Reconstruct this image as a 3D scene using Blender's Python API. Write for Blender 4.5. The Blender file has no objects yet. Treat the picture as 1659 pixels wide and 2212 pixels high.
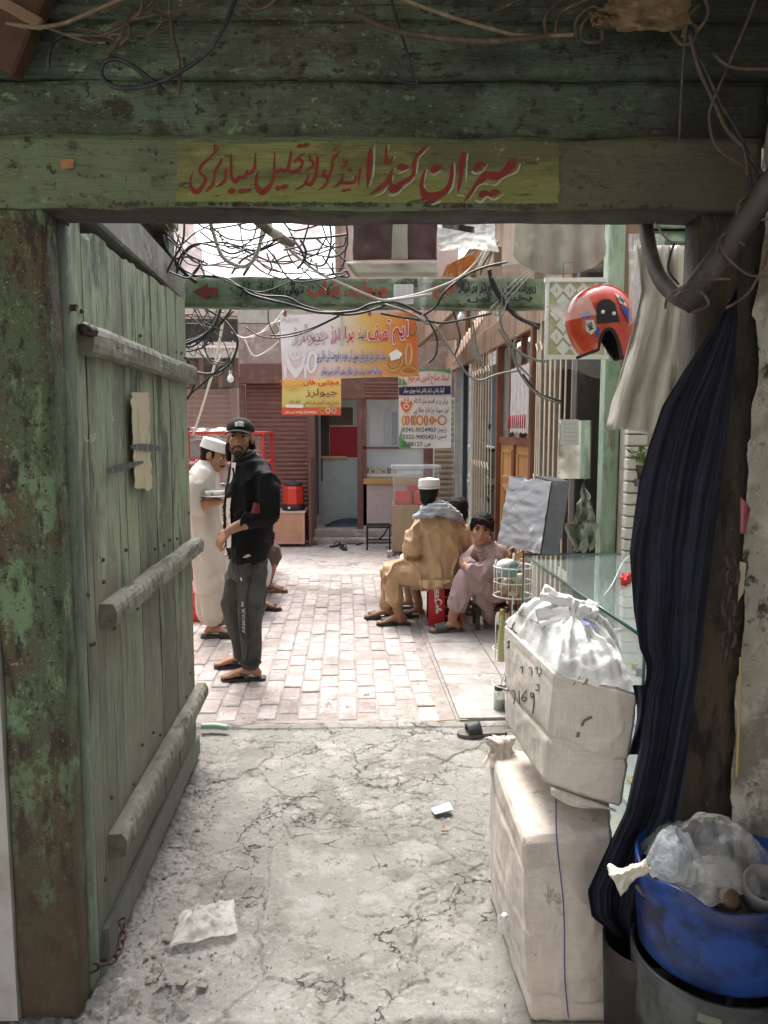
import bpy, bmesh, math, random, unicodedata
import numpy as np
from mathutils import Vector, Matrix, noise
PI = math.pi
SC = bpy.context.scene
COL = SC.collection
random.seed(7)

# ---------------------------------------------------------------- camera
PITCH = math.radians(6.2)
FPX = 1662.0                      # focal length for a picture 1659 x 2212
CAMZ = 1.6
cd = bpy.data.cameras.new('camera')
cam = bpy.data.objects.new('camera', cd)
COL.objects.link(cam)
cam.location = (0, 0, CAMZ)
cam.rotation_euler = (PI/2 - PITCH, 0, 0)
cd.sensor_fit = 'VERTICAL'
cd.angle = 2*math.atan(1106/FPX)
cd.clip_start = 0.02
cd.clip_end = 500
SC.camera = cam

# ---------------------------------------------------------------- sky, sun, exposure
SUN_EL, SUN_AZ = math.radians(62), math.radians(-14)     # hazy sun high over the courtyard, a little to the left
w = bpy.data.worlds.new('World'); SC.world = w; w.use_nodes = True
nt = w.node_tree; nt.nodes.clear()
sky = nt.nodes.new('ShaderNodeTexSky'); sky.sky_type = 'NISHITA'; sky.sun_disc = False
sky.sun_elevation = SUN_EL; sky.sun_rotation = SUN_AZ; sky.dust_density = 5.0; sky.air_density = 1.4; sky.ozone_density = 0.6
hs = nt.nodes.new('ShaderNodeHueSaturation'); hs.inputs['Saturation'].default_value = 0.5
bg = nt.nodes.new('ShaderNodeBackground'); bg.inputs['Strength'].default_value = 0.15
wo = nt.nodes.new('ShaderNodeOutputWorld')
nt.links.new(sky.outputs[0], hs.inputs['Color']); nt.links.new(hs.outputs[0], bg.inputs[0]); nt.links.new(bg.outputs[0], wo.inputs[0])
sl = bpy.data.lights.new('sun', 'SUN'); sl.energy = 1.5; sl.angle = math.radians(25); sl.color = (1, .965, .95)
sun = bpy.data.objects.new('sun', sl); COL.objects.link(sun)
sun.location = (0, 20, 30)
_d = Vector((math.sin(SUN_AZ)*math.cos(SUN_EL), math.cos(SUN_AZ)*math.cos(SUN_EL), math.sin(SUN_EL)))
sun.rotation_euler = _d.to_track_quat('Z', 'Y').to_euler()
SC.view_settings.view_transform = 'Standard'
SC.view_settings.look = 'None'
SC.view_settings.gamma = 1.0
SC.view_settings.use_curve_mapping = False
SC.view_settings.exposure = 1.76
SC.cycles.max_bounces = 8
SC.cycles.transparent_max_bounces = 16
SC.cycles.use_denoising = True

# ---------------------------------------------------------------- measuring helpers
CP, SP = math.cos(PITCH), math.sin(PITCH)
def P(x, y, Y):
    "the place at distance Y in front of the gate viewer that the survey picture shows at (x, y)"
    dx = (x - 829.5)/FPX; dy = -(y - 1106)/FPX
    t = Y/(CP + dy*SP)
    return Vector((dx*t, Y, CAMZ + t*(dy*CP - SP)))
def G(x, y, z=0.0):
    dx = (x - 829.5)/FPX; dy = -(y - 1106)/FPX
    t = (z - CAMZ)/(dy*CP - SP)
    return Vector((dx*t, t*(CP + dy*SP), z))

# ---------------------------------------------------------------- materials
def lin(c):
    if isinstance(c, str):
        c = [int(c[i:i+2], 16)/255 for i in (0, 2, 4)]
        c = [(v/12.92 if v <= .04045 else ((v+.055)/1.055)**2.4) for v in c]
    return (c[0], c[1], c[2], 1)
MATS = {}
def mat(name, base, layers=(), rough=.8, bump=None, metal=0.0, spec=.4, alpha=1.0, rnd=0.0, island=0.0,
        emit=0.0, sheen=0.0, coat=0.0, roughvar=0.0, bump2=None, trans=0.0, attr=None, translucent=0.0, vor=None, grad=None):
    if name in MATS: return MATS[name]
    m = bpy.data.materials.new(name); m.use_nodes = True; MATS[name] = m
    n = m.node_tree.nodes; l = m.node_tree.links
    b = n['Principled BSDF']
    tc = n.new('ShaderNodeTexCoord'); src = tc.outputs['Object']
    oi = None
    if rnd or island:
        oi = n.new('ShaderNodeObjectInfo') if rnd else n.new('ShaderNodeNewGeometry')
        rv = oi.outputs['Random'] if rnd else oi.outputs['Random Per Island']
        mul = n.new('ShaderNodeVectorMath'); mul.operation = 'SCALE'
        cmb = n.new('ShaderNodeCombineXYZ')
        for i in range(3): l.new(rv, cmb.inputs[i])
        l.new(cmb.outputs[0], mul.inputs[0]); mul.inputs['Scale'].default_value = 37.0
        add = n.new('ShaderNodeVectorMath'); add.operation = 'ADD'
        l.new(src, add.inputs[0]); l.new(mul.outputs[0], add.inputs[1]); src = add.outputs[0]
    geo_ = n.new('ShaderNodeNewGeometry')
    def noi(scale, stretch=(1,1,1), detail=6, rg=.68, dist=0.0, world=False):
        mp = n.new('ShaderNodeMapping'); mp.inputs['Scale'].default_value = stretch
        l.new(geo_.outputs['Position'] if world else src, mp.inputs[0])
        t = n.new('ShaderNodeTexNoise'); t.inputs['Scale'].default_value = scale
        t.inputs['Detail'].default_value = detail; t.inputs['Roughness'].default_value = rg
        t.inputs['Distortion'].default_value = dist
        l.new(mp.outputs[0], t.inputs['Vector'])
        return t.outputs[0]
    cur = None; crk_h = []
    rgb = n.new('ShaderNodeRGB'); rgb.outputs[0].default_value = lin(base); cur = rgb.outputs[0]
    for L in layers:
        col, scale, lo, hi = L[:4]; st = L[4] if len(L) > 4 else (1,1,1)
        f = noi(scale, st, world=len(L) > 5)
        mr = n.new('ShaderNodeMapRange'); mr.inputs[1].default_value = lo; mr.inputs[2].default_value = hi
        l.new(f, mr.inputs[0])
        mx = n.new('ShaderNodeMix'); mx.data_type = 'RGBA'
        l.new(mr.outputs[0], mx.inputs[0]); l.new(cur, mx.inputs[6]); mx.inputs[7].default_value = lin(col)
        cur = mx.outputs[2]
    if grad:                      # colour shift towards one end: grime, plus shade painted into boards and door
        gcol, ax, v0, v1 = grad
        sx = n.new('ShaderNodeSeparateXYZ'); l.new(tc.outputs['Object'], sx.inputs[0])
        ad = n.new('ShaderNodeMath'); ad.operation = 'MULTIPLY_ADD'; l.new(noi(4), ad.inputs[0]); ad.inputs[1].default_value = (v1-v0)*1.2; l.new(sx.outputs[ax], ad.inputs[2])
        mr = n.new('ShaderNodeMapRange'); mr.inputs[1].default_value = v0+(v1-v0)*.6; mr.inputs[2].default_value = v1+(v1-v0)*.6; mr.inputs[4].default_value = .88
        l.new(ad.outputs[0], mr.inputs[0])
        mx = n.new('ShaderNodeMix'); mx.data_type = 'RGBA'; l.new(mr.outputs[0], mx.inputs[0]); l.new(cur, mx.inputs[6]); mx.inputs[7].default_value = lin(gcol); cur = mx.outputs[2]
    if vor:                       # dirt lying in the cracks
        for (vscale, vwidth, vlo, vhi, vcol_, vdist) in vor:
            nz = n.new('ShaderNodeTexNoise'); nz.inputs['Scale'].default_value = vscale*1.3; nz.inputs['Detail'].default_value = 7; nz.inputs['Roughness'].default_value = .62
            l.new(src, nz.inputs['Vector'])
            va = n.new('ShaderNodeVectorMath'); va.operation = 'MULTIPLY_ADD'; va.inputs[1].default_value = (1.1/vscale,)*3
            l.new(nz.outputs['Color'], va.inputs[0]); l.new(src, va.inputs[2])
            vt = n.new('ShaderNodeTexVoronoi'); vt.feature = 'DISTANCE_TO_EDGE'; vt.inputs['Scale'].default_value = vscale
            l.new(va.outputs[0], vt.inputs['Vector'])
            mr = n.new('ShaderNodeMapRange'); mr.inputs[2].default_value = vwidth; mr.inputs[3].default_value = 1; mr.inputs[4].default_value = 0
            l.new(vt.outputs['Distance'], mr.inputs[0])
            mk = n.new('ShaderNodeMapRange'); mk.inputs[1].default_value = vlo; mk.inputs[2].default_value = vhi; l.new(noi(1.9+vscale*.1), mk.inputs[0])
            mm = n.new('ShaderNodeMath'); mm.operation = 'MULTIPLY'; l.new(mr.outputs[0], mm.inputs[0]); l.new(mk.outputs[0], mm.inputs[1])
            mx = n.new('ShaderNodeMix'); mx.data_type = 'RGBA'; l.new(mm.outputs[0], mx.inputs[0]); l.new(cur, mx.inputs[6]); mx.inputs[7].default_value = lin(vcol_); cur = mx.outputs[2]
            crk_h.append((mm.outputs[0], vdist))
    if attr:
        at = n.new('ShaderNodeVertexColor'); at.layer_name = attr
        cur = at.outputs[0] if attr != 'mulcol' else cur
    if rnd or island:
        amt = rnd or island
        hsv = n.new('ShaderNodeHueSaturation')
        mr = n.new('ShaderNodeMapRange'); mr.inputs[3].default_value = 1-amt; mr.inputs[4].default_value = 1+amt
        l.new(rv, mr.inputs[0]); l.new(mr.outputs[0], hsv.inputs['Value'])
        l.new(cur, hsv.inputs['Color']); cur = hsv.outputs[0]
    l.new(cur, b.inputs['Base Color'])
    b.inputs['Roughness'].default_value = rough
    if roughvar:
        f = noi(9)
        mr = n.new('ShaderNodeMapRange'); mr.inputs[1].default_value=.3; mr.inputs[2].default_value=.7
        mr.inputs[3].default_value = max(0.02, rough-roughvar); mr.inputs[4].default_value = min(1, rough+roughvar)
        l.new(f, mr.inputs[0]); l.new(mr.outputs[0], b.inputs['Roughness'])
    b.inputs['Metallic'].default_value = metal
    b.inputs['Specular IOR Level'].default_value = spec
    b.inputs['Alpha'].default_value = alpha
    b.inputs['Coat Weight'].default_value = coat
    b.inputs['Sheen Weight'].default_value = sheen
    b.inputs['Transmission Weight'].default_value = trans
    if emit:
        l.new(cur, b.inputs['Emission Color']); b.inputs['Emission Strength'].default_value = emit
    prev = None
    for bp in (bump, bump2):
        if not bp: continue
        scale, strength, dist = bp[:3]; st = bp[3] if len(bp) > 3 else (1,1,1)
        f = noi(scale, st, 6, .65)
        bn = n.new('ShaderNodeBump'); bn.inputs['Strength'].default_value = strength; bn.inputs['Distance'].default_value = dist
        l.new(f, bn.inputs['Height'])
        if prev: l.new(prev, bn.inputs['Normal'])
        prev = bn.outputs[0]
    for h_, dd_ in crk_h:
        bn = n.new('ShaderNodeBump'); bn.invert = True; bn.inputs['Strength'].default_value = 1.0; bn.inputs['Distance'].default_value = dd_
        l.new(h_, bn.inputs['Height'])
        if prev: l.new(prev, bn.inputs['Normal'])
        prev = bn.outputs[0]
    if prev: l.new(prev, b.inputs['Normal'])
    if translucent:
        out = n['Material Output']
        tr = n.new('ShaderNodeBsdfTranslucent'); l.new(cur, tr.inputs[0])
        ms = n.new('ShaderNodeMixShader'); ms.inputs[0].default_value = translucent
        l.new(b.outputs[0], ms.inputs[1]); l.new(tr.outputs[0], ms.inputs[2]); l.new(ms.outputs[0], out.inputs[0])
    return m

# ---------------------------------------------------------------- object helpers
def tag(o, label=None, cat=None, group=None, kind=None):
    if label: o['label'] = label
    if cat: o['category'] = cat
    if group: o['group'] = group
    if kind: o['kind'] = kind
    return o
def thing(name, label, cat, loc=(0,0,0), group=None):
    o = bpy.data.objects.new(name, None); COL.objects.link(o); o.location = loc
    o.empty_display_size = .1
    return tag(o, label, cat, group)
def attach(o, parent):
    if parent is None: return
    o.parent = parent
    w_ = Matrix.Identity(4)
    p = parent
    chain = []
    while p is not None: chain.append(p); p = p.parent
    for p in reversed(chain):
        w_ = w_ @ p.matrix_parent_inverse @ p.matrix_basis
    o.matrix_parent_inverse = w_.inverted()
def link(name, me, m=None, parent=None, loc=None, rot=None, smooth=None):
    o = bpy.data.objects.new(name, me); COL.objects.link(o)
    if m is not None and not me.materials:
        for mm in (m if isinstance(m, (list, tuple)) else [m]): me.materials.append(mm)
    if loc is not None: o.location = loc
    if rot is not None: o.rotation_euler = rot
    if smooth is not None and len(me.polygons):
        me.polygons.foreach_set('use_smooth', [smooth]*len(me.polygons))
    attach(o, parent)
    return o
def pydata(verts, faces, name='m'):
    me = bpy.data.meshes.new(name); me.from_pydata([tuple(v) for v in verts], [], faces); me.update(); return me
def obj(name, verts, faces, m, parent=None, smooth=False):
    return link(name, pydata(verts, faces, name), m, parent, smooth=smooth)
def bmobj(name, bm, m, parent=None, smooth=False, **k):
    me = bpy.data.meshes.new(name); bm.to_mesh(me); bm.free()
    return link(name, me, m, parent, smooth=smooth, **k)
def rotm(rx=0, ry=0, rz=0):
    return Matrix.Rotation(rz, 4, 'Z') @ Matrix.Rotation(ry, 4, 'Y') @ Matrix.Rotation(rx, 4, 'X')
def add_box(bm, c, s, R=None, bev=0.0, seg=1, mi=0):
    M_ = Matrix.Translation(c) @ (R if R is not None else Matrix.Identity(4)) @ Matrix.Diagonal((s[0], s[1], s[2], 1))
    r = bmesh.ops.create_cube(bm, size=1, matrix=M_)
    vs = r['verts']
    fs = {f for v in vs for f in v.link_faces}
    for f in fs: f.material_index = mi
    if bev:
        es = {e for v in vs for e in v.link_edges}
        bmesh.ops.bevel(bm, geom=list(es), offset=bev, segments=seg, affect='EDGES', profile=.6)
    return bm
def box(name, c, s, m, parent=None, R=None, bev=0.0, seg=1, smooth=False):
    bm = bmesh.new(); add_box(bm, c, s, R, bev, seg); return bmobj(name, bm, m, parent, smooth)
def boxb(name, x0, x1, y0, y1, z0, z1, m, parent=None, bev=0.0, seg=1):
    return box(name, ((x0+x1)/2, (y0+y1)/2, (z0+z1)/2), (x1-x0, y1-y0, z1-z0), m, parent, None, bev, seg)
def beam(name, a, b, wdt, h, m, parent=None, bev=0.0, roll=0.0, up=(0,0,1)):
    "box of section wdt x h from a to b"
    a, b = Vector(a), Vector(b); d = (b-a); L = d.length; d.normalize()
    u = Vector(up); s = d.cross(u).normalized(); u = s.cross(d)
    R = Matrix((s, d, u)).transposed().to_4x4() @ Matrix.Rotation(roll, 4, 'Y')
    return box(name, (a+b)/2, (wdt, L, h), m, parent, R, bev)
def add_beam(bm, a, b, wdt, h, bev=0.0, up=(0,0,1), mi=0):
    a, b = Vector(a), Vector(b); d = (b-a); L = d.length; d.normalize()
    u = Vector(up); s = d.cross(u).normalized(); u = s.cross(d)
    add_box(bm, (a+b)/2, (wdt, L, h), Matrix((s, d, u)).transposed().to_4x4(), bev, 1, mi)
def catmull(pts, n=6):
    pts = [Vector(p) for p in pts]
    if len(pts) < 3: return pts
    out = []
    for i in range(len(pts)-1):
        p0 = pts[max(i-1, 0)]; p1 = pts[i]; p2 = pts[i+1]; p3 = pts[min(i+2, len(pts)-1)]
        for k in range(n):
            t = k/n
            out.append(.5*((2*p1) + (-p0+p2)*t + (2*p0-5*p1+4*p2-p3)*t*t + (-p0+3*p1-3*p2+p3)*t**3))
    out.append(pts[-1])
    return out
def tube_geo(pts, r, seg=6, caps=True, V=None, F=None):
    V = [] if V is None else V; F = [] if F is None else F
    pts = [Vector(p) for p in pts]
    rs = r if isinstance(r, (list, tuple)) else [r]*len(pts)
    prevn = None; base = len(V)
    for i, p in enumerate(pts):
        t = (pts[min(i+1, len(pts)-1)] - pts[max(i-1, 0)])
        if t.length < 1e-9: t = Vector((0,0,1))
        t.normalize()
        if prevn is None:
            a = Vector((0,0,1)) if abs(t.z) < .9 else Vector((1,0,0))
            nn = (a - t*a.dot(t)).normalized()
        else:
            nn = prevn - t*prevn.dot(t)
            nn = nn.normalized() if nn.length > 1e-6 else prevn
        prevn = nn; bn = t.cross(nn)
        for k in range(seg):
            a = 2*PI*k/seg
            V.append(p + (nn*math.cos(a) + bn*math.sin(a))*rs[i])
    for i in range(len(pts)-1):
        for k in range(seg):
            a = base+i*seg+k; b = base+i*seg+(k+1)%seg
            F.append((a, b, b+seg, a+seg))
    if caps:
        F.append(tuple(base+k for k in range(seg))[::-1])
        F.append(tuple(base+(len(pts)-1)*seg+k for k in range(seg)))
    return V, F
def tube(name, pts, r, m, parent=None, seg=8, n=6, smooth=True):
    q = catmull(pts, n) if n > 1 else [Vector(p) for p in pts]
    if isinstance(r, (list, tuple)):
        rr = []
        for i in range(len(q)):
            f = i/(len(q)-1)*(len(r)-1); j = min(int(f), len(r)-2); rr.append(r[j]+(r[j+1]-r[j])*(f-j))
        r = rr
    V, F = tube_geo(q, r, seg)
    return obj(name, V, F, m, parent, smooth)
def lathe_geo(prof, c=(0,0,0), seg=20, R=None, V=None, F=None, sx=1, sy=1, wob=None):
    V = [] if V is None else V; F = [] if F is None else F; base = len(V)
    c = Vector(c)
    for (r, z) in prof:
        for k in range(seg):
            a = 2*PI*k/seg
            p = Vector((r*math.cos(a)*sx, r*math.sin(a)*sy, z))
            if wob: p = wob(p, a, r, z)
            if R is not None: p = R @ p
            V.append(c+p)
    for i in range(len(prof)-1):
        for k in range(seg):
            a = base+i*seg+k; b = base+i*seg+(k+1)%seg
            F.append((a, b, b+seg, a+seg))
    if prof[0][0] > 0: F.append(tuple(base+k for k in range(seg))[::-1])
    if prof[-1][0] > 0: F.append(tuple(base+(len(prof)-1)*seg+k for k in range(seg)))
    return V, F
def lathe(name, prof, c, m, parent=None, seg=20, R=None, smooth=True, **k):
    V, F = lathe_geo(prof, c, seg, R, **k); return obj(name, V, F, m, parent, smooth)
def fb(p, s=1.0, o=0):
    return noise.fractal(Vector(p)*s + Vector((o*7.3, o*3.1, -o*5.7)), 1.0, 2.0, 4)
def sheet(name, fn, nu, nv, m, parent=None, thick=0.0, smooth=True, flip=False):
    V = [fn(i/nu, j/nv) for j in range(nv+1) for i in range(nu+1)]
    F = []
    for j in range(nv):
        for i in range(nu):
            a = j*(nu+1)+i
            q = (a, a+1, a+nu+2, a+nu+1)
            F.append(q[::-1] if flip else q)
    if thick:
        me = pydata(V, F); bm = bmesh.new(); bm.from_mesh(me); bpy.data.meshes.remove(me)
        bmesh.ops.solidify(bm, geom=bm.faces[:], thickness=thick)
        return bmobj(name, bm, m, parent, smooth)
    return obj(name, V, F, m, parent, smooth)

# ---- lettering
FORMS = {}
for cp in list(range(0xFB50, 0xFDFC)) + list(range(0xFE80, 0xFEFD)):
    d = unicodedata.decomposition(chr(cp)).split()
    if len(d) == 2 and d[0] in ('<isolated>', '<final>', '<initial>', '<medial>'):
        FORMS.setdefault(chr(int(d[1], 16)), {}).setdefault(d[0][1:-1], chr(cp))
def shape(s):
    out = []
    n_ = len(s)
    def dual(c): return 'initial' in FORMS.get(c, {})
    def joins(c): return 'final' in FORMS.get(c, {})
    for i, c in enumerate(s):
        f = FORMS.get(c)
        if not f: out.append(c); continue
        pv = i > 0 and dual(s[i-1]); nx = i < n_-1 and joins(s[i+1]) and dual(c)
        pv = pv and joins(c)
        k = 'medial' if pv and nx else 'final' if pv else 'initial' if nx else 'isolated'
        out.append(f.get(k) or f.get('isolated') or c)
    # visual order; runs of digits stay left to right
    out = out[::-1]; res = []; i = 0
    while i < len(out):
        if out[i].isdigit() or out[i] in '-':
            j = i
            while j < len(out) and (out[j].isdigit() or out[j] in '-'): j += 1
            res += out[i:j][::-1]; i = j
        else: res.append(out[i]); i += 1
    return ''.join(res)
def glyphs(s, bold=0.0, res=2):
    c = bpy.data.curves.new('lettering', 'FONT'); c.body = s; c.resolution_u = res; c.offset = bold; c.fill_mode = 'FRONT'
    o = bpy.data.objects.new('lettering', c); COL.objects.link(o)
    bpy.context.view_layer.update()
    dg = bpy.context.evaluated_depsgraph_get()
    me = o.evaluated_get(dg).to_mesh()
    V = np.array([v.co[:] for v in me.vertices]); F = [tuple(p.vertices) for p in me.polygons]
    o.evaluated_get(dg).to_mesh_clear()
    bpy.data.objects.remove(o); bpy.data.curves.remove(c)
    return V, F
def letter(s, x0, y0, x1, y1, Y, m, parent=None, bold=0.0, ur=True, fn=None, name='lettering', res=2, squash=None):
    "text filling the survey box (x0,y0)-(x1,y1) on the surface at Y (or fn(u,v))"
    V, F = glyphs(shape(s) if ur else s, bold, res)
    if not len(V): return None
    lo = V.min(0); hi = V.max(0); sp = np.maximum(hi-lo, 1e-6)
    pts = []
    for v in V:
        u = (v[0]-lo[0])/sp[0]; t = (v[1]-lo[1])/sp[1]
        if fn: pts.append(fn(u, t))
        else: pts.append(P(x0+(x1-x0)*u, y1+(y0-y1)*t, Y))
    return obj(name, pts, F, m, parent)
def stroke(poly, width_scale, mapf, V, F, n=5):
    "flat pen stroke: poly of (x, y, w) in crop units, mapped by mapf"
    q = catmull([Vector(p) for p in poly], n)
    base = len(V)
    for i, p in enumerate(q):
        a = q[max(i-1, 0)]; b = q[min(i+1, len(q)-1)]
        t = Vector((b.x-a.x, b.y-a.y)); t = t.normalized() if t.length > 1e-6 else Vector((1, 0))
        nn = Vector((-t.y, t.x)); wd = max(p.z, 2)*.5*width_scale
        V.append(mapf(p.x+nn.x*wd, p.y+nn.y*wd)); V.append(mapf(p.x-nn.x*wd, p.y-nn.y*wd))
    for i in range(len(q)-1):
        a = base+2*i; F.append((a, a+1, a+3, a+2))
def quad_px(name, x0, y0, x1, y1, Y, m, parent=None):
    return obj(name, [P(x0,y1,Y), P(x1,y1,Y), P(x1,y0,Y), P(x0,y0,Y)], [(0,1,2,3)], m, parent)

# ---------------------------------------------------------------- numpy noise for the ground and cloth
def _hash(ix, iy, s):
    h = (ix.astype(np.int64)*374761393 + iy.astype(np.int64)*668265263 + s*974711) & 0xffffffff
    h = ((h ^ (h >> 13))*1274126177) & 0xffffffff
    h = (h ^ (h >> 16)) & 0xffffffff
    return h/4294967295.0
def vnoise(x, y, s=0):
    ix = np.floor(x); iy = np.floor(y); fx = x-ix; fy = y-iy
    fx = fx*fx*(3-2*fx); fy = fy*fy*(3-2*fy)
    a = _hash(ix, iy, s); b = _hash(ix+1, iy, s); c = _hash(ix, iy+1, s); d = _hash(ix+1, iy+1, s)
    return (a*(1-fx)+b*fx)*(1-fy) + (c*(1-fx)+d*fx)*fy
def fbm(x, y, s=0, o=4):
    r = 0; a = .5
    for i in range(o): r = r + a*vnoise(x, y, s+i); x = x*2.03; y = y*2.03; a *= .5
    return r
def voro(x, y, s=0):
    ix = np.floor(x); iy = np.floor(y); f1 = np.full(x.shape, 9.0); f2 = np.full(x.shape, 9.0); cid = np.zeros(x.shape)
    for dx in (-1, 0, 1):
        for dy in (-1, 0, 1):
            cx = ix+dx; cy = iy+dy
            px = cx+_hash(cx, cy, s); py = cy+_hash(cx, cy, s+91)
            d = np.hypot(x-px, y-py)
            n1 = d < f1
            f2 = np.where(n1, f1, np.minimum(f2, d)); cid = np.where(n1, _hash(cx, cy, s+55), cid); f1 = np.where(n1, d, f1)
    return f1, f2, cid

# ---------------------------------------------------------------- materials of the setting
m_conc = mat('worn_concrete', (.225,.220,.198), [((.165,.158,.14), 2.2, .48, .58), ((.285,.278,.255), 5, .51, .62), ((.125,.115,.095), 15, .57, .66), ((.34,.33,.31), 50, .60, .67), ((.10,.092,.076), 110, .61, .68)], .92,
             (45, .6, .010), bump2=(170, .6, .004), vor=[(1.3, .006, .46, .52, (.085,.078,.066), .012), (4.2, .014, .55, .61, (.11,.10,.086), .008), (14, .045, .57, .64, (.13,.12,.102), .007)])
m_brick = mat('paving_brick', (.345,.290,.272), [((.40,.37,.355), 6, .44, .58), ((.265,.215,.195), 15, .56, .68), ((.44,.415,.40), 40, .56, .66), ((.18,.145,.125), 70, .61, .67), ((.23,.195,.175), .9, .53, .62, (1,1,1), 'W'), ((.42,.40,.385), 2.4, .56, .66, (1,1,1), 'W'), ((.14,.115,.10), 7, .64, .68, (1,1,1), 'W'), ((.36,.215,.165), 1.4, .63, .67, (1,2.5,1), 'W')], .85,
              (60, .6, .006), bump2=(200, .5, .003), rnd=.16, vor=[(9, .03, .58, .64, (.16,.13,.11), .004)])
m_brick2 = mat('paving_brick_far', (.40,.315,.285), [((.46,.415,.39), 6, .44, .58), ((.30,.235,.205), 15, .56, .68)], .85, (60, .5, .004), island=.16)
m_joint = mat('joint_dirt', (.24,.21,.19), [((.32,.29,.27), 8, .42, .62), ((.15,.125,.105), 20, .56, .68)], .95, (90, .6, .006))
m_cement = mat('dusty_cement', (.40,.365,.34), [((.31,.275,.255), 3, .46, .60), ((.48,.45,.425), 9, .5, .66), ((.42,.24,.17), 2.3, .60, .68), ((.22,.19,.17), 26, .60, .70)], .85, (50, .5, .005), vor=[(1.6, .012, .45, .52, (.10,.085,.07), .006)])
m_tile = mat('marble_tile', (.32,.30,.288), [((.25,.232,.215), 4, .46, .62), ((.37,.355,.34), 11, .52, .66), ((.20,.18,.16), 26, .60, .72), ((.22,.185,.16), 2.2, .56, .66)], .5, (60, .25, .002), rnd=.05, roughvar=.25, vor=[(2.1, .008, .5, .56, (.16,.14,.12), .003)])
GREEN_L = [((.095,.082,.058), 2.0, .50, .62), ((.125,.185,.125), 4.0, .52, .62), ((.05,.048,.036), 13, .55, .66), ((.20,.29,.19), 30, .61, .66), ((.035,.033,.025), 46, .56, .63), ((.23,.29,.2), 120, .62, .67)]
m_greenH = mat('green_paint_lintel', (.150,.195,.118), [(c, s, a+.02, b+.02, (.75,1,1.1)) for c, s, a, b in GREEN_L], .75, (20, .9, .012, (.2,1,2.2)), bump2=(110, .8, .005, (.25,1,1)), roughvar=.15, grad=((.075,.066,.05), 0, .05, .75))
m_greenH2 = mat('green_paint_boards', (.078,.104,.072), [(c, s, a-.01, b-.01, (.75,1,1.1)) for c, s, a, b in GREEN_L], .72, (16, 1.0, .014, (.25,1,2.2)), bump2=(100, .9, .005, (.25,1,1)), roughvar=.2, grad=((.020,.020,.016), 0, -.1, .75))  # near-black right end: the dimmer light there is painted into the colour
m_greenV = mat('green_paint_post', (.080,.110,.060), [((.095,.068,.042), 4.5, .48, .58, (1,1,.6)), ((.15,.235,.13), 11, .53, .60, (1.2,1,.6)), ((.034,.029,.021), 17, .52, .60, (1.2,1,.5)), ((.27,.27,.17), 48, .63, .67), ((.028,.023,.017), 75, .57, .63), ((.19,.26,.15), 130, .60, .65)], .75, (18, 1.0, .012, (1.5,1,.35)), bump2=(110, .9, .005), grad=((.075,.05,.032), 2, .95, .15))
m_dpost = mat('grimy_post', (.045,.040,.028), [((.085,.06,.038), 3.0, .46, .57, (1,1,.45)), ((.075,.115,.06), 7, .60, .67, (1.4,1,.5)), ((.018,.016,.012), 12, .50, .60, (1.2,1,.4)), ((.20,.17,.12), 40, .66, .71)], .75, (18, 1.0, .012, (1.5,1,.35)), bump2=(110, .9, .005))
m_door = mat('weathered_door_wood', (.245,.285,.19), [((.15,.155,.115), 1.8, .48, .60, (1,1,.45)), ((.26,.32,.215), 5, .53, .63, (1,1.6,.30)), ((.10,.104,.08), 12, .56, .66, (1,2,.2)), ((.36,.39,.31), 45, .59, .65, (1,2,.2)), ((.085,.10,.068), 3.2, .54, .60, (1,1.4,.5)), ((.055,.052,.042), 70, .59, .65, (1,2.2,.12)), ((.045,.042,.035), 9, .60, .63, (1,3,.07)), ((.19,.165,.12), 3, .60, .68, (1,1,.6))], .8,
             (24, 1.0, .009, (1,1.8,.09)), bump2=(130, .8, .004, (1,1,.12)), rnd=.07, grad=((.135,.137,.112), 2, 1.25, .25))  # paler top and darker foot: the door's lighting painted into its colour
m_rail = mat('worn_rail_wood', (.155,.158,.122), [((.245,.24,.195), 5, .47, .60), ((.055,.054,.046), 11, .53, .63, (1,.3,1)), ((.11,.13,.09), 9, .55, .66), ((.30,.29,.24), 60, .62, .69)], .7, (36, .9, .008, (1,.2,1)), bump2=(140, .6, .003))
m_plaster = mat('peeling_plaster', (.34,.33,.275), [((.19,.178,.142), 2.4, .47, .55, (1,1,.6)), ((.44,.43,.37), 6, .5, .60), ((.055,.05,.038), 8, .575, .62, (1,1,.6)), ((.18,.145,.10), 30, .59, .66)], .92, (12, 1.0, .02), bump2=(80, .8, .006))
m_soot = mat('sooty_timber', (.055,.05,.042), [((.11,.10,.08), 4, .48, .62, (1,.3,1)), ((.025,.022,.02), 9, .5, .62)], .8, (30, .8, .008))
m_graywood = mat('grey_timber', (.18,.175,.15), [((.09,.085,.072), 4, .46, .60, (1,.3,1)), ((.25,.245,.21), 11, .52, .64)], .85, (30, .8, .008))
m_signred = mat('sign_red_paint', (.20,.016,.015), [((.13,.02,.015), 30, .5, .64), ((.09,.07,.035), 60, .62, .67, (.4,1,1))], .6, (110, .5, .003))
m_signwhite = mat('sign_white_paint', (.40,.39,.30), [((.20,.20,.12), 44, .55, .63)], .7)
m_olive = mat('olive_sign_ground', (.20,.225,.075), [((.105,.112,.048), 3.5, .46, .58, (.4,1,1.5)), ((.225,.25,.095), 11, .53, .63, (.3,1,1.5)), ((.05,.05,.028), 30, .60, .67, (.3,1,1.5)), ((.32,.33,.18), 70, .64, .69)], .7, (22, .8, .008, (.2,1,2)), bump2=(110, .8, .004, (.25,1,1)), grad=((.10,.088,.06), 0, .2, 1.2))

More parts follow.
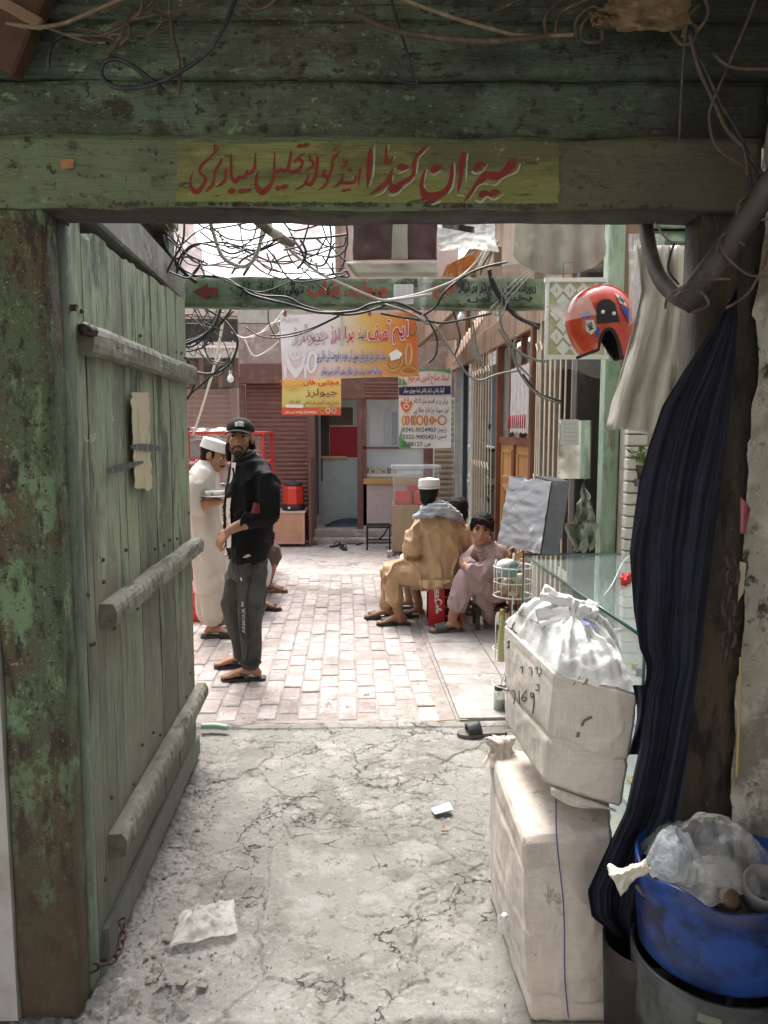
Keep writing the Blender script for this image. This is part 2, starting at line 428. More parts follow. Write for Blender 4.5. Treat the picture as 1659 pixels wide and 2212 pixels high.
# ---------------------------------------------------------------- ground
def grid_mesh(name, X0, X1, Y0, Y1, step, hf, m):
    nx = int((X1-X0)/step)+1; ny = int((Y1-Y0)/step)+1
    xs = np.linspace(X0, X1, nx); ys = np.linspace(Y0, Y1, ny)
    x, y = np.meshgrid(xs, ys); z = hf(x, y)
    V = np.stack([x, y, z], -1).reshape(-1, 3)
    idx = np.arange(nx*ny).reshape(ny, nx)
    F = np.stack([idx[:-1,:-1], idx[:-1,1:], idx[1:,1:], idx[1:,:-1]], -1).reshape(-1, 4)
    me = bpy.data.meshes.new(name); me.vertices.add(len(V)); me.vertices.foreach_set('co', V.ravel())
    me.loops.add(F.size); me.loops.foreach_set('vertex_index', F.ravel().astype(np.int32))
    me.polygons.add(len(F)); me.polygons.foreach_set('loop_start', np.arange(0, F.size, 4, dtype=np.int32))
    me.polygons.foreach_set('loop_total', np.full(len(F), 4, dtype=np.int32)); me.update(); me.validate()
    o = link(name, me, m, smooth=True); return o
def sstep(a, b, v): t = np.clip((v-a)/(b-a), 0, 1); return t*t*(3-2*t)
def conc_h(x, y):
    wx = x + .22*fbm(x*4, y*4, 3, 6); wy = y + .22*fbm(x*4, y*4, 9, 6)
    f1, f2, cid = voro(wx*2.1, wy*1.7, 5)               # big slabs of broken screed
    e = f2-f1
    z = .006*(fbm(x*2, y*2, 1)-.5) + .008*(cid-.5)*sstep(.0, .03, e)
    crk = 1-sstep(.0, .014, e)
    crk = crk*sstep(.38, .5, fbm(x*1.7, y*1.7, 31))
    z = z - .012*crk
    # crumbled middle: cobble-like fragments
    mid = np.exp(-((x-.05-.12*np.sin(y*3))/.34)**2)*sstep(.36, .56, fbm(x*2.3+3, y*2.3, 17)+.10)
    mid = np.maximum(mid, sstep(.50, .62, fbm(x*2.6, y*2.6, 57))*.8)
    wx2 = x+.05*fbm(x*16, y*16, 4, 5); wy2 = y+.05*fbm(x*16, y*16, 14, 5)
    g1, g2, gid = voro(wx2*15, wy2*12.5, 8); ge = g2-g1
    z = z + mid*(-.008 + .008*sstep(.0, .10, ge)*(.4+1.1*gid))
    h1, h2, hid = voro(wx2*38, wy2*33, 11)
    z = z + mid*.004*sstep(.0, .15, h2-h1)*hid
    # gravel along the door
    gl = (1-sstep(-.80, -.56, x+.12*fbm(x*6, y*6, 77)))*(1-sstep(3.3, 3.9, y))
    gl = np.maximum(gl, np.exp(-((x+.62)/.22)**2-((y-2.25)/.3)**2))
    z = z + gl*(-.016 + .012*sstep(.0, .5, h2-h1)*hid + .012*fbm(x*30, y*30, 6))
    hole = np.exp(-((x+.60)/.10)**2-((y-2.0)/.06)**2) + .6*np.exp(-((x-.06)/.05)**2-((y-2.62)/.035)**2)
    z = z - .05*hole
    z = z + .0022*(fbm(x*45, y*45, 2)-.5)
    # front lip worn down
    z = z - .05*sstep(.0, .06, (1.93+.012*np.sin(x*9)+.02*fbm(x*8, y*0+3, 3))-y)
    return z-.004
gp = grid_mesh('passage_floor', -1.02, 1.45, 1.80, 3.98, .0052, conc_h, m_conc); gp['kind'] = 'structure'
gr = boxb('ground', -60, 60, -40, 80, -.30, -.085, m_joint); gr['kind'] = 'structure'
# cement kerb between passage and paving
def kerb(u, v):
    x = -1.2+2.6*u; yy = 3.97+.012*math.sin(x*3) + .11*v
    h = [-.02, .002, .006, .004, -.008][min(4, int(v*4.001))]
    return Vector((x, yy+.012*fb((x*3, 1, v), 1), h + .004*fb((x*9, yy*9, 0))))
ks = sheet('kerb_strip', kerb, 120, 4, m_conc, smooth=False); ks['kind'] = 'structure'
# streets in front of the gate
st = boxb('street', -60, 60, -40, 1.83, -.09, -.045, m_conc); st['kind'] = 'structure'

ALX = -.050                                            # alley runs a little to the left
bed = boxb('brick_pavement', -2.9, .46, 4.06, 8.4, -.06, -.0030, m_joint); bed['kind'] = 'structure'
bvars = []
for k in range(7):
    bm = bmesh.new(); add_box(bm, (0,0,-.021), (.1065+.003*random.uniform(-1,1), .214+.004*random.uniform(-1,1), .05), None, .006)
    for v in bm.verts:
        v.co += Vector((fb(v.co*14, 1, k)*.004, fb(v.co*14, 1, k+20)*.004, fb(v.co*9, 1, k+40)*.003))
    me = bpy.data.meshes.new('brick'); bm.to_mesh(me); bm.free(); me.materials.append(m_brick)
    bvars.append(me)
cand = []
yaw = math.atan(-ALX)
for c in range(24):
    off = random.uniform(-.012, .012) + (.11 if c % 2 else 0)
    for r in range(-1, 20):
        Y = 4.20 + r*.222 + off
        if Y < 4.17 or Y > 8.25: continue
        X = .52 + ALX*Y - .06 - c*.1135
        cand.append((Y, X))
def vis(YX):
    Y, X = YX
    px = 829.5 + X/Y*FPX
    return (0 if 425 < px < 1010 else 1, Y)
cand.sort(key=vis)
sv, sf = [], []
for i, (Y, X) in enumerate(cand):
    z = random.uniform(-.006, .003); rz = yaw+random.gauss(0, .012); t = (random.gauss(0, .010), random.gauss(0, .012))
    if i < 300:
        o = bpy.data.objects.new('brick', bvars[i % 7]); COL.objects.link(o)
        o.location = (X, Y, z); o.rotation_euler = (t[0], t[1], rz+(PI if random.random() < .5 else 0)); attach(o, bed)
    else:
        me = bvars[i % 7]; b0 = len(sv); R = Matrix.Translation((X, Y, z)) @ rotm(t[0], t[1], rz)
        sv += [R @ v.co for v in me.vertices]; sf += [tuple(b0+j for j in p.vertices) for p in me.polygons]
rest = obj('far_bricks', sv, sf, m_brick2, bed); rest['kind'] = 'stuff'
# thin drift of dust and grit lying in the joints
dv, df = [], []
for i in range(900):
    Y = random.uniform(4.1, 8.0); X = random.uniform(-1.3, .42); s = random.uniform(.002, .006)
    b0 = len(dv); c = Vector((X, Y, random.uniform(-.001, .002)))
    dv += [c+Vector((s,0,0)), c+Vector((-s*.5,s*.9,0)), c+Vector((-s*.6,-s*.8,0)), c+Vector((0,0,s*.8))]
    df += [(b0,b0+1,b0+3),(b0+1,b0+2,b0+3),(b0+2,b0,b0+3)]
for i in range(1400):
    Y = random.uniform(1.95, 3.9); X = random.gauss(-.55, .22) if i % 2 else random.uniform(-.8, .8); s = random.uniform(.002, .008)*(1.3 if X < -.5 else .7)
    if not -.82 < X < 1.0: continue
    b0 = len(dv); c = Vector((X, Y, -.012 if X < -.5 else -.003))
    dv += [c+Vector((s,0,0)), c+Vector((-s*.5,s*.9,0)), c+Vector((-s*.6,-s*.8,0)), c+Vector((0,0,s*.9))]
    df += [(b0,b0+1,b0+3),(b0+1,b0+2,b0+3),(b0+2,b0,b0+3)]
go = obj('grit', dv, df, mat('grit_stone', (.30,.28,.24), [], .9, island=.4)); tag(go, 'loose grit scattered over the worn floor', 'grit', kind='stuff')
# cement court in front of the shops
def court(u, v):
    x = -4.6+6.4*u; y = 8.22+3.3*v
    return Vector((x, y + (.05*fb((x*2, 0, 3)) if v == 0 else 0), -.004 + .006*fb((x*1.5, y*1.5, 0)) - .02*max(0, .06-abs(fb((x*.8, y*.8, 4))))))
cf = sheet('courtyard_floor', court, 160, 90, m_cement); cf['kind'] = 'structure'
cf2 = obj('side_floor', [(-6,4,-.02),(-2.3,4,-.02),(-2.5,8.6,-.02),(-6,8.6,-.02)], [(0,1,2,3)], m_cement); cf2['kind'] = 'structure'
# raised tile walk on the right
def RW(Y): return 1.37 - .049*Y                      # face of the right-hand shops
walk = obj('tile_walk', [(.40,4.06,-.02),(RW(4)+.9,4.06,-.02),(RW(10)+.9,10.4,-.02),(.02,10.4,-.02),(.40,4.06,.006),(RW(4)+.9,4.06,.006),(RW(10)+.9,10.4,.006),(.02,10.4,.006)],
           [(4,5,6,7),(0,1,5,4),(3,0,4,7)], m_joint); walk['kind'] = 'structure'
bm = bmesh.new(); add_box(bm, (0,0,0), (.372, .745, .022), None, .002); tme = bpy.data.meshes.new('tile'); bm.to_mesh(tme); bm.free(); tme.materials.append(m_tile)
for i in range(8):
    for j in range(3):
        o = bpy.data.objects.new('tile', tme); COL.objects.link(o)
        Y = 4.45+i*.752; o.location = (.41+ALX*(Y-4.06)+.19+j*.377, Y, .012+random.uniform(-.001, .001)); o.rotation_euler = (0, 0, yaw); attach(o, walk)

# ---------------------------------------------------------------- the gateway
ROLL = .006
def slab(name, x0, x1, ya, yb, z0, z1, m, parent, seed=0, rough=.004, nx=60, nz=8, sag=0.0, tilt=0.0):
    "a hewn timber with an uneven surface: front at ya, back at yb"
    bm = bmesh.new(); add_box(bm, ((x0+x1)/2, (ya+yb)/2, (z0+z1)/2), (x1-x0, yb-ya, z1-z0))
    ex = [e for e in bm.edges if abs((e.verts[0].co-e.verts[1].co).x) > (x1-x0)*.9]
    ez = [e for e in bm.edges if abs((e.verts[0].co-e.verts[1].co).z) > (z1-z0)*.9 and abs((e.verts[0].co-e.verts[1].co).x) < 1e-4]
    bmesh.ops.subdivide_edges(bm, edges=ex, cuts=nx, use_grid_fill=True)
    ez = [e for e in bm.edges if abs((e.verts[0].co-e.verts[1].co).z) > (z1-z0)*.9]
    bmesh.ops.subdivide_edges(bm, edges=ez, cuts=nz, use_grid_fill=True)
    for v in bm.verts:
        q = v.co.copy()
        k = 1.0 if (abs(q.z-z0) < 1e-4 or abs(q.z-z1) < 1e-4) else .5
        v.co += Vector((fb((q.x*6, q.y*6, q.z*6), 1, seed)*rough, fb((q.x*5, q.y*20, q.z*14), 1, seed+1)*rough, fb((q.x*4, q.y*9, q.z*4), 1, seed+2)*rough*1.6*k))
        v.co.z -= (q.x-x0)*tilt
        v.co.z += sag*math.sin((q.x-x0)/(x1-x0)*PI)
    return bmobj(name, bm, m, parent, smooth=True)
gate = thing('timber_gateway', 'old green painted timber gateway with a heavy lintel carrying hand painted red lettering', 'gateway', (0, 2.0, 0))
YF = 1.93
zt = lambda y: P(829, y, YF).z
lt_ = slab('lintel', -1.25, .905, YF, YF+.115, zt(449), zt(292), m_greenH, gate, 1, .005, 80, 8, tilt=.004)
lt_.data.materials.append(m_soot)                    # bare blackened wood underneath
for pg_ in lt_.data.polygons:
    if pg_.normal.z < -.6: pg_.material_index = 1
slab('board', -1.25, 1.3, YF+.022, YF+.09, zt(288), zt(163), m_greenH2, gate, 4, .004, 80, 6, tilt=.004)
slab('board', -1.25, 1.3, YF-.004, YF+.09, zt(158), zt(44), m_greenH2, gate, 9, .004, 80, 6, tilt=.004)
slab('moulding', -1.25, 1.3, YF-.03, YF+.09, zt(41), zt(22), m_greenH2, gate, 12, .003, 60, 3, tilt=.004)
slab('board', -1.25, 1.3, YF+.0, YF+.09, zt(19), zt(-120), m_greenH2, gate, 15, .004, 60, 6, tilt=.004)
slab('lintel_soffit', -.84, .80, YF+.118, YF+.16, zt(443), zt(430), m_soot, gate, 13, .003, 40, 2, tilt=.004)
def vpost(name, x0, x1, y0, y1, z1, m, seed, rough=.006):
    bm = bmesh.new(); add_box(bm, ((x0+x1)/2, (y0+y1)/2, z1/2), (x1-x0, y1-y0, z1), None, .006)
    ev = [e for e in bm.edges if abs((e.verts[0].co-e.verts[1].co).z) > z1*.8]
    bmesh.ops.subdivide_edges(bm, edges=ev, cuts=70, use_grid_fill=True)
    eh = [e for e in bm.edges if abs((e.verts[0].co-e.verts[1].co).x) > (x1-x0)*.7]
    bmesh.ops.subdivide_edges(bm, edges=eh, cuts=5, use_grid_fill=True)
    for v in bm.verts:
        q = v.co
        v.co = q + Vector((fb((q.x*7, q.y*7, q.z*3), 1, seed)*rough, fb((q.x*9, q.y*9, q.z*4), 1, seed+3)*rough, 0))
    return bmobj(name, bm, m, gate, smooth=True)
vpost('post', -.99, -.832, YF+.006, YF+.10, zt(447), m_greenV, 3)
vpost('jamb', -.872, -.826, YF+.103, YF+.165, zt(452), mat('teal_jamb', (.13,.17,.12), [((.07,.09,.07), 6, .45, .62, (1,1,.35)), ((.20,.27,.19), 16, .55, .7, (1.5,1,.4)), ((.06,.05,.04), 30, .58, .7)], .75, (22, .7, .006, (1.5,1,.3)), bump2=(120, .5, .003)), 8, .004)
vpost('post', .775, .955, YF+.02, YF+.12, zt(452), m_dpost, 5)
# painted sign ground and lettering
def AM(k):
    def f(x, y): return P((740+x*.45811)*.54861, (560+y*.45811)*.54861, YF-.0075-.0003*k)
    return f
def BM(k):
    def f(x, y): return P((1400+x*.45811)*.54861, (560+y*.45811)*.54861, YF-.0075-.0003*k)
    return f
def patch(u, v):
    x = 383+825*u; y = 438-128*v
    x += (8*fb((v*9, 1, 0)) if u in (0, 1) else 0)
    if v == 0: y += 5*fb((u*60, 2, 0))
    if v == 1: y += -3+10*fb((u*3, 5, 0))
    return P(x, y+ (u-.5)*4, YF-.0062-.002*abs(fb((u*12, v*3, 1))))
lg = sheet('sign_ground', patch, 60, 8, m_olive, gate)
A_ = [[(45,255,6),(25,310,18),(22,360,26),(45,410,40),(75,425,45),(110,400,38),(145,340,30),(150,305,28),(120,280,28),(100,255,22),(105,215,26),(135,180,28),(165,155,24),(190,135,16),(220,95,14),(245,80,10)],
 [(222,10,8),(232,40,18),(228,75,18),(226,96,12)], [(225,98,10),(250,75,14),(256,45,12),(240,24,8)],
 [(290,140,16),(275,180,26),(245,225,28),(230,265,22),(225,320,20),(205,370,28),(175,400,26),(150,422,6)],
 [(330,225,16),(320,270,26),(320,320,28),(295,350,26),(265,370,18),(247,388,5)],
 [(375,95,10),(368,150,20),(370,230,24),(375,290,26),(395,330,40),(420,330,36),(440,300,30),(480,300,30),(500,265,26),(510,235,14)],
 [(342,428,10),(362,422,46),(385,415,46),(408,402,8)], [(432,430,20),(455,420,40),(490,415,30),(525,410,28),(550,400,6)],
 [(580,95,14),(578,160,22),(572,220,28),(550,255,28),(525,270,24),(505,265,20)],
 [(605,245,8),(590,290,24),(585,350,26),(600,400,44),(635,430,55),(675,405,50),(710,365,36),(732,320,26),(740,260,20),(742,180,20),(745,120,14),(742,85,10)],
 [(745,255,18),(770,250,30),(800,240,34),(830,245,34),(860,240,30)], [(885,70,14),(880,130,22),(868,190,28),(860,240,30)],
 [(862,245,28),(905,255,36),(945,240,34),(975,205,26),(985,165,20),(960,148,24),(930,150,20),(915,180,16)], [(938,140,16),(960,118,18),(985,105,14),(1010,95,5)],
 [(750,395,16),(775,395,46),(795,390,24),(830,382,44),(866,372,6)], [(938,40,20),(960,30,38),(985,32,24),(1015,22,34),(1048,12,6)],
 [(1045,105,14),(1050,150,22),(1075,172,22),(1075,205,22),(1045,225,22),(1008,247,8)],
 [(1115,115,20),(1112,180,26),(1105,250,28),(1090,310,30),(1065,350,36),(1045,372,30)],
 [(1035,270,12),(1030,310,20),(1010,345,26),(1040,365,34),(1065,365,30)], [(1020,352,22),(970,385,18),(915,420,4)],
 [(1310,10,5),(1270,55,14),(1240,75,8)], [(1315,70,8),(1270,115,24),(1245,150,24),(1240,210,24),(1225,260,24),(1205,300,24),(1200,340,22),(1175,375,26),(1140,400,12),(1118,412,4)],
 [(1190,240,20),(1165,262,34),(1175,292,38),(1210,292,28)],
 [(1335,135,8),(1340,168,16),(1365,160,16),(1365,185,16),(1335,205,14),(1305,228,5)], [(1368,232,10),(1390,238,28),(1415,238,6)],
 [(1330,265,8),(1325,310,20),(1310,345,28),(1270,375,20),(1240,390,4)], [(1310,345,24),(1350,348,32),(1390,348,30),(1428,340,28),(1445,310,20),(1440,280,8)],
 [(1318,418,10),(1340,415,30),(1365,412,18),(1385,408,26),(1402,404,6)], [(1480,205,6),(1478,250,20),(1470,310,22),(1465,380,4)],
 [(1570,50,14),(1562,120,40),(1555,200,46),(1550,300,34),(1540,400,4)]]
B_ = [[(262,40,16),(262,110,24),(262,165,28),(245,192,12)], [(262,185,16),(295,175,22),(312,150,16),(318,120,6)],
 [(625,10,8),(570,70,24),(520,130,30),(500,190,34),(505,250,30),(480,300,36),(430,330,40),(380,362,40),(330,385,46),(300,360,34),(300,300,24),(318,230,10)],
 [(318,225,10),(290,300,26),(260,350,34),(210,390,40),(160,425,22),(120,450,4)], [(285,390,20),(310,412,40),(350,405,40),(395,380,20)],
 [(360,228,20),(385,212,58),(415,212,58),(458,205,10)],
 [(600,235,8),(578,300,26),(570,380,40),(595,450,66),(640,470,78),(710,455,66),(770,420,50),(810,360,40),(825,290,36),(830,200,24),(838,178,6)],
 [(648,255,20),(672,235,54),(700,215,54),(748,200,10)], [(930,85,26),(915,150,46),(908,230,46),(900,320,36),(885,400,22),(880,440,4)],
 [(1355,135,66),(1340,190,80),(1310,230,70),(1255,275,56),(1195,290,78),(1130,282,60),(1080,320,60),(1040,370,40),(1000,420,26),(970,460,24),(930,515,5)],
 [(1015,232,20),(1045,212,52),(1075,190,50),(1120,186,10)], [(1060,470,20),(1085,450,56),(1115,435,50),(1150,450,36),(1200,430,60),(1248,432,8)]]
W_ = [[(340,225,22),(355,265,18),(400,260,14),(460,230,8)], [(325,285,10),(318,332,8)], [(637,40,5),(590,90,10),(545,135,14),(535,185,16),(523,275,14)],
 [(510,302,16),(470,348,14),(405,398,14),(370,438,16),(315,460,18),(285,448,8)], [(265,390,12),(240,430,14),(150,470,5)],
 [(618,235,14),(600,300,14),(592,370,16),(604,396,10)], [(638,265,10),(680,282,13),(738,243,8)], [(850,180,12),(850,300,16),(830,390,18),(795,445,12)], [(735,505,16),(690,525,22),(650,540,10)],
 [(965,98,16),(955,200,16),(950,345,12)], [(872,455,14),(935,462,14)], [(995,252,20),(1040,272,16),(1090,250,14),(1138,190,8)],
 [(1416,185,14),(1385,255,16),(1300,295,16),(1250,325,16),(1200,370,16),(1100,358,12),(1050,385,14),(1010,445,10),(980,500,8)],
 [(1030,500,16),(1080,515,24),(1130,470,18),(1190,495,20),(1270,450,10)], [(163,28,14),(160,180,16),(152,275,16),(122,378,8)], [(288,22,10),(282,70,8)], [(340,118,8),(325,160,6)]]
k = 0
for name, sets, mp, mm, off in (('red_lettering', A_, AM, m_signred, 0), ('red_lettering', B_, BM, m_signred, 0)):
    V, F = [], []
    for s in sets: k += 1; stroke(s, 1.0, mp(k % 9), V, F)
    obj(name, V, F, m_signred, lg)
V, F = [], []
for i, s in enumerate(W_): stroke(s, .95, BM(12+i % 5), V, F)
obj('white_lettering', V, F, m_signwhite, lg)
# flaked paint along the lintel's lower edge
V, F = [], []
for i in range(120):
    x = random.uniform(240, 1480); w_ = random.uniform(4, 16); h_ = random.uniform(3, 9); y = 444+(x-829)*.004+random.uniform(-2, 3)
    b0 = len(V); V += [P(x-w_/2,y+1,YF-.010), P(x+w_/2,y+2,YF-.010), P(x+w_*.3,y-h_,YF-.009), P(x-w_*.2,y-h_*.7,YF-.009)]; F.append((b0,b0+1,b0+2,b0+3))
obj('bare_wood_edge', V, F, m_soot, gate)['kind'] = 'stuff'
obj('missing_chip', [P(128,343,YF-.011), P(160,345,YF-.011), P(158,362,YF-.011), P(134,366,YF-.011)], [(0,1,2,3)], mat('fresh_chip', (.36,.19,.09), [((.2,.1,.05), 60, .5, .7)], .8), gate)

# walls either side and above (the gate is let into an old house front), with an added overhang
wr = thing('gate_house_wall', 'peeling plaster wall beside the dark curtain, green timber above', 'wall', (1.2, 2.1, 0))
def rwall(u, v):
    x = .908+2.2*u; z = 2.7*v
    d = .03*fb((x*2.5, z*1.6, 2)) + .016*fb((x*9, z*7, 5))
    pe = fb((x*5, z*2.4, 9)) - max(0, (x-1.0))*1.2 + .15
    return Vector((x + (.012*fb((0, z*6, 3)) if u == 0 else 0), YF-.012-d*.8 - (.018 if pe < 0 else 0), z))
sheet('plaster_face', rwall, 150, 190, m_plaster, wr)
boxb('wall_core', .962, 3.6, YF+.04, 2.4, 0, 2.7, m_plaster, wr)
wl = thing('gate_house_wall', 'pale plaster edge of the wall beyond the mossy left post', 'wall', (-1.4, 2.1, 0))
boxb('plaster_face', -3.6, -.994, YF-.002, 2.4, 0, zt(447)-.002, mat('grey_plaster', (.42,.41,.38), [((.3,.28,.25), 5, .45, .7)], .9, (30, .5, .006)), wl)
up = thing('shade_upper_floor', 'unseen jutting upper floor added to shade the green boards', 'building', (0, 2.0, 2.75))
boxb('shade_jetty', -3.6, 3.6, .55, 2.3, 2.78, 2.9, m_soot, up)  # unseen overhang, added to darken the boards and gate front
boxb('upper_wall', -3.6, 3.6, .55, 2.3, 2.902, 5.2, m_plaster, up)
boxb('shade_side_wall', 1.45, 1.65, -.15, 1.9, 0, 2.779, m_plaster, up)  # unseen wall, added to keep light off the gate's right side

# ---------------------------------------------------------------- the open door leaf on the left
D0 = Vector((-.850, 2.115)); D1 = Vector((-.925, 3.60)); DD = (D1-D0); DL = DD.length; DD.normalize(); DN = Vector((DD.y, -DD.x))
def D(s, z, n=0.0): q = D0+DD*s+DN*n; return Vector((q.x, q.y, z))
door = thing('plank_door', 'tall weathered green plank door swung open, with three thick carved rails', 'door', D(DL/2, 0))
m_gap = mat('door_dark_back', (.05,.045,.035), [], .9)
sv_ = [0, .085, .32, .60, .86, 1.12, 1.32, DL]
tops = [2.18, 2.165, 2.16, 2.165, 2.172, 2.178, 2.18]
for i in range(7):
    a, b = sv_[i]+.0014, sv_[i+1]-.0014
    nz, ns = 40, 6
    V, F = [], []
    pr = random.uniform(-.006, .006)
    for j in range(nz+1):
        for k in range(ns+1):
            u = k/ns; z = .035+(tops[i]-.035)*j/nz
            if j == nz: z += .012*fb((i*3+u*4, 1, 7)) - (.03 if i == 1 and u < .5 else 0)
            s = a+(b-a)*u
            if k in (0, ns): s += .004*fb((z*5, i, k)) - (.006 if k else -.006)*max(0, fb((z*1.4, i*9, 3)))
            if i == 2 and k == 0: s += .016*math.exp(-((z-.75)/.28)**2)      # the long split
            n = .012+pr*.5 + .002*fb((s*7, z*1.6, i*5))
            V.append(D(s, z, n))
    nfront = len(V)
    for j in range(nz+1):
        for k in (0, ns): V.append(D(a+(b-a)*k/ns, V[j*(ns+1)+k].z, -.02))
    for j in range(nz):
        for k in range(ns):
            q = j*(ns+1)+k; F.append((q, q+1, q+ns+2, q+ns+1))
        l0 = nfront+j*2
        F.append((j*(ns+1), (j+1)*(ns+1), l0+2, l0)); F.append((j*(ns+1)+ns, l0+1, l0+3, (j+1)*(ns+1)+ns))
        F.append((l0, l0+2, l0+3, l0+1))
    F.append(tuple([nz*(ns+1)+k for k in range(ns+1)] + [nfront+nz*2+1, nfront+nz*2]))
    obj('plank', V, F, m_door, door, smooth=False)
def brace(z0):
    V = [D(.02, z0, -.02), D(DL-.01, z0, -.02), D(DL-.01, z0+.12, -.02), D(.02, z0+.12, -.02), D(.02, z0, -.05), D(DL-.01, z0, -.05), D(DL-.01, z0+.12, -.05), D(.02, z0+.12, -.05)]
    obj('back_brace', V, [(0,1,2,3)[::-1], (4,5,6,7), (0,4,5,1)[::-1], (3,2,6,7), (0,3,7,4), (1,5,6,2)], m_gap, door)
for z0 in (.25, 1.0, 1.8): brace(z0)
nail = lathe_geo([(0,-.004),(.006,-.004),(.007,.001),(.004,.004),(0,.005)], (0,0,0), 8)
nme = pydata(*nail, 'nail'); nme.materials.append(mat('nail_rust', (.06,.042,.03), [((.12,.07,.04), 60, .5, .6)], .7)); nme.polygons.foreach_set('use_smooth', [True]*len(nme.polygons))
for z0 in (.40, .47, 1.13, 1.20, 1.93, .98, .24):
    for i_ in range(7):
        for f_ in (.3, .7):
            if random.random() < .72: continue
            s_ = sv_[i_]+(sv_[i_+1]-sv_[i_])*f_
            o = bpy.data.objects.new('nail', nme); COL.objects.link(o); o.location = D(s_+random.uniform(-.01,.01), z0+random.uniform(-.012,.012), .0165); o.rotation_euler = (0, PI/2, math.atan2(DN.y, DN.x)); attach(o, door)
def rail(s0, s1, z, h, proj, carve):
    n = 90; prof = [(-.5, .0), (-.5, .55), (-.40, .90), (-.16, 1.0), (.18, 1.0), (.34, .92), (.5, .72), (.5, .0)]
    V, F = [], []
    for i in range(n+1):
        u = i/n; s = s0+(s1-s0)*u
        notch = 1.0
        if carve and u > carve: notch = .90 if (int(u*n) % 4) in (0,) else 1.0
        for (pz, pn) in prof:
            nn = proj*pn*(notch if pz > -.2 and pn > .4 and (carve < .5 or pz < .4) else 1.0)
            V.append(D(s, z+pz*h + .004*fb((s*5, z, 1)), .012 + nn + .003*fb((s*12, pz*6, z*3))))
    m_ = len(prof)
    for i in range(n):
        for k in range(m_-1):
            a = i*m_+k; F.append((a, a+1, a+m_+1, a+m_))
    F.append(tuple(range(m_))[::-1]); F.append(tuple(n*m_+k for k in range(m_)))
    o = obj('rail', V, F, m_rail, door)
    return o
rail(.03, DL+.05, 1.845, .082, .045, .12)
rail(.12, DL+.05, 1.045, .075, .052, .02)
rail(.12, DL+.05, .325, .078, .055, .02)
boxV = [D(.02, .03, .012), D(DL, .03, .012), D(DL, .12, .012), D(.02, .12, .012), D(.02, .03, .035), D(DL, .03, .030), D(DL, .115, .028), D(.02, .125, .035)]
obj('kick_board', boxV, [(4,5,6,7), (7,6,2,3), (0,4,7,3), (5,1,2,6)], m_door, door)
# bolt boss / iron fitting at the near top
obj('iron_strap', *lathe_geo([(.0,0),(.016,0),(.018,.01),(.012,.05),(.02,.06),(.012,.075),(0,.075)], D(.045, 1.865, .05), 8, rotm(PI/2, 0, 0)), mat('black_iron', (.03,.028,.026), [((.09,.06,.04), 30, .55, .7)], .6, (60,.4,.003), metal=.5), door, True)
# remains of a glued paper strip and dark paint strokes, chalk scribble
def dpx(x, y, n=.0):
    # point of the door plane seen at survey pixel
    dx = (x-829.5)/FPX; dy = -(y-1106)/FPX
    d = Vector((dx, CP+dy*SP, dy*CP-SP)); n3 = Vector((DN.x, DN.y, 0)); o3 = D(0, 0, .026+n) - Vector((0, 0, CAMZ))
    t = o3.dot(n3)/d.dot(n3); return Vector((0, 0, CAMZ)) + d*t
m_strip = mat('torn_paper_strip', (.42,.37,.25), [((.30,.28,.19), 14, .5, .65, (1,1,.4)), ((.22,.24,.16), 40, .58, .68, (1,1,.3))], .9, (80,.3,.002))
def strip(u, v):
    x = 283+38*u + v*8 + (4*fb((v*14, 1, u)) if u in (0, 1) else 0); y = 848+206*v + (12*fb((u*6, v, 2)) if v in (0, 1) else 0)
    return dpx(x, y, .004+.002*fb((u*3, v*6, 1)))
sheet('paper_strip', strip, 4, 24, m_strip, door, flip=True)
m_dk = mat('dark_paint_stroke', (.06,.065,.065), [((.16,.17,.13), 30, .5, .62)], .8)
for q in ([(283,965,8),(310,966,16),(335,968,12),(365,970,3)], [(230,1018,12),(255,1012,18),(285,1004,12),(310,998,5)]):
    V, F = [], []; stroke(q, 1, lambda x, y: dpx(x, y, .0075), V, F); obj('paint_stroke', V, F, m_dk, door)
V, F = [], []
for q in ([(183,940,2),(186,952,2.5),(193,950,2)], [(196,938,2),(199,950,2.5)], [(206,935,2),(203,950,2.5),(196,955,2)], [(240,897,2),(246,903,2)], [(241,910,2),(247,906,2)]):
    stroke(q, 1, lambda x, y: dpx(x, y, .006), V, F)
so = obj('chalk_scribble', V, F, m_signwhite, door); so['kind'] = 'stuff'

# padlock and its hasp at the near edge
pk = thing('padlock', 'small rusty padlock hanging at the door edge beside the mossy post', 'padlock', P(130, 690, 2.08))
m_rust = mat('rusty_iron', (.075,.048,.034), [((.035,.026,.02), 30, .45, .6), ((.14,.07,.04), 60, .57, .66)], .7, (90,.5,.003), metal=.3)
c = P(131, 695, 2.075)
lathe('lock_body', [(0,-.028),(.015,-.028),(.017,-.022),(.017,.020),(.012,.025),(0,.025)], c, m_rust, pk, 14, sy=.7)
tube('shackle', [c+Vector((-.008,0,.02)), c+Vector((-.009,0,.04)), c+Vector((0,0,.05)), c+Vector((.009,0,.04)), c+Vector((.008,0,.02))], .003, m_rust, pk, 6)
box('hasp', c+Vector((.018,0,.036)), (.05,.008,.016), m_rust, pk)

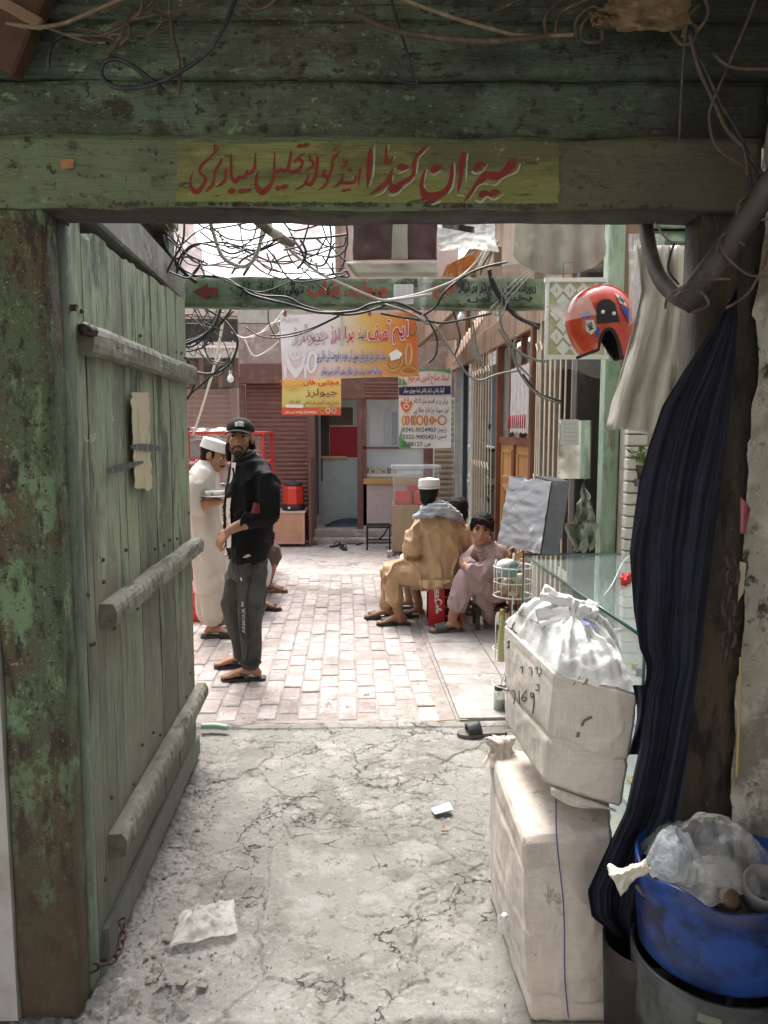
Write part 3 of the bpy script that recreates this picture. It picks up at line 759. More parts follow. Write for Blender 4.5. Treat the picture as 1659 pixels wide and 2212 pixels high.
# chain at the door foot, links as parts
def link_mesh(L, W, r):
    pts = []
    for i in range(16):
        a = 2*PI*i/16; pts.append(Vector((W*math.cos(a), (L-W)*(1 if math.sin(a) > 0 else -1)*(abs(math.sin(a)) > .05)*.8 + W*math.sin(a), 0)))
    V, F = tube_geo(pts+[pts[0]], r, 6, False)
    return pydata(V, F, 'chain_link')
def chain(name, label, pts, L, W, r, m, cat='chain'):
    q = catmull(pts, 12); t = thing(name, label, cat, q[-1])
    me = link_mesh(L*.5, W, r); me.materials.append(m); me.polygons.foreach_set('use_smooth', [True]*len(me.polygons))
    acc = 0; last = q[0]; i = 0
    step = L*.78
    pos = [q[0]]
    for p in q[1:]:
        if (p-pos[-1]).length >= step: pos.append(p)
    for i in range(len(pos)-1):
        d = (pos[i+1]-pos[i]).normalized()
        o = bpy.data.objects.new('chain_link', me); COL.objects.link(o)
        rm = d.to_track_quat('Y', 'Z').to_matrix().to_4x4() @ Matrix.Rotation((i % 2)*PI/2 + .4, 4, 'Y')
        o.matrix_basis = Matrix.Translation((pos[i]+pos[i+1])/2) @ rm
        attach(o, t)
    return t
chain('door_chain', 'loose iron chain looped from the door foot to the jamb', [P(263,1985,2.22), P(266,2010,2.17), P(262,2040,2.13), P(250,2068,2.08), P(225,2082,2.05), P(200,2090,2.04), P(183,2100,2.03)], .034, .010, .0034, m_rust)
chain('jamb_chain', 'heavy rusty chain hanging down the plaster wall beside the dark curtain', [P(1572,1195,1.82), P(1585,1215,1.815), P(1580,1260,1.81), P(1573,1310,1.81), P(1578,1360,1.81), P(1570,1400,1.81), P(1562,1420,1.81), P(1575,1445,1.81)], .046, .014, .0055, m_rust)

# ---------------------------------------------------------------- passage sides, second beam
pl = thing('passage_side_wall', 'green boarded side wall above the open plank door', 'wall', (-1.15, 3, 0))
pts = [(-1.02, 2.16), (-1.16, 4.02)]
obj('boarding', [(-1.02,2.16,0), (-1.16,4.02,0), (-1.16,4.02,3.0), (-1.02,2.16,3.0), (-1.2,2.16,0), (-1.34,4.02,0), (-1.34,4.02,3.0), (-1.2,2.16,3.0)], [(0,1,2,3)[::-1], (4,5,6,7), (1,5,6,2)[::-1], (3,2,6,7)], m_greenV, pl)
beam('wall_plate', (-.93, 2.13, 2.305), (-1.075, 3.97, 2.305), .15, .15, m_graywood, pl, .008)
beam('upper_rail', (-.95, 2.13, 2.62), (-1.09, 3.97, 2.62), .13, .09, m_greenV, pl, .008)
boxb('corner_post', -1.22, -1.082, 3.98, 4.10, 0, 3.0, m_greenV, pl, .006)
YB = 4.0
b2 = thing('second_beam', 'green cross beam over the passage painted with a red arrow and lettering', 'beam', (0, YB, 2.25))
zb0, zb1 = P(829, 660, YB).z, P(829, 599, YB).z
m_green2 = mat('green_beam_paint', (.18,.24,.165), [((.045,.052,.04), 3.0, .47, .58, (.5,1,1)), ((.26,.33,.24), 8, .52, .62), ((.035,.032,.026), 14, .57, .66), ((.28,.33,.25), 40, .62, .69)], .75, (22, .5, .006, (.3,1,2)), bump2=(120, .4, .003))
slab('timber', -1.12, 1.10, YB, YB+.12, zb0, zb1, m_green2, b2, 31, .004, 60, 6, tilt=.004)
m_black2 = mat('faded_black_paint', (.018,.022,.022), [((.10,.13,.095), 40, .60, .68)], .7)
m_red2 = mat('faded_red_paint', (.38,.07,.045), [((.2,.12,.08), 40, .58, .7)], .7)
YL = YB-.012
obj('red_arrow', [P(415,630,YL), P(449,612,YL), P(449,622,YL), P(471,621,YL), P(472,639,YL), P(449,639,YL), P(450,648,YL)], [(0,6,5,4,3,2,1)], mat('arrow_red_paint', (.20,.05,.04), [((.12,.10,.07), 40, .55, .7)], .7), b2)
letter('ٹھپائی زیورات بھی تیار', 518, 606, 657, 644, YL, m_black2, b2, .045, name='black_lettering')
letter('جیولری شاپ', 664, 606, 840, 650, YL, m_red2, b2, .04, name='red_lettering')
letter('الح', 935, 608, 985, 646, YL, m_red2, b2, .03, name='red_lettering')
letter('آرڈر پر تیار', 990, 606, 1064, 636, YL, m_black2, b2, .045, name='black_lettering')
letter('زیورات تسلی', 1085, 609, 1158, 636, YL, m_black2, b2, .045, name='black_lettering')
letter('بخش ہیں', 1010, 636, 1150, 654, YL, m_black2, b2, .03, name='black_lettering')
# ---------------------------------------------------------------- right-hand shops
def RP(x, z): # point of the right-hand shop face seen at column x
    k = (x-829.5)/FPX; Y = (1.37)/(k*1.02+.049); return Y
m_wooddoor = mat('varnished_door', (.45,.235,.085), [((.34,.16,.055), 5, .42, .66, (1,1,.15)), ((.54,.30,.12), 12, .5, .7, (1,1,.12))], .38, (60,.1,.002,(1,1,.1)), coat=.2)
m_wooddark = mat('dark_door_wood', (.17,.065,.035), [((.10,.04,.025), 8, .45, .7, (1,1,.2))], .45)
m_oldwood = mat('old_brown_wood', (.26,.175,.115), [((.15,.095,.065), 5, .45, .65, (1,1,.25)), ((.30,.21,.14), 13, .55, .7, (1,1,.2)), ((.42,.37,.30), 30, .63, .72)], .8, (30,.5,.005,(1,1,.2)))
m_bar = mat('painted_gate_bar', (.52,.43,.32), [((.30,.19,.12), 18, .58, .68), ((.60,.53,.43), 40, .55, .7)], .65, (60,.3,.002), metal=.1)
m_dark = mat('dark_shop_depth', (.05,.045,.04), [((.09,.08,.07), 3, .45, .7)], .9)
m_pwall = mat('painted_stone_wall', (.40,.37,.32), [((.28,.24,.20), 4, .45, .65), ((.48,.46,.42), 12, .5, .7)], .85, (40,.4,.004))
def rpt(Y, z, n=0.0):   # n metres out of the shop face towards the alley
    return Vector((RW(Y)-n, Y+n*.049, z))
rs = thing('right_shop_row', 'row of old shop fronts along the tiled walk, brown timber pelmet above', 'building', (1.6, 7, 0))
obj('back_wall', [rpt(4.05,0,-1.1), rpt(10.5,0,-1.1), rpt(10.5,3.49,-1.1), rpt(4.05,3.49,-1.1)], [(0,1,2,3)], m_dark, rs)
obj('upper_wall', [rpt(4.5,2.55,.0), rpt(10.5,2.55,.0), rpt(10.5,3.5,.0), rpt(4.5,3.5,.0)], [(0,1,2,3)], m_oldwood, rs)
obj('flat_roof', [rpt(4.05,3.5,.05), rpt(10.5,3.5,.05), rpt(10.5,3.52,-4), rpt(4.05,3.52,-4)], [(0,1,2,3)], m_pwall, rs)
for Y in (4.6, 5.5, 6.95, 8.35, 9.6):
    a, b = rpt(Y, 0), rpt(Y, 2.7)
    beam('pier', a+Vector((.06,0,0)), b+Vector((.06,0,0)), .16, .16, m_pwall if Y > 5 else m_oldwood, rs, .006, up=(0,1,0))
beam('pelmet', rpt(4.6, 2.42, .02), rpt(10.3, 2.42, .02), .06, .22, m_oldwood, rs, .005)
# carved two-leaf door
wd = thing('carved_wooden_door', 'varnished two leaf wooden door with carved oval panels behind the boy', 'door', rpt(6.15, 0))
Ya, Yb_ = 5.60, 6.78
def wp(u, z, n): return rpt(Ya+(Yb_-Ya)*u, z, n)
def wbox(name, u0, u1, z0, z1, n0, n1, m, parent):
    V = [wp(u0,z0,n0), wp(u1,z0,n0), wp(u1,z1,n0), wp(u0,z1,n0), wp(u0,z0,n1), wp(u1,z0,n1), wp(u1,z1,n1), wp(u0,z1,n1)]
    return obj(name, V, [(0,1,2,3)[::-1], (4,5,6,7), (0,4,7,3), (1,2,6,5), (3,7,6,2), (0,1,5,4)], m, parent)
wbox('frame_post', -.06, 0, 0, 2.3, -.05, .05, m_wooddark, wd); wbox('frame_post', 1, 1.06, 0, 2.3, -.05, .05, m_wooddark, wd)
wbox('frame_head', -.06, 1.06, 2.3, 2.38, -.05, .05, m_wooddark, wd)
ZT = 1.47
for (u0, u1) in ((.005, .485), (.515, .995)):
    lf = wbox('door_leaf', u0, u1, .03, ZT, -.03, .012, m_wooddoor, wd)
    w_ = u1-u0
    for (z0, z1) in ((.12, .55), (.62, 1.12), (1.18, 1.42)):
        a, b = u0+.15*w_, u1-.15*w_
        # raised mouldings round each panel, with an arched oval inside
        for (p0, p1, q0, q1) in ((a, b, z0, z0+.022), (a, b, z1-.022, z1), (a, a+.03*1, z0, z1), (b-.03, b, z0, z1)):
            wbox('moulding', p0, p1, q0, q1, .012, .024, m_wooddoor, lf)
        if z1-z0 > .4:
            pts = []
            for i in range(25):
                t = 2*PI*i/24; pts.append(wp((a+b)/2+(b-a)*.28*math.sin(t), (z0+z1)/2+(z1-z0)*.40*math.cos(t)*(1+.12*math.cos(2*t)), .016))
            tube('oval_moulding', pts, .010, m_wooddoor, lf, 6, 1)
            for s in (-1, 1):
                tube('scroll', [wp((a+b)/2+s*(b-a)*.33, (z0+z1)/2+s2*(z1-z0)*.44, .016) for s2 in (.98, .8, .62)], .008, m_wooddoor, lf, 5, 4)
wbox('meeting_stile', .482, .518, .03, ZT, -.02, .032, m_wooddark, wd)
wbox('mid_rail', 0, 1, ZT, ZT+.06, -.03, .03, m_wooddark, wd)
# fanlight with lace curtain
m_lace = mat('white_lace', (.66,.62,.60), [((.52,.46,.44), 60, .5, .65, (1,1,.3))], .85, (90,.4,.003), translucent=.3)
lc = thing('lace_curtain', 'white lace half curtain with a fringe and red band above the carved door', 'curtain', rpt(5.7, 1.6))
sheet('lace', lambda u, v: rpt(5.52+.62*u, 1.56+.50*v+(.02*abs(math.sin(u*14)) if v == 0 else 0), .07+.012*math.sin(u*30)+.004*fb((u*9, v*4, 0))), 60, 8, m_lace, lc)
for i in range(9):
    u = (i+.5)/9
    tube('tassel', [rpt(5.52+.62*u, 1.70, .088), rpt(5.52+.62*u, 1.60, .09)], .005, mat('crimson_trim', (.32,.03,.04), [], .8), lc, 5, 1)
bgw = box('pale_blind', (0,0,0), (.01,.01,.01), m_lace, None); bpy.data.objects.remove(bgw)
wbox('window_bar', .3, .33, ZT+.06, 2.3, -.02, .03, m_wooddark, wd); wbox('window_bar', .64, .67, ZT+.06, 2.3, -.02, .03, m_wooddark, wd)
m_glass = mat('dusty_glass', (.55,.62,.60), [], .12, spec=.5, alpha=.22)
wbox('pane', 0, 1, ZT+.06, 2.3, -.012, -.006, m_glass, wd)
wbox('inner_curtain', 0, 1, ZT+.06, 2.3, -.14, -.12, mat('brown_inner_curtain', (.26,.19,.12), [((.38,.30,.2), 5, .45, .6, (1,6,.1))], .9), wd)

def fold_gate(label, Y0, Y1, z0, z1, n, out=.03):
    t = thing('folding_gate', label, 'gate', rpt((Y0+Y1)/2, 0), 'steel folding gates pushed aside')
    bm = bmesh.new(); add_box(bm, (0,0,0), (.006, .020, 1.0)); me = bpy.data.meshes.new('bar'); bm.to_mesh(me); bm.free(); me.materials.append(m_bar)
    for i in range(n):
        Y = Y0+(Y1-Y0)*(i+.5)/n
        o = bpy.data.objects.new('bar', me); COL.objects.link(o); q = rpt(Y, (z0+z1)/2, out+(.014 if i % 2 else 0))
        o.location = q; o.scale = (1, 1, z1-z0); o.rotation_euler = (random.gauss(0,.002), random.gauss(0,.003), .05); attach(o, t)
    for z in (z0+.25, (z0+z1)/2, z1-.3):
        V, F = [], []
        for i in range(n-1):
            a = rpt(Y0+(Y1-Y0)*(i+.5)/n, z+(.03 if i % 2 else -.03), out+.024); b = rpt(Y0+(Y1-Y0)*(i+1.5)/n, z+(-.03 if i % 2 else .03), out+.024)
            tube_geo([a, b], .006, 5, True, V, F)
        obj('lattice', V, F, m_bar, t)['kind'] = 'stuff'
    for z in (.95, 1.62):
        q = rpt(Y0-.03, z, out+.03)
        tube('lock_ring', [q+Vector((0,.028*math.cos(a), .028*math.sin(a))) for a in np.linspace(0, 2*PI, 13)], .009, mat('black_iron', (.03,.03,.03)), t, 6, 1)
    return t
fold_gate('steel folding gate with beige bars pushed back beside the dark glass shop', 7.10, 8.20, .05, 2.45, 15)
fold_gate('steel folding gate with beige bars pushed back beside the carved wooden door', 4.72, 5.44, .05, 2.45, 12)
# dark glass showcase between gate and the back corner
sg = thing('glass_shop_front', 'dark glass shop front with pale shelves past the folding gate', 'shop front', rpt(9.0, 0))
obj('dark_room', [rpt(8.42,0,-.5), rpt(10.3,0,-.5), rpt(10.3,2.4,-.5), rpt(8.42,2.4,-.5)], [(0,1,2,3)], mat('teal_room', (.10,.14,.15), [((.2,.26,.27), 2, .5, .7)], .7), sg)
for z in (.45, .95, 1.35): obj('shelf', [rpt(8.42,z,-.45), rpt(10.3,z,-.45), rpt(10.3,z,-.05), rpt(8.42,z,-.05), rpt(8.42,z+.035,-.45), rpt(10.3,z+.035,-.45), rpt(10.3,z+.035,-.05), rpt(8.42,z+.035,-.05)], [(4,5,6,7), (3,7,6,2), (0,1,2,3)], mat('pale_shelf', (.45,.50,.50), [], .5), sg)
obj('pane', [rpt(8.42,0.02,-.02), rpt(10.3,0.02,-.02), rpt(10.3,2.4,-.02), rpt(8.42,2.4,-.02)], [(0,1,2,3)], mat('blue_glass', (.35,.48,.52), [], .08, alpha=.35), sg)
for Y in (8.9, 9.55): beam('mullion', rpt(Y, 0, .0), rpt(Y, 2.4, .0), .05, .05, mat('black_frame', (.03,.03,.035), [], .5), sg, up=(0,1,0))

# passage-side shop: timber posts, glass counter bay
gp_ = thing('green_timber_post', 'flaking pale green timber post beside the mirror with the folding gate behind', 'post', (1.2, 4.2, 0))
m_palegreen = mat('flaking_pale_green', (.30,.40,.29), [((.42,.50,.40), 8, .48, .66, (1,1,.3)), ((.20,.19,.14), 14, .54, .68, (1.3,1,.3)), ((.14,.24,.16), 5, .5, .62, (1,1,.4))], .8, (30,.6,.005,(1,1,.25)))
x0 = P(1312, 560, 4.15).x; x1 = P(1347, 560, 4.15).x
boxb('post', x0, x1, 4.12, 4.22, 0, 3.4, m_palegreen, gp_, .006)
boxb('side_board', x1+.004, x1+.09, 4.16, 4.22, 0, 3.4, m_oldwood, gp_, .004)
# louvred shutter beyond
lv = thing('louvred_shutter', 'pale green louvred shutter beside the green post', 'shutter', (1.5, 4.3, 2.2))
for i in range(9):
    z = 2.18+i*.075
    box('slat', (x1+.28, 4.30, z), (.34, .012, .085), m_palegreen, lv, rotm(-.7, 0, 0))
boxb('stile', x1+.10, x1+.13, 4.27, 4.33, 2.1, 2.9, m_palegreen, lv)
dk = thing('dark_shop_pillar', 'dark charred timber pillar behind the mirror', 'pillar', (1.1, 4.5, 0))
xa, xb = P(1240, 900, 4.55).x, P(1300, 900, 4.55).x
boxb('shaft', xa, xb, 4.50, 4.62, 0, 3.0, mat('charred_wood', (.045,.04,.035), [((.11,.10,.08), 9, .52, .68, (1,1,.3))], .8, (30,.6,.006,(1,1,.25))), dk, .006)
# white glazed brick pier in the back of the counter bay, bricks as parts
wpier = thing('white_brick_pier', 'narrow pier of painted white bricks beyond the glass counter', 'pier', (1.3, 3.95, 0))
xp0, xp1 = P(1352, 1000, 3.95).x, P(1395, 1000, 3.95).x
m_wb = mat('white_painted_brick', (.60,.58,.54), [((.48,.45,.40), 20, .5, .7)], .8, (70,.4,.003), rnd=.08)
boxb('mortar', xp0+.006, xp1-.002, 3.96, 4.08, 0, 1.9, m_pwall, wpier)
bm = bmesh.new(); add_box(bm, (0,0,0), ((xp1-xp0), .06, .052), None, .005); wbme = bpy.data.meshes.new('brick'); bm.to_mesh(wbme); bm.free(); wbme.materials.append(m_wb)
for i in range(31):
    o = bpy.data.objects.new('brick', wbme); COL.objects.link(o); o.location = ((xp0+xp1)/2+random.uniform(-.003,.003), 3.955, .04+i*.06); attach(o, wpier)
bayw = thing('counter_bay_wall', 'pale back wall of the counter bay seen through the glass', 'wall', (2.0, 3.2, 0))
boxb('plaster', 1.98, 2.1, 2.42, 4.3, 0, 2.6, mat('bay_plaster', (.45,.46,.42), [((.33,.33,.29), 4, .45, .65)], .85, (30,.3,.004)), bayw)
boxb('return_plaster', xp1+.004, 1.976, 4.24, 4.34, 0, 2.05, mat('bay_plaster', None), bayw)

# ---------------------------------------------------------------- back facade
YS = 10.9
bs = thing('jeweller_shop', 'brown shop front at the end of the court with an open doorway and lit showcase', 'building', (-.6, YS, 0))
m_brown = mat('brown_frame_paint', (.14,.065,.052), [((.21,.115,.09), 8, .5, .68), ((.28,.18,.14), 34, .62, .72)], .6, (40,.3,.003))
def px(x, Y=YS): return P(x, 1000, Y).x
def pz(y, Y=YS): return P(829, y, Y).z
boxb('step', px(672), px(945), YS-.28, YS+.6, -.03, .07, m_cement, bs, .01)
boxb('threshold', px(672), px(845), YS-.06, YS+.6, .071, .17, m_cement, bs, .01)
boxb('door_post', px(664), px(681), YS-.03, YS+.12, .071, 2.12, m_brown, bs, .004)
boxb('door_post', px(772), px(784), YS-.03, YS+.12, .071, 2.12, m_brown, bs, .004)
boxb('head_beam', px(664), px(985), YS-.05, YS+.14, pz(862), pz(818), m_brown, bs, .004)
boxb('fascia', px(520), px(985), YS-.02, YS+.14, pz(816), pz(700), mat('greyed_fascia', (.34,.265,.225), [((.24,.17,.14), 4, .46, .62, (1,1,.4)), ((.45,.39,.35), 12, .54, .66)], .8, (30,.5,.005,(1,1,.3))), bs, .004)
boxb('upper_wall', px(520), px(1100), YS+.0, YS+.14, pz(698), 3.6, m_pwall, bs)
# room behind the doorway
boxb('room_back', px(660), px(1000), YS+2.2, YS+2.3, 0, 2.6, mat('room_wall', (.55,.55,.52), [], .8), bs)
boxb('room_side', px(655), px(660), YS+.15, YS+2.2, 0, 2.6, m_dark, bs)
boxb('room_ceiling', px(655), px(1000), YS+.15, YS+2.3, 2.45, 2.5, m_pwall, bs)
boxb('room_floor', px(655), px(1000), YS+.13, YS+2.3, .10, .165, m_cement, bs)
m_blueg = mat('blue_grey_panel', (.33,.40,.41), [((.26,.31,.31), 4, .45, .7)], .6)
boxb('partition', px(690), px(786), YS+.55, YS+.60, .17, pz(988, YS+.55), m_blueg, bs)
boxb('red_panel', px(706), px(776), YS+.62, YS+.66, pz(990,YS+.6), pz(922,YS+.6), mat('crimson_panel', (.26,.015,.03), [], .7), bs)
boxb('counter_ledge', px(688), px(745), YS+.50, YS+.64, pz(990,YS+.55), pz(985,YS+.55), mat('gold_ledge', (.42,.27,.10), [], .4), bs)
boxb('dark_shelf', px(686), px(704), YS+.60, YS+.72, pz(1040,YS+.6), pz(880,YS+.6), m_dark, bs)
boxb('hanging_cabinet', px(704), px(758), YS+.58, YS+.8, pz(918,YS+.6), pz(880,YS+.6), mat('dark_cabinet', (.07,.05,.04), [], .6), bs)
dl = boxb('open_door_leaf', px(674), px(679), YS-.55, YS-.04, .02, pz(990), m_brown, bs)
# showcase window
boxb('window_frame', px(784), px(792), YS-.02, YS+.06, pz(1135), pz(862), m_brown, bs); 
boxb('window_frame', px(915), px(935), YS-.02, YS+.06, 0.071, pz(862), m_brown, bs)
boxb('stall_riser', px(785), px(915), YS-.02, YS+.05, .071, pz(1046), mat('pink_stone_panel', (.46,.39,.38), [((.40,.33,.32), 20, .5, .7)], .6), bs)
boxb('gold_sill', px(785), px(915), YS-.06, YS+.06, pz(1045), pz(1033), mat('gold_ledge', None), bs)
boxb('glass_transom', px(785), px(915), YS-.02, YS+.03, pz(970), pz(965), m_brown, bs)
boxb('case_back', px(785), px(915), YS+.9, YS+.95, .3, 2.1, mat('pale_case', (.62,.66,.66), [((.50,.55,.56), 3, .45, .7)], .6), bs)
boxb('case_floor', px(785), px(915), YS+.06, YS+.9, pz(1030), pz(1024), mat('pale_case', None), bs)
obj('pane', [(px(785),YS,pz(1032)), (px(915),YS,pz(1032)), (px(915),YS,pz(863)), (px(785),YS,pz(863))], [(0,1,2,3)], mat('clear_glass', (.75,.80,.80), [], .05, alpha=.16), bs)
for (xa_, xb_, ya_, yb_, c) in ((800,828,900,962,(.55,.60,.62)), (832,842,880,960,(.36,.42,.5)), (846,858,890,962,(.22,.25,.33))):
    boxb('display_card', px(xa_,YS+.7), px(xb_,YS+.7), YS+.7, YS+.715, pz(yb_,YS+.7), pz(ya_,YS+.7), mat('card_%d' % xa_, c, [], .6), bs)
for i in range(6):
    boxb('jewel_tray', px(788+i*12), px(797+i*12), YS+.1, YS+.25, pz(1023), pz(1012+i % 2*4), mat('tray_%d' % (i % 3), [(.25,.03,.03),(.06,.05,.05),(.40,.25,.09)][i % 3], [((.5,.35,.12), 60, .55, .6)], .5), bs)
# shutters: slats one by one
def shutter(name, label, x0, x1, z0, z1, Y, pitch, m, group=None, bow=.012):
    t = thing(name, label, 'shutter', ((x0+x1)/2, Y, z0), group)
    V, F = [], []
    prof = [(0, 0), (-bow*.8, .25), (-bow, .5), (-bow*.8, .75), (0, 1.0)]
    W = x1-x0
    for (dy, f) in prof:
        V += [(-W/2, dy, f*pitch), (W/2, dy, f*pitch)]
    for i in range(4): a = 2*i; F.append((a, a+1, a+3, a+2))
    me = pydata(V, F, 'slat'); me.materials.append(m); me.polygons.foreach_set('use_smooth', [True]*4)
    z = z0
    while z < z1-pitch*.5:
        o = bpy.data.objects.new('slat', me); COL.objects.link(o); o.location = ((x0+x1)/2, Y+random.uniform(-.001,.001), z); attach(o, t); z += pitch
    return t
m_shut = mat('brown_shutter_paint', (.185,.085,.068), [((.125,.055,.045), 5, .45, .7), ((.42,.28,.21), 14, .665, .69, (.5,1,1.6))], .5, (60,.2,.002), rnd=.08, metal=.2)
sh1 = shutter('roller_shutter', 'dark brown roller shutter with flaked paint behind the red water cooler', px(533), px(664)-.004, 0.0, pz(832), YS+.05, .062, m_shut)
boxb('shutter_box', px(525), px(664)-.004, YS-.12, YS+.04, pz(830), pz(786), m_brown, sh1, .01)
boxb('guide_rail', px(520), px(531), YS-.02, YS+.08, 0, pz(832), m_brown, sh1)
m_gold = mat('tan_shutter_paint', (.40,.33,.24), [((.28,.22,.15), 8, .5, .68)], .5, (60,.2,.002), metal=.3)
shutter('roller_shutter', 'tan corrugated shutter beside the glass case of red boxes', px(936), px(985), 0.07, pz(862), YS-.25, .075, m_gold, bow=.03)
sh3 = shutter('roller_shutter', 'faded brown shutter half rolled up under the fascia of the jeweller', px(790), px(935), pz(862)+.01, pz(822), YS-.07, .045, m_shut)

# building at the back left: pink shutters, window and canopy
YL2 = 12.0
lb = thing('pink_house', 'faded pink house at the back left with window and timber balcony edge', 'building', (-3.2, YL2, 0))
m_pink = mat('faded_pink_paint', (.54,.38,.335), [((.44,.30,.255), 4, .45, .65), ((.55,.44,.40), 11, .54, .7)], .8, (40,.3,.004))
lx = lambda x: P(x, 900, YL2).x
lz = lambda y: P(829, y, YL2).z
boxb('wall', -6.0, lx(523), YL2+.3, YL2+.5, 0, lz(770), mat('grey_stone_wall', (.33,.30,.27), [((.24,.21,.19), 3, .45, .7), ((.42,.39,.35), 9, .5, .7)], .85, (20,.4,.01)), lb)
boxb('window_frame', lx(395), lx(523), YL2+.2, YL2+.29, lz(838), lz(770), m_pink, lb)
for x in (395, 428, 470, 505): boxb('mullion', lx(x), lx(x+9), YL2+.14, YL2+.195, lz(838), lz(772), m_pink, lb)
for (a, b) in ((404,428), (437,470), (479,505)): boxb('pane', lx(a), lx(b), YL2+.16, YL2+.17, lz(836), lz(774), mat('dim_pane', (.16,.15,.14), [((.3,.28,.26), 3, .5, .6)], .25), lb)
boxb('balcony_edge', -6.0, lx(620), YL2-.5, YL2-.35, lz(692), lz(664), mat('bleached_boards', (.50,.41,.34), [((.38,.29,.23), 4, .46, .62, (.3,1,3)), ((.58,.52,.46), 12, .54, .66, (.3,1,3))], .8, (30,.5,.005,(.2,1,3))), lb)
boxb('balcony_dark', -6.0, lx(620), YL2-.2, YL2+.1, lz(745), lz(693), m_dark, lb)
boxb('sill', -6.0, lx(523), YL2+.05, YL2+.198, lz(852), lz(840), m_pink, lb)
boxb('upper_wall', -6.0, lx(600), YL2+.1, YL2+.6, lz(700), 3.9, m_pink, lb)
shutter('roller_shutter', 'faded pink rolled shutter under the back left window', -5.2, lx(522), lz(925), lz(853), YL2+.02, .075, m_pink, bow=.02)
boxb('post', lx(505), lx(520), YL2-.25, YL2-.1, 0, lz(840), m_pink, lb)
# corrugated canopy
cn = thing('corrugated_canopy', 'pale corrugated sheet canopy over the back left window', 'canopy', (lx(480), YL2-.4, lz(750)))
sheet('sheet', lambda u, v: Vector((lx(385)+(lx(612)-lx(385))*u, YL2-1.0+1.1*v, lz(768)+.0+ .24*v + .022*math.sin(u*2*PI*34))), 300, 4, mat('zinc_sheet', (.52,.44,.40), [((.40,.30,.26), 5, .48, .66)], .55, metal=.2), cn, .004)
# left flank and the tall houses around (light shafts down between them)
lf_ = thing('left_flank_house', 'tall plain house closing the court on the left behind the open door', 'building', (-3.6, 7, 0))
boxb('wall', -4.6, -3.5, 4.2, 11.4, 0, 3.2, m_pwall, lf_)
lf2 = thing('left_front_house', 'plain house wall behind the open plank door', 'building', (-2.3, 3, 0))
boxb('wall', -4.4, -1.345, 2.42, 4.1, 0, 3.4, m_pwall, lf2)
bk = thing('rear_house', 'hazy pale house rising behind the shops at the end', 'building', (0, 16, 0))
boxb('wall', -9, 9, 16, 17, 0, 3.2, m_pwall, bk)
op = thing('street_house', 'plain house across the street behind the viewer', 'building', (0, -5, 0))
boxb('wall', -14, 14, -6, -4.6, 0, 5.5, m_pwall, op)

# ---------------------------------------------------------------- signs and banners
def vcol(o, fn):
    me = o.data; a = me.color_attributes.new('print', 'FLOAT_COLOR', 'POINT')
    for i, v in enumerate(me.vertices): a.data[i].color = (*fn(v.co)[:3], 1)
def mixc(a, b, t): t = max(0, min(1, t)); return tuple(a[i]+(b[i]-a[i])*t for i in range(3))
def ramp(stops, t):
    for i in range(len(stops)-1):
        if t <= stops[i+1][0]: return mixc(stops[i][1], stops[i+1][1], (t-stops[i][0])/(stops[i+1][0]-stops[i][0]))
    return stops[-1][1]
m_print = mat('printed_vinyl', (1,1,1), [], .45, attr='print')
def flat(name, c, **k): return mat(name, c, [], k.get('rough', .5))
ink_red, ink_white, ink_blue, ink_black = flat('ink_red', (.55,.03,.03)), flat('ink_white', (.75,.75,.74)), flat('ink_blue', (.07,.10,.32)), flat('ink_black', (.03,.03,.03))
ink_mauve, ink_glare, ink_navy, ink_green, ink_gold, ink_orange = flat('ink_mauve', (.30,.20,.28)), flat('ink_glare_pink', (.62,.50,.52)), flat('ink_navy', (.02,.02,.09)), flat('ink_green', (.08,.30,.11)), flat('ink_gold', (.50,.27,.06)), flat('ink_orange', (.60,.15,.02))
ink_brown = flat('ink_brown', (.16,.08,.03))
def cE(x, y): return ((1050+x*.4822)*.54861, (1180+y*.4822)*.54861)
def banner(label, corners, Y, colf, nu=24, nv=14, wave=.012):
    tl, tr, br, bl = corners
    c = P((bl[0]+br[0])/2, (bl[1]+br[1])/2, Y)
    t = thing('banner', label, 'banner', c)
    def fn(u, v):
        x = (bl[0]+(br[0]-bl[0])*u)*(1-v) + (tl[0]+(tr[0]-tl[0])*u)*v; y = (bl[1]+(br[1]-bl[1])*u)*(1-v) + (tl[1]+(tr[1]-tl[1])*u)*v
        return P(x, y, Y+wave*fb((u*2.2, v*1.5, Y)) + .004*math.sin(u*9))
    s = sheet('vinyl', fn, nu, nv, m_print, t)
    me = s.data; a = me.color_attributes.new('print', 'FLOAT_COLOR', 'POINT')
    for j in range(nv+1):
        for i in range(nu+1): a.data[j*(nu+1)+i].color = (*colf(i/nu, j/nv), 1)
    return t, s
def ltE(s, x0, y0, x1, y1, Y, m, parent, bold=0.0, ur=True, name='lettering'):
    a = cE(x0, y0); b = cE(x1, y1); return letter(s, a[0], a[1], b[0], b[1], Y, m, parent, bold, ur, None, name)
def ringE(cx, cy, rx, ry, w, Y, m, parent, name='printed_ring', rot=0.0, arc=(0, 2*PI)):
    V, F = [], []; n = 22
    for i in range(n+1):
        t = arc[0]+(arc[1]-arc[0])*i/n
        for k in (-.5, .5):
            x = (rx+w*k)*math.cos(t); y = (ry+w*k)*math.sin(t)
            q = cE(cx+x*math.cos(rot)-y*math.sin(rot), cy+x*math.sin(rot)+y*math.cos(rot)); V.append(P(q[0], q[1], Y))
    F = [(2*i, 2*i+1, 2*i+3, 2*i+2) for i in range(n)]
    return obj(name, V, F, m, parent)
def polyE(pts, Y, m, parent, name='printed_shape'):
    V = [P(*cE(x, y), Y) for x, y in pts]; return obj(name, V, [tuple(range(len(V)))], m, parent)
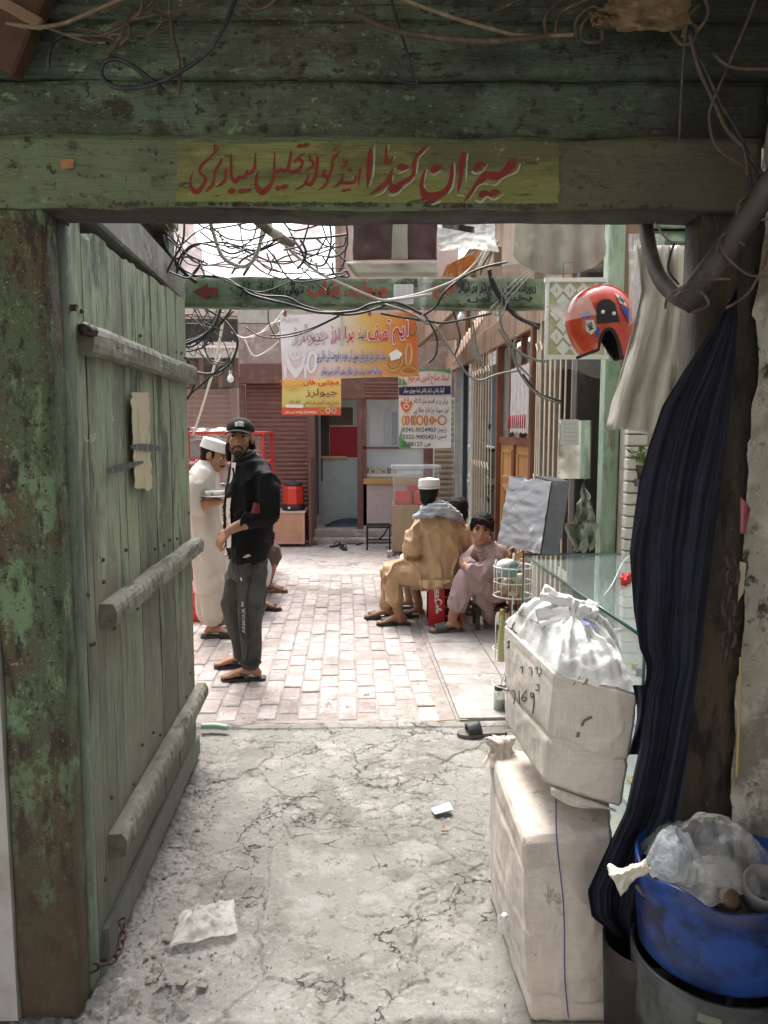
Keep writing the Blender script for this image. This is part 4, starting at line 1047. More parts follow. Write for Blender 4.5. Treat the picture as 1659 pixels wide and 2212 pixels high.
# main banner
Y1 = 8.0
t1, s1 = banner('wide orange and white jeweller banner with large red lettering', [cE(105,125), cE(1216,100), cE(1242,625), cE(130,657)], Y1,
    lambda u, v: mixc(ramp([(0,(.74,.73,.75)), (.38,(.72,.66,.62)), (.62,(.60,.40,.12)), (.85,(.62,.25,.04)), (1,(.58,.12,.02))], u), (.66,.30,.20), max(0, .5-v)*.9))
YT = Y1-.022
ltE('جیولرز', 205, 200, 500, 375, YT, ink_mauve, s1, .035); ltE('جیولرز', 209, 204, 496, 369, YT-.004, ink_glare, s1, .012)  # this word and the next are paled: sun glare put into their ink
ltE('درز', 520, 210, 600, 365, YT, ink_mauve, s1, .035); ltE('درز', 523, 214, 597, 360, YT-.004, flat('ink_glare_rose', (.60,.22,.24)), s1, .012)
ltE('برا', 632, 205, 716, 365, YT, ink_white, s1, .05); ltE('برا', 636, 212, 712, 356, YT-.004, ink_red, s1, .015)
ltE('اینڈ', 738, 220, 812, 345, YT, ink_white, s1, .05); ltE('اینڈ', 741, 226, 809, 338, YT-.004, flat('ink_wine', (.25,.03,.05)), s1, .01)
ltE('آصف', 822, 155, 1020, 340, YT, ink_white, s1, .05); ltE('آصف', 828, 162, 1014, 332, YT-.004, ink_red, s1, .018)
ltE('ایم', 1022, 160, 1160, 370, YT, ink_white, s1, .05); ltE('ایم', 1027, 168, 1154, 360, YT-.004, ink_red, s1, .018)
ltE('ہمارے ہاں نئے اور پرانے سونے کی خرید و فروخت کی جاتی ہے', 405, 402, 972, 522, YT, ink_white, s1, .05)
ltE('ہمارے ہاں نئے اور پرانے سونے کی خرید و فروخت کی جاتی ہے', 407, 405, 970, 518, YT-.004, ink_blue, s1, .012)
ltE('پتہ: کٹڑا امجد مہابت خان دوکان نمبر 3 اندر شہر پشاور', 440, 540, 942, 634, YT, ink_white, s1, .05)
ltE('پتہ: کٹڑا امجد مہابت خان دوکان نمبر 3 اندر شہر پشاور', 442, 543, 940, 630, YT-.004, ink_blue, s1, .012)
ltE('091-2211915', 120, 150, 262, 180, YT, flat('ink_grey', (.30,.30,.36)), s1, .01, False)
ltE('091-2569108', 1078, 122, 1210, 150, YT, ink_brown, s1, .01, False)
for k_, (cx, cy, rx, ry, w_, m_, r_) in enumerate([(1045,510,55,75,22,ink_gold,.5), (1045,500,48,68,5,ink_brown,.5), (1160,450,30,95,16,ink_gold,.05), (1160,450,20,86,4,ink_white,.05), (1165,580,62,34,26,ink_gold,0), (1165,566,60,26,4,ink_brown,0),
    (1195,245,25,48,12,ink_brown,.3), (1195,240,20,42,4,ink_gold,.3), (230,450,40,34,10,ink_white,.2), (262,440,34,30,8,ink_white,.2), (370,510,34,82,22,ink_white,.1)]):
    ringE(cx, cy, rx, ry, w_, YT-.001*(k_ % 3), m_, s1, rot=r_)
for q in ([(1000,440),(1060,405),(1110,440),(1085,480),(1015,500)],): polyE(q, YT-.005, ink_white, s1)
polyE([(155,400),(180,470),(210,540),(240,570),(280,530),(300,460),(308,400),(318,470),(300,560),(245,640),(225,640),(170,560),(145,470)], YT-.002, flat('ink_pearl', (.76,.72,.72)), s1)
polyE([(140,540),(152,520),(164,545),(160,630),(145,630)], YT-.002, flat('ink_pearl', None), s1); polyE([(305,545),(316,520),(328,545),(324,640),(308,640)], YT-.002, flat('ink_pearl', None), s1)
# tape patch and hanging hooks
polyE([(598,110),(628,112),(622,180),(630,300),(612,380),(600,370),(606,200)], YT-.010, mat('tape', (.45,.43,.36), [], .5), t1, 'tape')
for x, y in ((150,118), (840,108)): box('hook', P(*cE(x, y-6), Y1), (.03,.02,.06), flat('rust_red', (.25,.06,.04)), t1)
# small yellow banner
Y2 = 8.35
t2, s2 = banner('small yellow and orange jeweller banner under the wide one', [cE(128,600), cE(607,600), cE(607,945), cE(123,940)], Y2,
    lambda u, v: (.62,.12,.05) if v < .17 else mixc((.62,.50,.16), (.50,.55,.20), max(0, .5-abs(u-.25))*1.6 if v < .7 else 0), 24, 18)
YT = Y2-.02
ltE('مجتبیٰ خان', 300, 640, 588, 708, YT, ink_red, s2, .03); ltE('جیولرز', 318, 725, 578, 798, YT, flat('ink_plum', (.16,.05,.10)), s2, .01)
ltE('ہر قسم کے زیورات کا کام تسلی بخش کیا جاتا ہے', 305, 820, 590, 872, YT, ink_brown, s2, .015); ltE('فاروق مظہر', 185, 815, 275, 850, YT, ink_brown, s2, .01)
ltE('Mob: 0334-9442819', 262, 908, 412, 930, YT, ink_white, s2, .01, False); ltE('اندر شہر پشاور', 150, 905, 256, 932, YT, ink_white, s2, .01)
polyE([(155,855),(297,858),(297,884),(155,880)], YT, ink_white, s2)
for k_ in range(3): ringE(215, 650, 30+k_*26, 26+k_*24, 9, YT-.001*k_, flat('ink_sun', (.62,.30,.05)), s2, arc=(0, PI))
for k_ in range(11):
    a = PI*(k_+.5)/11; polyE([(215+92*math.cos(a-.06),650+84*math.sin(a-.06)), (215+92*math.cos(a+.06),650+84*math.sin(a+.06)), (215+118*math.cos(a),650+108*math.sin(a))], YT-.003, flat('ink_sun', None), s2, 'printed_ray')
for k_, cx in enumerate((450, 500, 550)): ringE(cx, 905, 16, 20, 10, YT-.003, [ink_gold, flat('ink_cream', (.65,.52,.35)), flat('ink_grey2', (.4,.4,.42))][k_], s2)
# white and green banner
Y3 = 8.7
t3, s3 = banner('white and green vertical banner with navy band and phone numbers', [cE(1075,580), cE(1510,563), cE(1506,1210), cE(1082,1216)], Y3, lambda u, v: (.72,.72,.72), 16, 20)
YT = Y3-.02
polyE([(1078,600),(1078,578),(1500,563),(1506,605),(1440,590),(1340,580),(1200,590)], YT, ink_green, s3); polyE([(1078,700),(1078,640),(1110,640),(1150,690),(1110,700)], YT, ink_green, s3)
ltE('استاد صلاح الدین (مرحوم)', 1150, 600, 1492, 692, YT, ink_red, s3, .012)
polyE([(1079,712),(1502,703),(1503,772),(1080,780)], YT, ink_navy, s3)
ltE('گولڈ پالش، لیکر پالش اینڈ چوڑی میکر', 1118, 716, 1452, 770, YT-.005, ink_white, s3, .012)
ltE('یہاں پر ہر قسم لیکر کا کام', 1200, 800, 1480, 866, YT, ink_black, s3, .008); ltE('اور سونا چڑھایا جاتا ہے', 1200, 876, 1484, 936, YT, ink_black, s3, .008)
polyE([(1090,850),(1100,825),(1140,850),(1180,825),(1192,850),(1165,900),(1140,925),(1110,895)], YT, ink_orange, s3); ringE(1140, 872, 20, 18, 8, YT-.003, ink_white, s3)
for x in (1130, 1155): polyE([(x-3,800),(x+3,800),(x+3,818),(x+8,818),(x,832),(x-8,818),(x-3,818)], YT, ink_red, s3)
for k_, (cx, rx, ry) in enumerate(((1122,14,36),(1150,12,34),(1190,9,36),(1212,9,36),(1250,24,36),(1300,12,38),(1350,14,32),(1356,28,12),(1432,32,36))): ringE(cx, 985, rx, ry, 11, YT-.001*(k_ % 4), [ink_gold, ink_orange, flat('ink_bronze', (.40,.16,.04))][k_ % 3], s3)
for (s, y0, y1, x1, nm) in (('0345-9024903', 1044, 1080, 1380, 'زبیر:'), ('0322-9005421', 1102, 1138, 1380, 'حسنین:'), ('2588127', 1160, 1198, 1272, 'فون:')):
    ltE(s, 1108, y0, x1, y1, YT, ink_black, s3, .01, False); ltE(nm, x1+12, y0-4, x1+(90 if x1 > 1300 else 66), y1+8, YT, ink_black, s3, .008)
polyE([(1082,1120),(1110,1030),(1100,1130),(1180,1212),(1083,1214)], YT+.004, ink_green, s3)
polyE([(1096,640),(1112,640),(1108,720),(1098,716)], YT-.012, mat('tape', None), t3, 'tape')
# note pinned to the second beam
nb = thing('paper_notice', 'white printed paper notice pinned on the green cross beam', 'notice', P(871, 657, YL))
sheet('paper', lambda u, v: P(850+43*u, 657-43*v, YL-.012-.012*math.sin(v*2)*u), 4, 4, flat('note_paper', (.66,.67,.68)), nb)
for i in range(6): letter('کوائف برائے دکان', 855+random.uniform(0,4), 618+i*6, 889, 622+i*6, YL-.036, flat('note_ink', (.3,.3,.32)), nb, 0.01, name='printed_line')
# orange printed cloth above the beam and timber eaves on the right
oc = thing('orange_cloth_sign', 'orange printed cloth sign sloping above the cross beam', 'sign', P(1000, 590, 5.2))
sheet('cloth', lambda u, v: P(955+72*u+10*v, 598-62*v*(.4+.6*u)-0, 5.2+.5*u+.02*fb((u*4, v*4, 0))), 12, 10, mat('orange_print', (.62,.24,.06), [((.70,.50,.32), 14, .5, .6), ((.55,.12,.03), 22, .58, .62)], .7), oc)
ev = thing('timber_eaves', 'brown timber eaves with a corrugated sheet over the right hand shops', 'eaves', P(1000, 740, 8.2))
beam('eaves_board', P(905, 735, 9.2), P(1075, 560, 4.9), .05, .16, m_oldwood, ev, .004)
beam('eaves_board', P(905, 700, 9.6), P(1010, 690, 8.6), .05, .42, m_oldwood, ev, .004)
sheet('corrugated_sheet', lambda u, v: P(978+78*u, 790-118*u-26*v, 8.4-2.3*u+.3*v) + Vector((0, 0, .014*math.sin(u*2*PI*14))), 90, 4, mat('rusty_sheet', (.30,.20,.13), [((.40,.30,.22), 8, .5, .66)], .7), ev, .004)
beam('rafter', P(1040, 600, 5.1), P(1165, 585, 4.5), .06, .10, m_oldwood, ev)
# tarpaulins high over the court (sky glare between them)
m_tarp = mat('sunlit_tarpaulin', (.62,.50,.46), [((.70,.62,.60), 3, .45, .65), ((.55,.40,.34), 7, .55, .7)], .8, (8,.5,.03), translucent=.45)
tp = thing('tarpaulin', 'pink tarpaulin hanging slack at the left over the court', 'tarpaulin', P(390, 560, 7))
sheet('cloth', lambda u, v: P(345+70*u*(1-.3*v)+55*v*u, 470+130*v, 6.6+.6*u) + Vector((0, .10*fb((u*3, v*3, 1)), .03*math.sin(v*8+u*3))), 24, 24, m_tarp, tp)
tp2 = thing('tarpaulin', 'white and pink tarpaulin sagging in a curve over the court', 'tarpaulin', P(640, 560, 7))
sheet('cloth', lambda u, v: P(465+230*u, 575+22*math.sin(u*PI)-v*(30+70*u*u)-40*u*u, 7.5+.8*v) + Vector((0, .06*fb((u*5, v*3, 4)), 0)), 40, 12, mat('white_tarpaulin', (.66,.60,.60), [((.60,.47,.43), 5, .5, .62, (1,1,3))], .8, (9,.5,.03), translucent=.5), tp2)
pb = thing('pink_upper_house', 'pink rendered upper storey with brown window frame above the court', 'building', P(740, 560, 9.2))
boxb('wall', P(735,560,9.2).x, P(990,560,9.2).x, 9.2, 9.4, P(700,690,9.2).z, P(700,440,9.2).z, mat('pink_render', (.50,.37,.32), [((.42,.29,.24), 3, .45, .65, (1,1,4))], .85, (25,.3,.004,(1,1,4))), pb)
boxb('corner_trim', P(724,560,9.1).x, P(735,560,9.1).x, 9.08, 9.3, P(700,690,9.2).z, P(700,440,9.2).z, m_oldwood, pb)

# ---------------------------------------------------------------- lamp bulbs
def bulb(label, x, y, Y, cord):
    t = thing('light_bulb', label, 'bulb', P(x, y+14, Y)); c = P(x, y, Y); s = 1.0
    lathe('glass_bulb', [(0,-.035),(.018,-.032),(.029,-.018),(.031,0),(.026,.016),(.016,.03),(.013,.04)], c, mat('opal_glass', (.75,.74,.70), [], .25), t, 16)
    lathe('cap', [(.0135,.04),(.0145,.045),(.0145,.065),(.008,.075),(0,.075)], c, flat('bulb_cap', (.55,.53,.48)), t, 12)
    tube('cord', [c+Vector((0,0,.07)), c+Vector((.01,0,.2)), P(*cord, Y)], .004, flat('cord_white', (.5,.46,.42)), t, 6)
bulb('opal bulb hanging under the timber eaves right of the wide banner', 997, 686, 6.0, (1003, 655))
bulb('opal bulb hanging on a cord in front of the back left window', 498, 818, 7.2, (503, 735))

# ---------------------------------------------------------------- cables
m_cblk = mat('black_cable', (.022,.022,.024), [((.09,.08,.07), 40, .5, .7)], .5)
m_cgry = mat('dusty_grey_cable', (.20,.195,.175), [((.32,.30,.26), 30, .5, .7)], .65)
m_cbrn = mat('dusty_brown_cable', (.085,.066,.046), [((.17,.135,.095), 30, .5, .66)], .8)
m_cpal = mat('pale_cable', (.46,.44,.40), [((.33,.31,.28), 30, .5, .7)], .6)
def c1(x, y): return (329.2+x*.3637, 438.9+y*.3637)
def c2(x, y): return (822.9+x*.3968, 438.9+y*.3968)
def c3(x, y): return (x*.5, y*.5)
def c4(x, y): return (829.5+x*.5, y*.5)
def cable(cf, pts, Y, r, m, label, group, sag=.04, n=7):
    q = []
    for i, p in enumerate(pts):
        Yk = (Y[0]+(Y[1]-Y[0])*i/(len(pts)-1)) if isinstance(Y, tuple) else Y
        q.append(P(*cf(p[0], p[1]), Yk + sag*fb((i*.9, Yk, p[0]*.01))))
    o = tube('cable', q, r, m, None, 6, n)
    return tag(o, label, 'cable', group)
g1 = 'loose black cables crossing above the second beam'; l1 = 'thin black cable looping in the tangle around the green cross beam'
L1 = [
 ([(500,90),(520,140),(580,160),(650,140),(700,100)], 3.6, .004), ([(60,190),(90,290),(180,400),(260,470)], 3.7, .010),
 ([(145,420),(160,330),(220,260),(290,240),(380,262),(470,300),(560,270)], 3.6, .005), ([(840,205),(760,205),(690,250),(600,280),(500,250),(400,232),(290,240),(200,290),(150,410)], (3.5,3.8), .005),
 ([(840,210),(1000,205),(1165,185)], 3.5, .005), ([(1050,100),(1062,200),(1050,300),(1010,370),(920,350),(880,270),(840,220)], 3.6, .005),
 ([(130,430),(400,440),(520,500),(600,550),(800,600),(1000,650),(1200,640),(1300,600),(1450,590),(1600,660)], (3.88,3.8), .007), ([(560,520),(660,550),(800,560),(900,610),(1100,660),(1250,650),(1400,600)], 3.86, .006),
 ([(300,620),(420,690),(500,800),(490,900),(430,980),(330,1015),(230,990),(170,940)], 4.4, .007), ([(410,610),(370,720),(300,790),(220,830),(160,850)], 4.3, .009), ([(480,615),(400,720),(330,780),(240,850),(165,845)], 4.3, .006),
 ([(170,880),(250,1000),(240,1100),(190,1200),(205,1270)], 4.2, .006), ([(420,960),(300,1070),(220,1140),(185,1200)], 4.2, .006), ([(190,90),(180,230),(110,360),(60,470)], 3.5, .005),
 ([(240,430),(280,370),(260,330),(180,320),(100,350)], 3.7, .005), ([(470,420),(530,340),(600,300),(690,260),(800,210)], 3.6, .005), ([(690,420),(710,380),(690,330),(680,300)], 3.8, .004), ([(540,430),(600,330),(640,240),(690,130)], 3.6, .006),
 ([(160,830),(260,800),(380,740),(480,640)], 4.5, .006), ([(700,785),(800,780),(950,740),(1110,665)], 6.5, .007), ([(560,740),(640,790),(750,800),(900,770),(1110,672)], 6.5, .006), ([(240,615),(290,700),(330,760),(360,840)], 4.4, .005),
 ([(90,205),(200,300),(330,360)], 3.6, .004), ([(770,100),(830,160),(950,140),(1050,100)], 3.4, .004), ([(880,220),(910,280),(900,340),(860,390)], 3.55, .006), ([(690,615),(690,700),(730,800)], 5.0, .004),
 ([(160,850),(210,880),(310,850),(330,790)], 4.4, .005), ([(170,900),(130,960),(120,1040),(160,1100)], 3.9, .005),
]
rnd = random.Random(11)
for k_ in range(50):              # more of the same thin flex
    if k_ < 32:
        a = (rnd.uniform(60, 1100), rnd.uniform(80, 420)); b_ = (min(1150, a[0]+rnd.uniform(80, 620)), rnd.uniform(90, 440)); s_ = rnd.uniform(30, 150)
    else:
        a = (rnd.uniform(120, 330), rnd.uniform(600, 900)); b_ = (rnd.uniform(180, 520), rnd.uniform(620, 1050)); s_ = rnd.uniform(-140, 140)
    m0 = ((a[0]*2+b_[0])/3+rnd.uniform(-60, 60), (a[1]*2+b_[1])/3+s_); m1 = ((a[0]+b_[0]*2)/3+rnd.uniform(-60, 60), (a[1]+b_[1]*2)/3+s_*rnd.uniform(.5, 1.2))
    L1.append(([a, m0, m1, b_], rnd.uniform(3.3, 3.9) if k_ < 32 else rnd.uniform(4.2, 4.8), rnd.uniform(.0025, .0042)))
for p_, Y_, r_ in L1:
    my = sum(q[1] for q in p_)/len(p_); tk = 'thick' if r_ > .0062 else 'thin' if r_ < .0045 else 'plain'
    if my < 430: cable(c1, p_, Y_, r_, m_cblk, tk+' black cable looping across the white sky above the cross beam', tk+' black cables above the cross beam')
    elif my < 680: cable(c1, p_, Y_, r_, m_cblk, tk+' black cable lying across the face of the green cross beam', tk+' black cables across the cross beam')
    else: cable(c1, p_, Y_, r_, m_cblk, tk+' black cable drooping below the cross beam beside the open door', tk+' black cables below the cross beam')
cable(c1, [(330,60),(370,200),(420,320),(520,375),(590,350),(640,240),(662,60)], 3.5, .009, m_cpal, 'pale grey cable hanging in a deep loop against the white sky', None)
cable(c1, [(690,110),(760,210),(850,310),(1000,420),(1150,490),(1290,550),(1400,577),(1659,540)], (3.5,3.8), .007, m_cpal, 'long pale cable slanting from the grey pole down across the cross beam', None)
cable(c1, [(430,625),(410,760),(370,960),(300,1200),(245,1370)], (5.0,7.0), .010, flat('white_rope', (.62,.60,.56)), 'white knotted rope slanting down to the red food cart', None)
for p_ in ([(740,690),(690,745),(620,780),(540,800),(470,765)], [(760,700),(700,720),(640,775),(590,800)], [(550,810),(600,905),(680,880),(750,820)], [(270,820),(310,900),(370,955),(410,900)], [(780,640),(740,700),(760,760),(720,800)]):
    cable(c1, p_, 6.8, .007, flat('white_rope', None), 'thin white string tied around the corner of the wide banner', 'white strings tied around the wide banner')
L2 = [([(585,200),(540,290),(480,360),(400,420),(250,480),(130,510),(0,532)], 3.8, .005, m_cpal), ([(690,320),(560,350),(450,400),(350,480),(300,560),(230,610)], 3.85, .006, m_cblk), ([(590,360),(610,450),(680,560),(760,630),(862,665)], 3.85, .010, m_cblk),
 ([(600,400),(650,500),(740,610),(862,682)], 3.83, .009, m_cblk), ([(650,580),(660,680),(740,800),(830,850),(900,860)], 3.9, .007, m_cgry), ([(640,680),(700,790),(760,930),(850,1040),(980,1090)], 4.2, .006, m_cgry), ([(770,930),(850,1030),(920,1060),(980,1078)], 4.2, .007, m_cblk),
 ([(270,640),(320,700),(400,830),(470,930),(540,965),(640,930),(760,910)], 4.4, .006, m_cgry), ([(390,580),(410,640),(430,740),(400,830)], 4.5, .006, m_cblk), ([(500,640),(520,780),(555,900)], 4.6, .006, m_cgry), ([(490,600),(500,760),(540,880)], 4.6, .005, m_cgry),
 ([(0,600),(110,620),(250,640),(360,650),(600,600)], 3.9, .006, m_cblk), ([(240,610),(300,720),(300,820),(260,870)], 4.3, .006, m_cblk), ([(0,545),(110,580),(200,620),(260,660)], 3.85, .006, m_cgry), ([(740,720),(720,800),(740,870),(820,950)], 4.1, .006, m_cgry),
 ([(620,200),(600,260),(560,330),(540,390)], 4.3, .006, m_cbrn), ([(640,205),(600,280),(570,350)], 4.3, .006, m_cgry), ([(600,215),(570,270),(530,350),(470,400)], 4.3, .006, m_cpal)]
for p_, Y_, r_, m_ in L2:
    cn_ = {m_cblk: 'black', m_cgry: 'dusty grey', m_cpal: 'pale', m_cbrn: 'brown'}[m_]
    cable(c2, p_, Y_, r_, m_, cn_+' cable drooping in the bundle at the earring board end of the cross beam', cn_+' cables drooping near the earring board')
for k_ in (0, 2, 4):
    cable(c2, [(800+k_*5,368+k_*4),(700+k_*9,450+k_*7),(640+k_*13,530),(596+k_*14,580+k_*9),(640+k_*9,610-k_*9),(630+k_*13,480),(645+k_*9,398)], 3.86-.012*k_, .0026, m_cgry, 'whitish cord in the knotted hank around the cross beam', 'whitish cords knotted around the cross beam')
# grey pole with taped wires
po = thing('taped_pole', 'grey wooden pole with wires taped round its end, above the cross beam', 'pole', P(*c1(835,245), 3.5))
tube('pole', [P(*c1(520,20), 3.3), P(*c1(640,120), 3.4), P(*c1(740,190), 3.45), P(*c1(840,248), 3.5)], [.016,.020,.020,.015], m_graywood, po, 10)
tube('tape_wrap', [P(*c1(700,165), 3.43), P(*c1(760,200), 3.46)], .023, mat('tape', None), po, 8)
# cables on the gate front
YG = 1.83
def gcable(cf, pts, r, m, label, group=None, Y=YG, sag=.02): return cable(cf, pts, Y, r*.78, m, label, group, sag, 8)
gcable(c3, [(1030,-40),(1005,30),(980,90),(900,220),(780,310),(640,370),(500,378),(440,325),(450,272),(500,255),(580,290),(660,350),(715,398)], .0062, mat('black_rubber_cable', (.03,.032,.036), [((.10,.10,.10), 30, .5, .7)], .45), 'thick black rubber cable curling in a loop on the green boards')
gcable(c3, [(715,398),(745,412),(772,395),(777,330),(768,240),(745,150),(735,60),(733,-30)], .0058, m_cbrn, 'dusty brown cable hanging straight down beside the thick black loop')
gcable(c3, [(-20,98),(80,110),(170,118),(280,100),(400,50),(540,-10)], .0065, mat('pale_rope', (.20,.155,.10), [((.30,.245,.17), 40, .5, .66)], .85), 'pale straw coloured rope stretched across the top left corner')
gcable(c3, [(208,295),(215,220),(250,165),(310,142),(400,170),(470,190)], .0055, m_cblk, 'short black cable end with bare copper at the top left')
for p_ in ([(290,150),(400,155),(520,150),(640,150),(700,90),(690,60)], [(460,230),(520,160),(560,90),(650,20),(670,-20)], [(480,120),(600,80),(760,50),(900,10)], [(500,210),(560,150),(540,90),(480,110)], [(150,100),(260,140),(380,180),(460,185)], [(330,120),(420,140),(500,180),(470,240)], [(620,-20),(600,60),(520,120),(450,150)]):
    gcable(c3, p_, .0046, m_cbrn, 'dusty brown cable in the bundle at the top left of the gate', 'dusty brown cables at the top left of the gate')
gcable(c3, [(1050,-10),(1090,40),(1150,30),(1195,-10)], .006, m_cbrn, 'short brown cable loop dipping from the top edge above the boards')
gcable(c4, [(25,-20),(70,130),(120,300),(135,362),(0,330)], .0045, m_cblk, 'kinked black cable hanging over the boards above the lettering')
gcable(c4, [(40,-20),(250,60),(480,130),(600,155),(820,150)], .0062, mat('pale_rope', None), 'tan rope sagging across the dark upper boards')
gcable(c4, [(-120,60),(0,118),(150,152),(400,178),(620,166),(760,150)], .009, m_cbrn, 'thick brown hose sagging across the dark upper boards')
gcable(c4, [(330,90),(430,70),(560,10),(620,-20)], .004, m_cbrn, 'thin brown wire rising behind the tan rope')
for p_ in ([(700,150),(695,80),(740,20),(790,-20)], [(740,140),(760,60),(850,10),(900,-20)], [(850,160),(880,182),(940,170),(930,60),(860,100),(850,160)], [(830,170),(830,90),(900,30),(960,60)], [(1230,120),(1280,190),(1330,180),(1350,120),(1300,90)], [(1350,140),(1400,60),(1380,-20)], [(1290,160),(1310,80),(1360,20)]):
    gcable(c4, p_, .0052, m_cbrn, 'dark cable knotted around the bundled rag at the top', 'dark cables knotted around the bundled rag')
for p_, r_, m_ in (([(1330,190),(1400,330),(1440,420),(1520,560),(1580,680),(1640,760)], .0065, m_cblk), ([(1320,150),(1360,300),(1420,430),(1480,560),(1550,640),(1570,760)], .0055, m_cbrn), ([(1610,-20),(1570,90),(1480,300),(1420,440),(1405,520),(1440,640),(1560,720)], .0045, m_cbrn),
    ([(1670,300),(1500,290),(1420,230)], .0055, m_cbrn), ([(1500,545),(1565,690),(1585,860),(1540,885)], .006, m_cblk), ([(1390,300),(1440,420),(1500,540),(1560,620)], .006, m_cblk), ([(1305,100),(1290,300),(1280,480),(1275,620)], .0035, m_cbrn)):
    cn_ = 'black' if m_ is m_cblk else 'dusty brown'
    gcable(c4, p_, r_, m_, cn_+' cable running down the end of the lintel to the slanting pipe', cn_+' cables running down to the slanting pipe')
# bent pipes on the right
m_pipe = mat('dusty_pipe', (.055,.05,.043), [((.11,.10,.085), 8, .5, .64), ((.03,.027,.023), 20, .55, .66)], .6, (50,.4,.003))
tag(tube('pipe', [P(*c4(1800,640), 1.72), P(*c4(1640,840), 1.76), P(*c4(1480,1070), 1.80), P(*c4(1300,1310), 1.84)], .029, m_pipe, None, 14), 'thick straight dusty pipe slanting down from the right wall', 'pipe')
tag(tube('pipe', [P(*c4(1118,880), 2.12), P(*c4(1132,980), 2.10), P(*c4(1152,1100), 2.06), P(*c4(1195,1210), 2.0), P(*c4(1260,1280), 1.93), P(*c4(1330,1318), 1.87)], .019, m_pipe, None, 14), 'curved grey pipe bending down to meet the straight slanting pipe', 'pipe')
for p_ in ([(1540,890),(1525,925),(1580,950),(1659,942),(1680,900)], [(1560,850),(1530,880),(1540,930),(1600,960)], [(1450,1030),(1462,1080),(1500,1130),(1580,1188),(1680,1192)], [(1440,1090),(1445,1050),(1480,1010),(1560,1060)], [(1215,1330),(1230,1280),(1300,1235),(1390,1210),(1500,1205)], [(1260,1317),(1275,1270),(1330,1250),(1380,1270),(1400,1320),(1330,1350)], [(1659,1060),(1640,1150),(1570,1270),(1480,1330)]):
    gcable(c4, p_, .0042, m_cbrn, 'thin wire wrapped around the slanting pipe', 'thin wires wrapped around the slanting pipe', 1.765)
gcable(c4, [(1170,960),(1210,1020),(1255,1050),(1380,1062),(1450,1060)], .0035, m_cgry, 'thin grey wire strung between the curved pipe and the straight pipe', None, 2.0)
gcable(c4, [(1255,1050),(1235,1110),(1230,1170),(1275,1230)], .0035, m_cblk, 'thin black wire dangling beside the curved pipe', None, 2.0)
# rag bundle and dark board in the top corners
def crumple(name, cx, cy, w_, h_, Y, m, parent, depth=.04, seed=0, nu=26, nv=20, edge=.3):
    def fn(u, v):
        a = u*2-1; b = v*2-1
        ex = 1+edge*fb((a*1.5, b*1.5, seed), 1, seed)
        z = depth*(1-a*a*.8)*(1-b*b*.8) + depth*.7*fb((a*2.4, b*2.4, seed*3.1)) + depth*.3*abs(fb((a*6, b*6, seed)))
        return P(cx+a*w_*ex, cy-b*h_*ex, Y-z)
    return sheet(name, fn, nu, nv, m, parent)
rg = thing('bundled_rag', 'bundled brown rag stuffed among cables at the top of the boards', 'rag', P(*c4(1120,140), 1.85))
crumple('cloth', *c4(1120,50), 95, 42, 1.83, mat('brown_rag', (.17,.12,.065), [((.26,.19,.11), 8, .45, .65), ((.08,.06,.04), 14, .56, .7)], .9, (50,.4,.004)), rg, .05, 3)
crumple('twisted_end', *c4(930,85), 22, 18, 1.82, mat('brown_rag', None), rg, .03, 8)
crate = thing('dark_wooden_bracket', 'dark red brown board jutting into the top left corner', 'board', P(40, 60, 1.85))
box('board', P(35, 50, 1.86), (.10, .05, .22), mat('dark_red_board', (.085,.045,.03), [((.05,.03,.02), 12, .5, .7)], .8, (30,.5,.005)), crate, rotm(0, .45, 0), .006)
box('batten', P(30, 20, 1.83), (.14, .02, .025), m_oldwood, crate, rotm(0, .5, 0), .003)

# ---------------------------------------------------------------- hanging garments in the opening
def film(name, fn, nu, nv, parent, seed=0, alpha=.24):
    m = mat('clear_film_%d' % int(alpha*100), (.80,.82,.84), [], .18, (9, 1.0, .03), bump2=(34, .8, .008), alpha=alpha, spec=.9)
    return sheet(name, fn, nu, nv, m, parent)
def hang(u, v, x0, x1, y0, y1, Y, folds, amp, seed, top=1.0, sag=0):
    xm = (x0+x1)/2; k = top+(1-top)*v
    x = xm+(u-.5)*(x1-x0)*k; y = y0+(y1-y0)*v + sag*math.sin(u*PI)*v
    return P(x, y, Y + amp*math.sin(u*folds*2*PI+seed)*(.3+.7*v) + amp*.9*fb((u*3, v*2, seed)))
g = thing('bagged_suit', 'dark maroon suit folded over a pale hanger in clear plastic', 'garment', P(850, 600, 3.1))
m_maroon = mat('maroon_cloth', (.075,.012,.016), [((.045,.01,.012), 8, .45, .65)], .8, (200,.3,.002), sheen=.3)
sheet('suit', lambda u, v: hang(u, v, 762, 944, 440, 562, 3.1, 2.2, .02, 1), 40, 16, m_maroon, g, .012)
sheet('lapel', lambda u, v: hang(u, v, 846+4*(1-v), 880, 440, 560, 3.055, .7, .006, 2), 8, 12, mat('cream_lining', (.46,.44,.37), [], .8), g, .004)
sheet('hem', lambda u, v: P(770+172*u-22*(1-v)*(1-u), 572+27*v, 3.09-.02*v+.01*fb((u*4, v, 2))), 20, 5, mat('cream_lining', None), g, .02)
film('film', lambda u, v: hang(u, v, 752, 952, 430, 602, 3.0, 3.1, .03, 4) , 60, 40, g, 1, .07)
film('film', lambda u, v: hang(u, v, 752, 952, 430, 598, 3.2, 3.1, .02, 5) , 40, 20, g, 1, .07)
g = thing('bagged_shirt', 'white shirt with a black strap bunched in cloudy plastic', 'garment', P(1000, 545, 3.15))
m_whitecl = mat('white_cotton', (.66,.66,.64), [((.56,.56,.54), 5, .45, .65)], .85, (160,.2,.002), translucent=.35)
crumple('shirt', 1010, 500, 62, 40, 3.2, m_whitecl, g, .05, 5, 30, 22, .15)
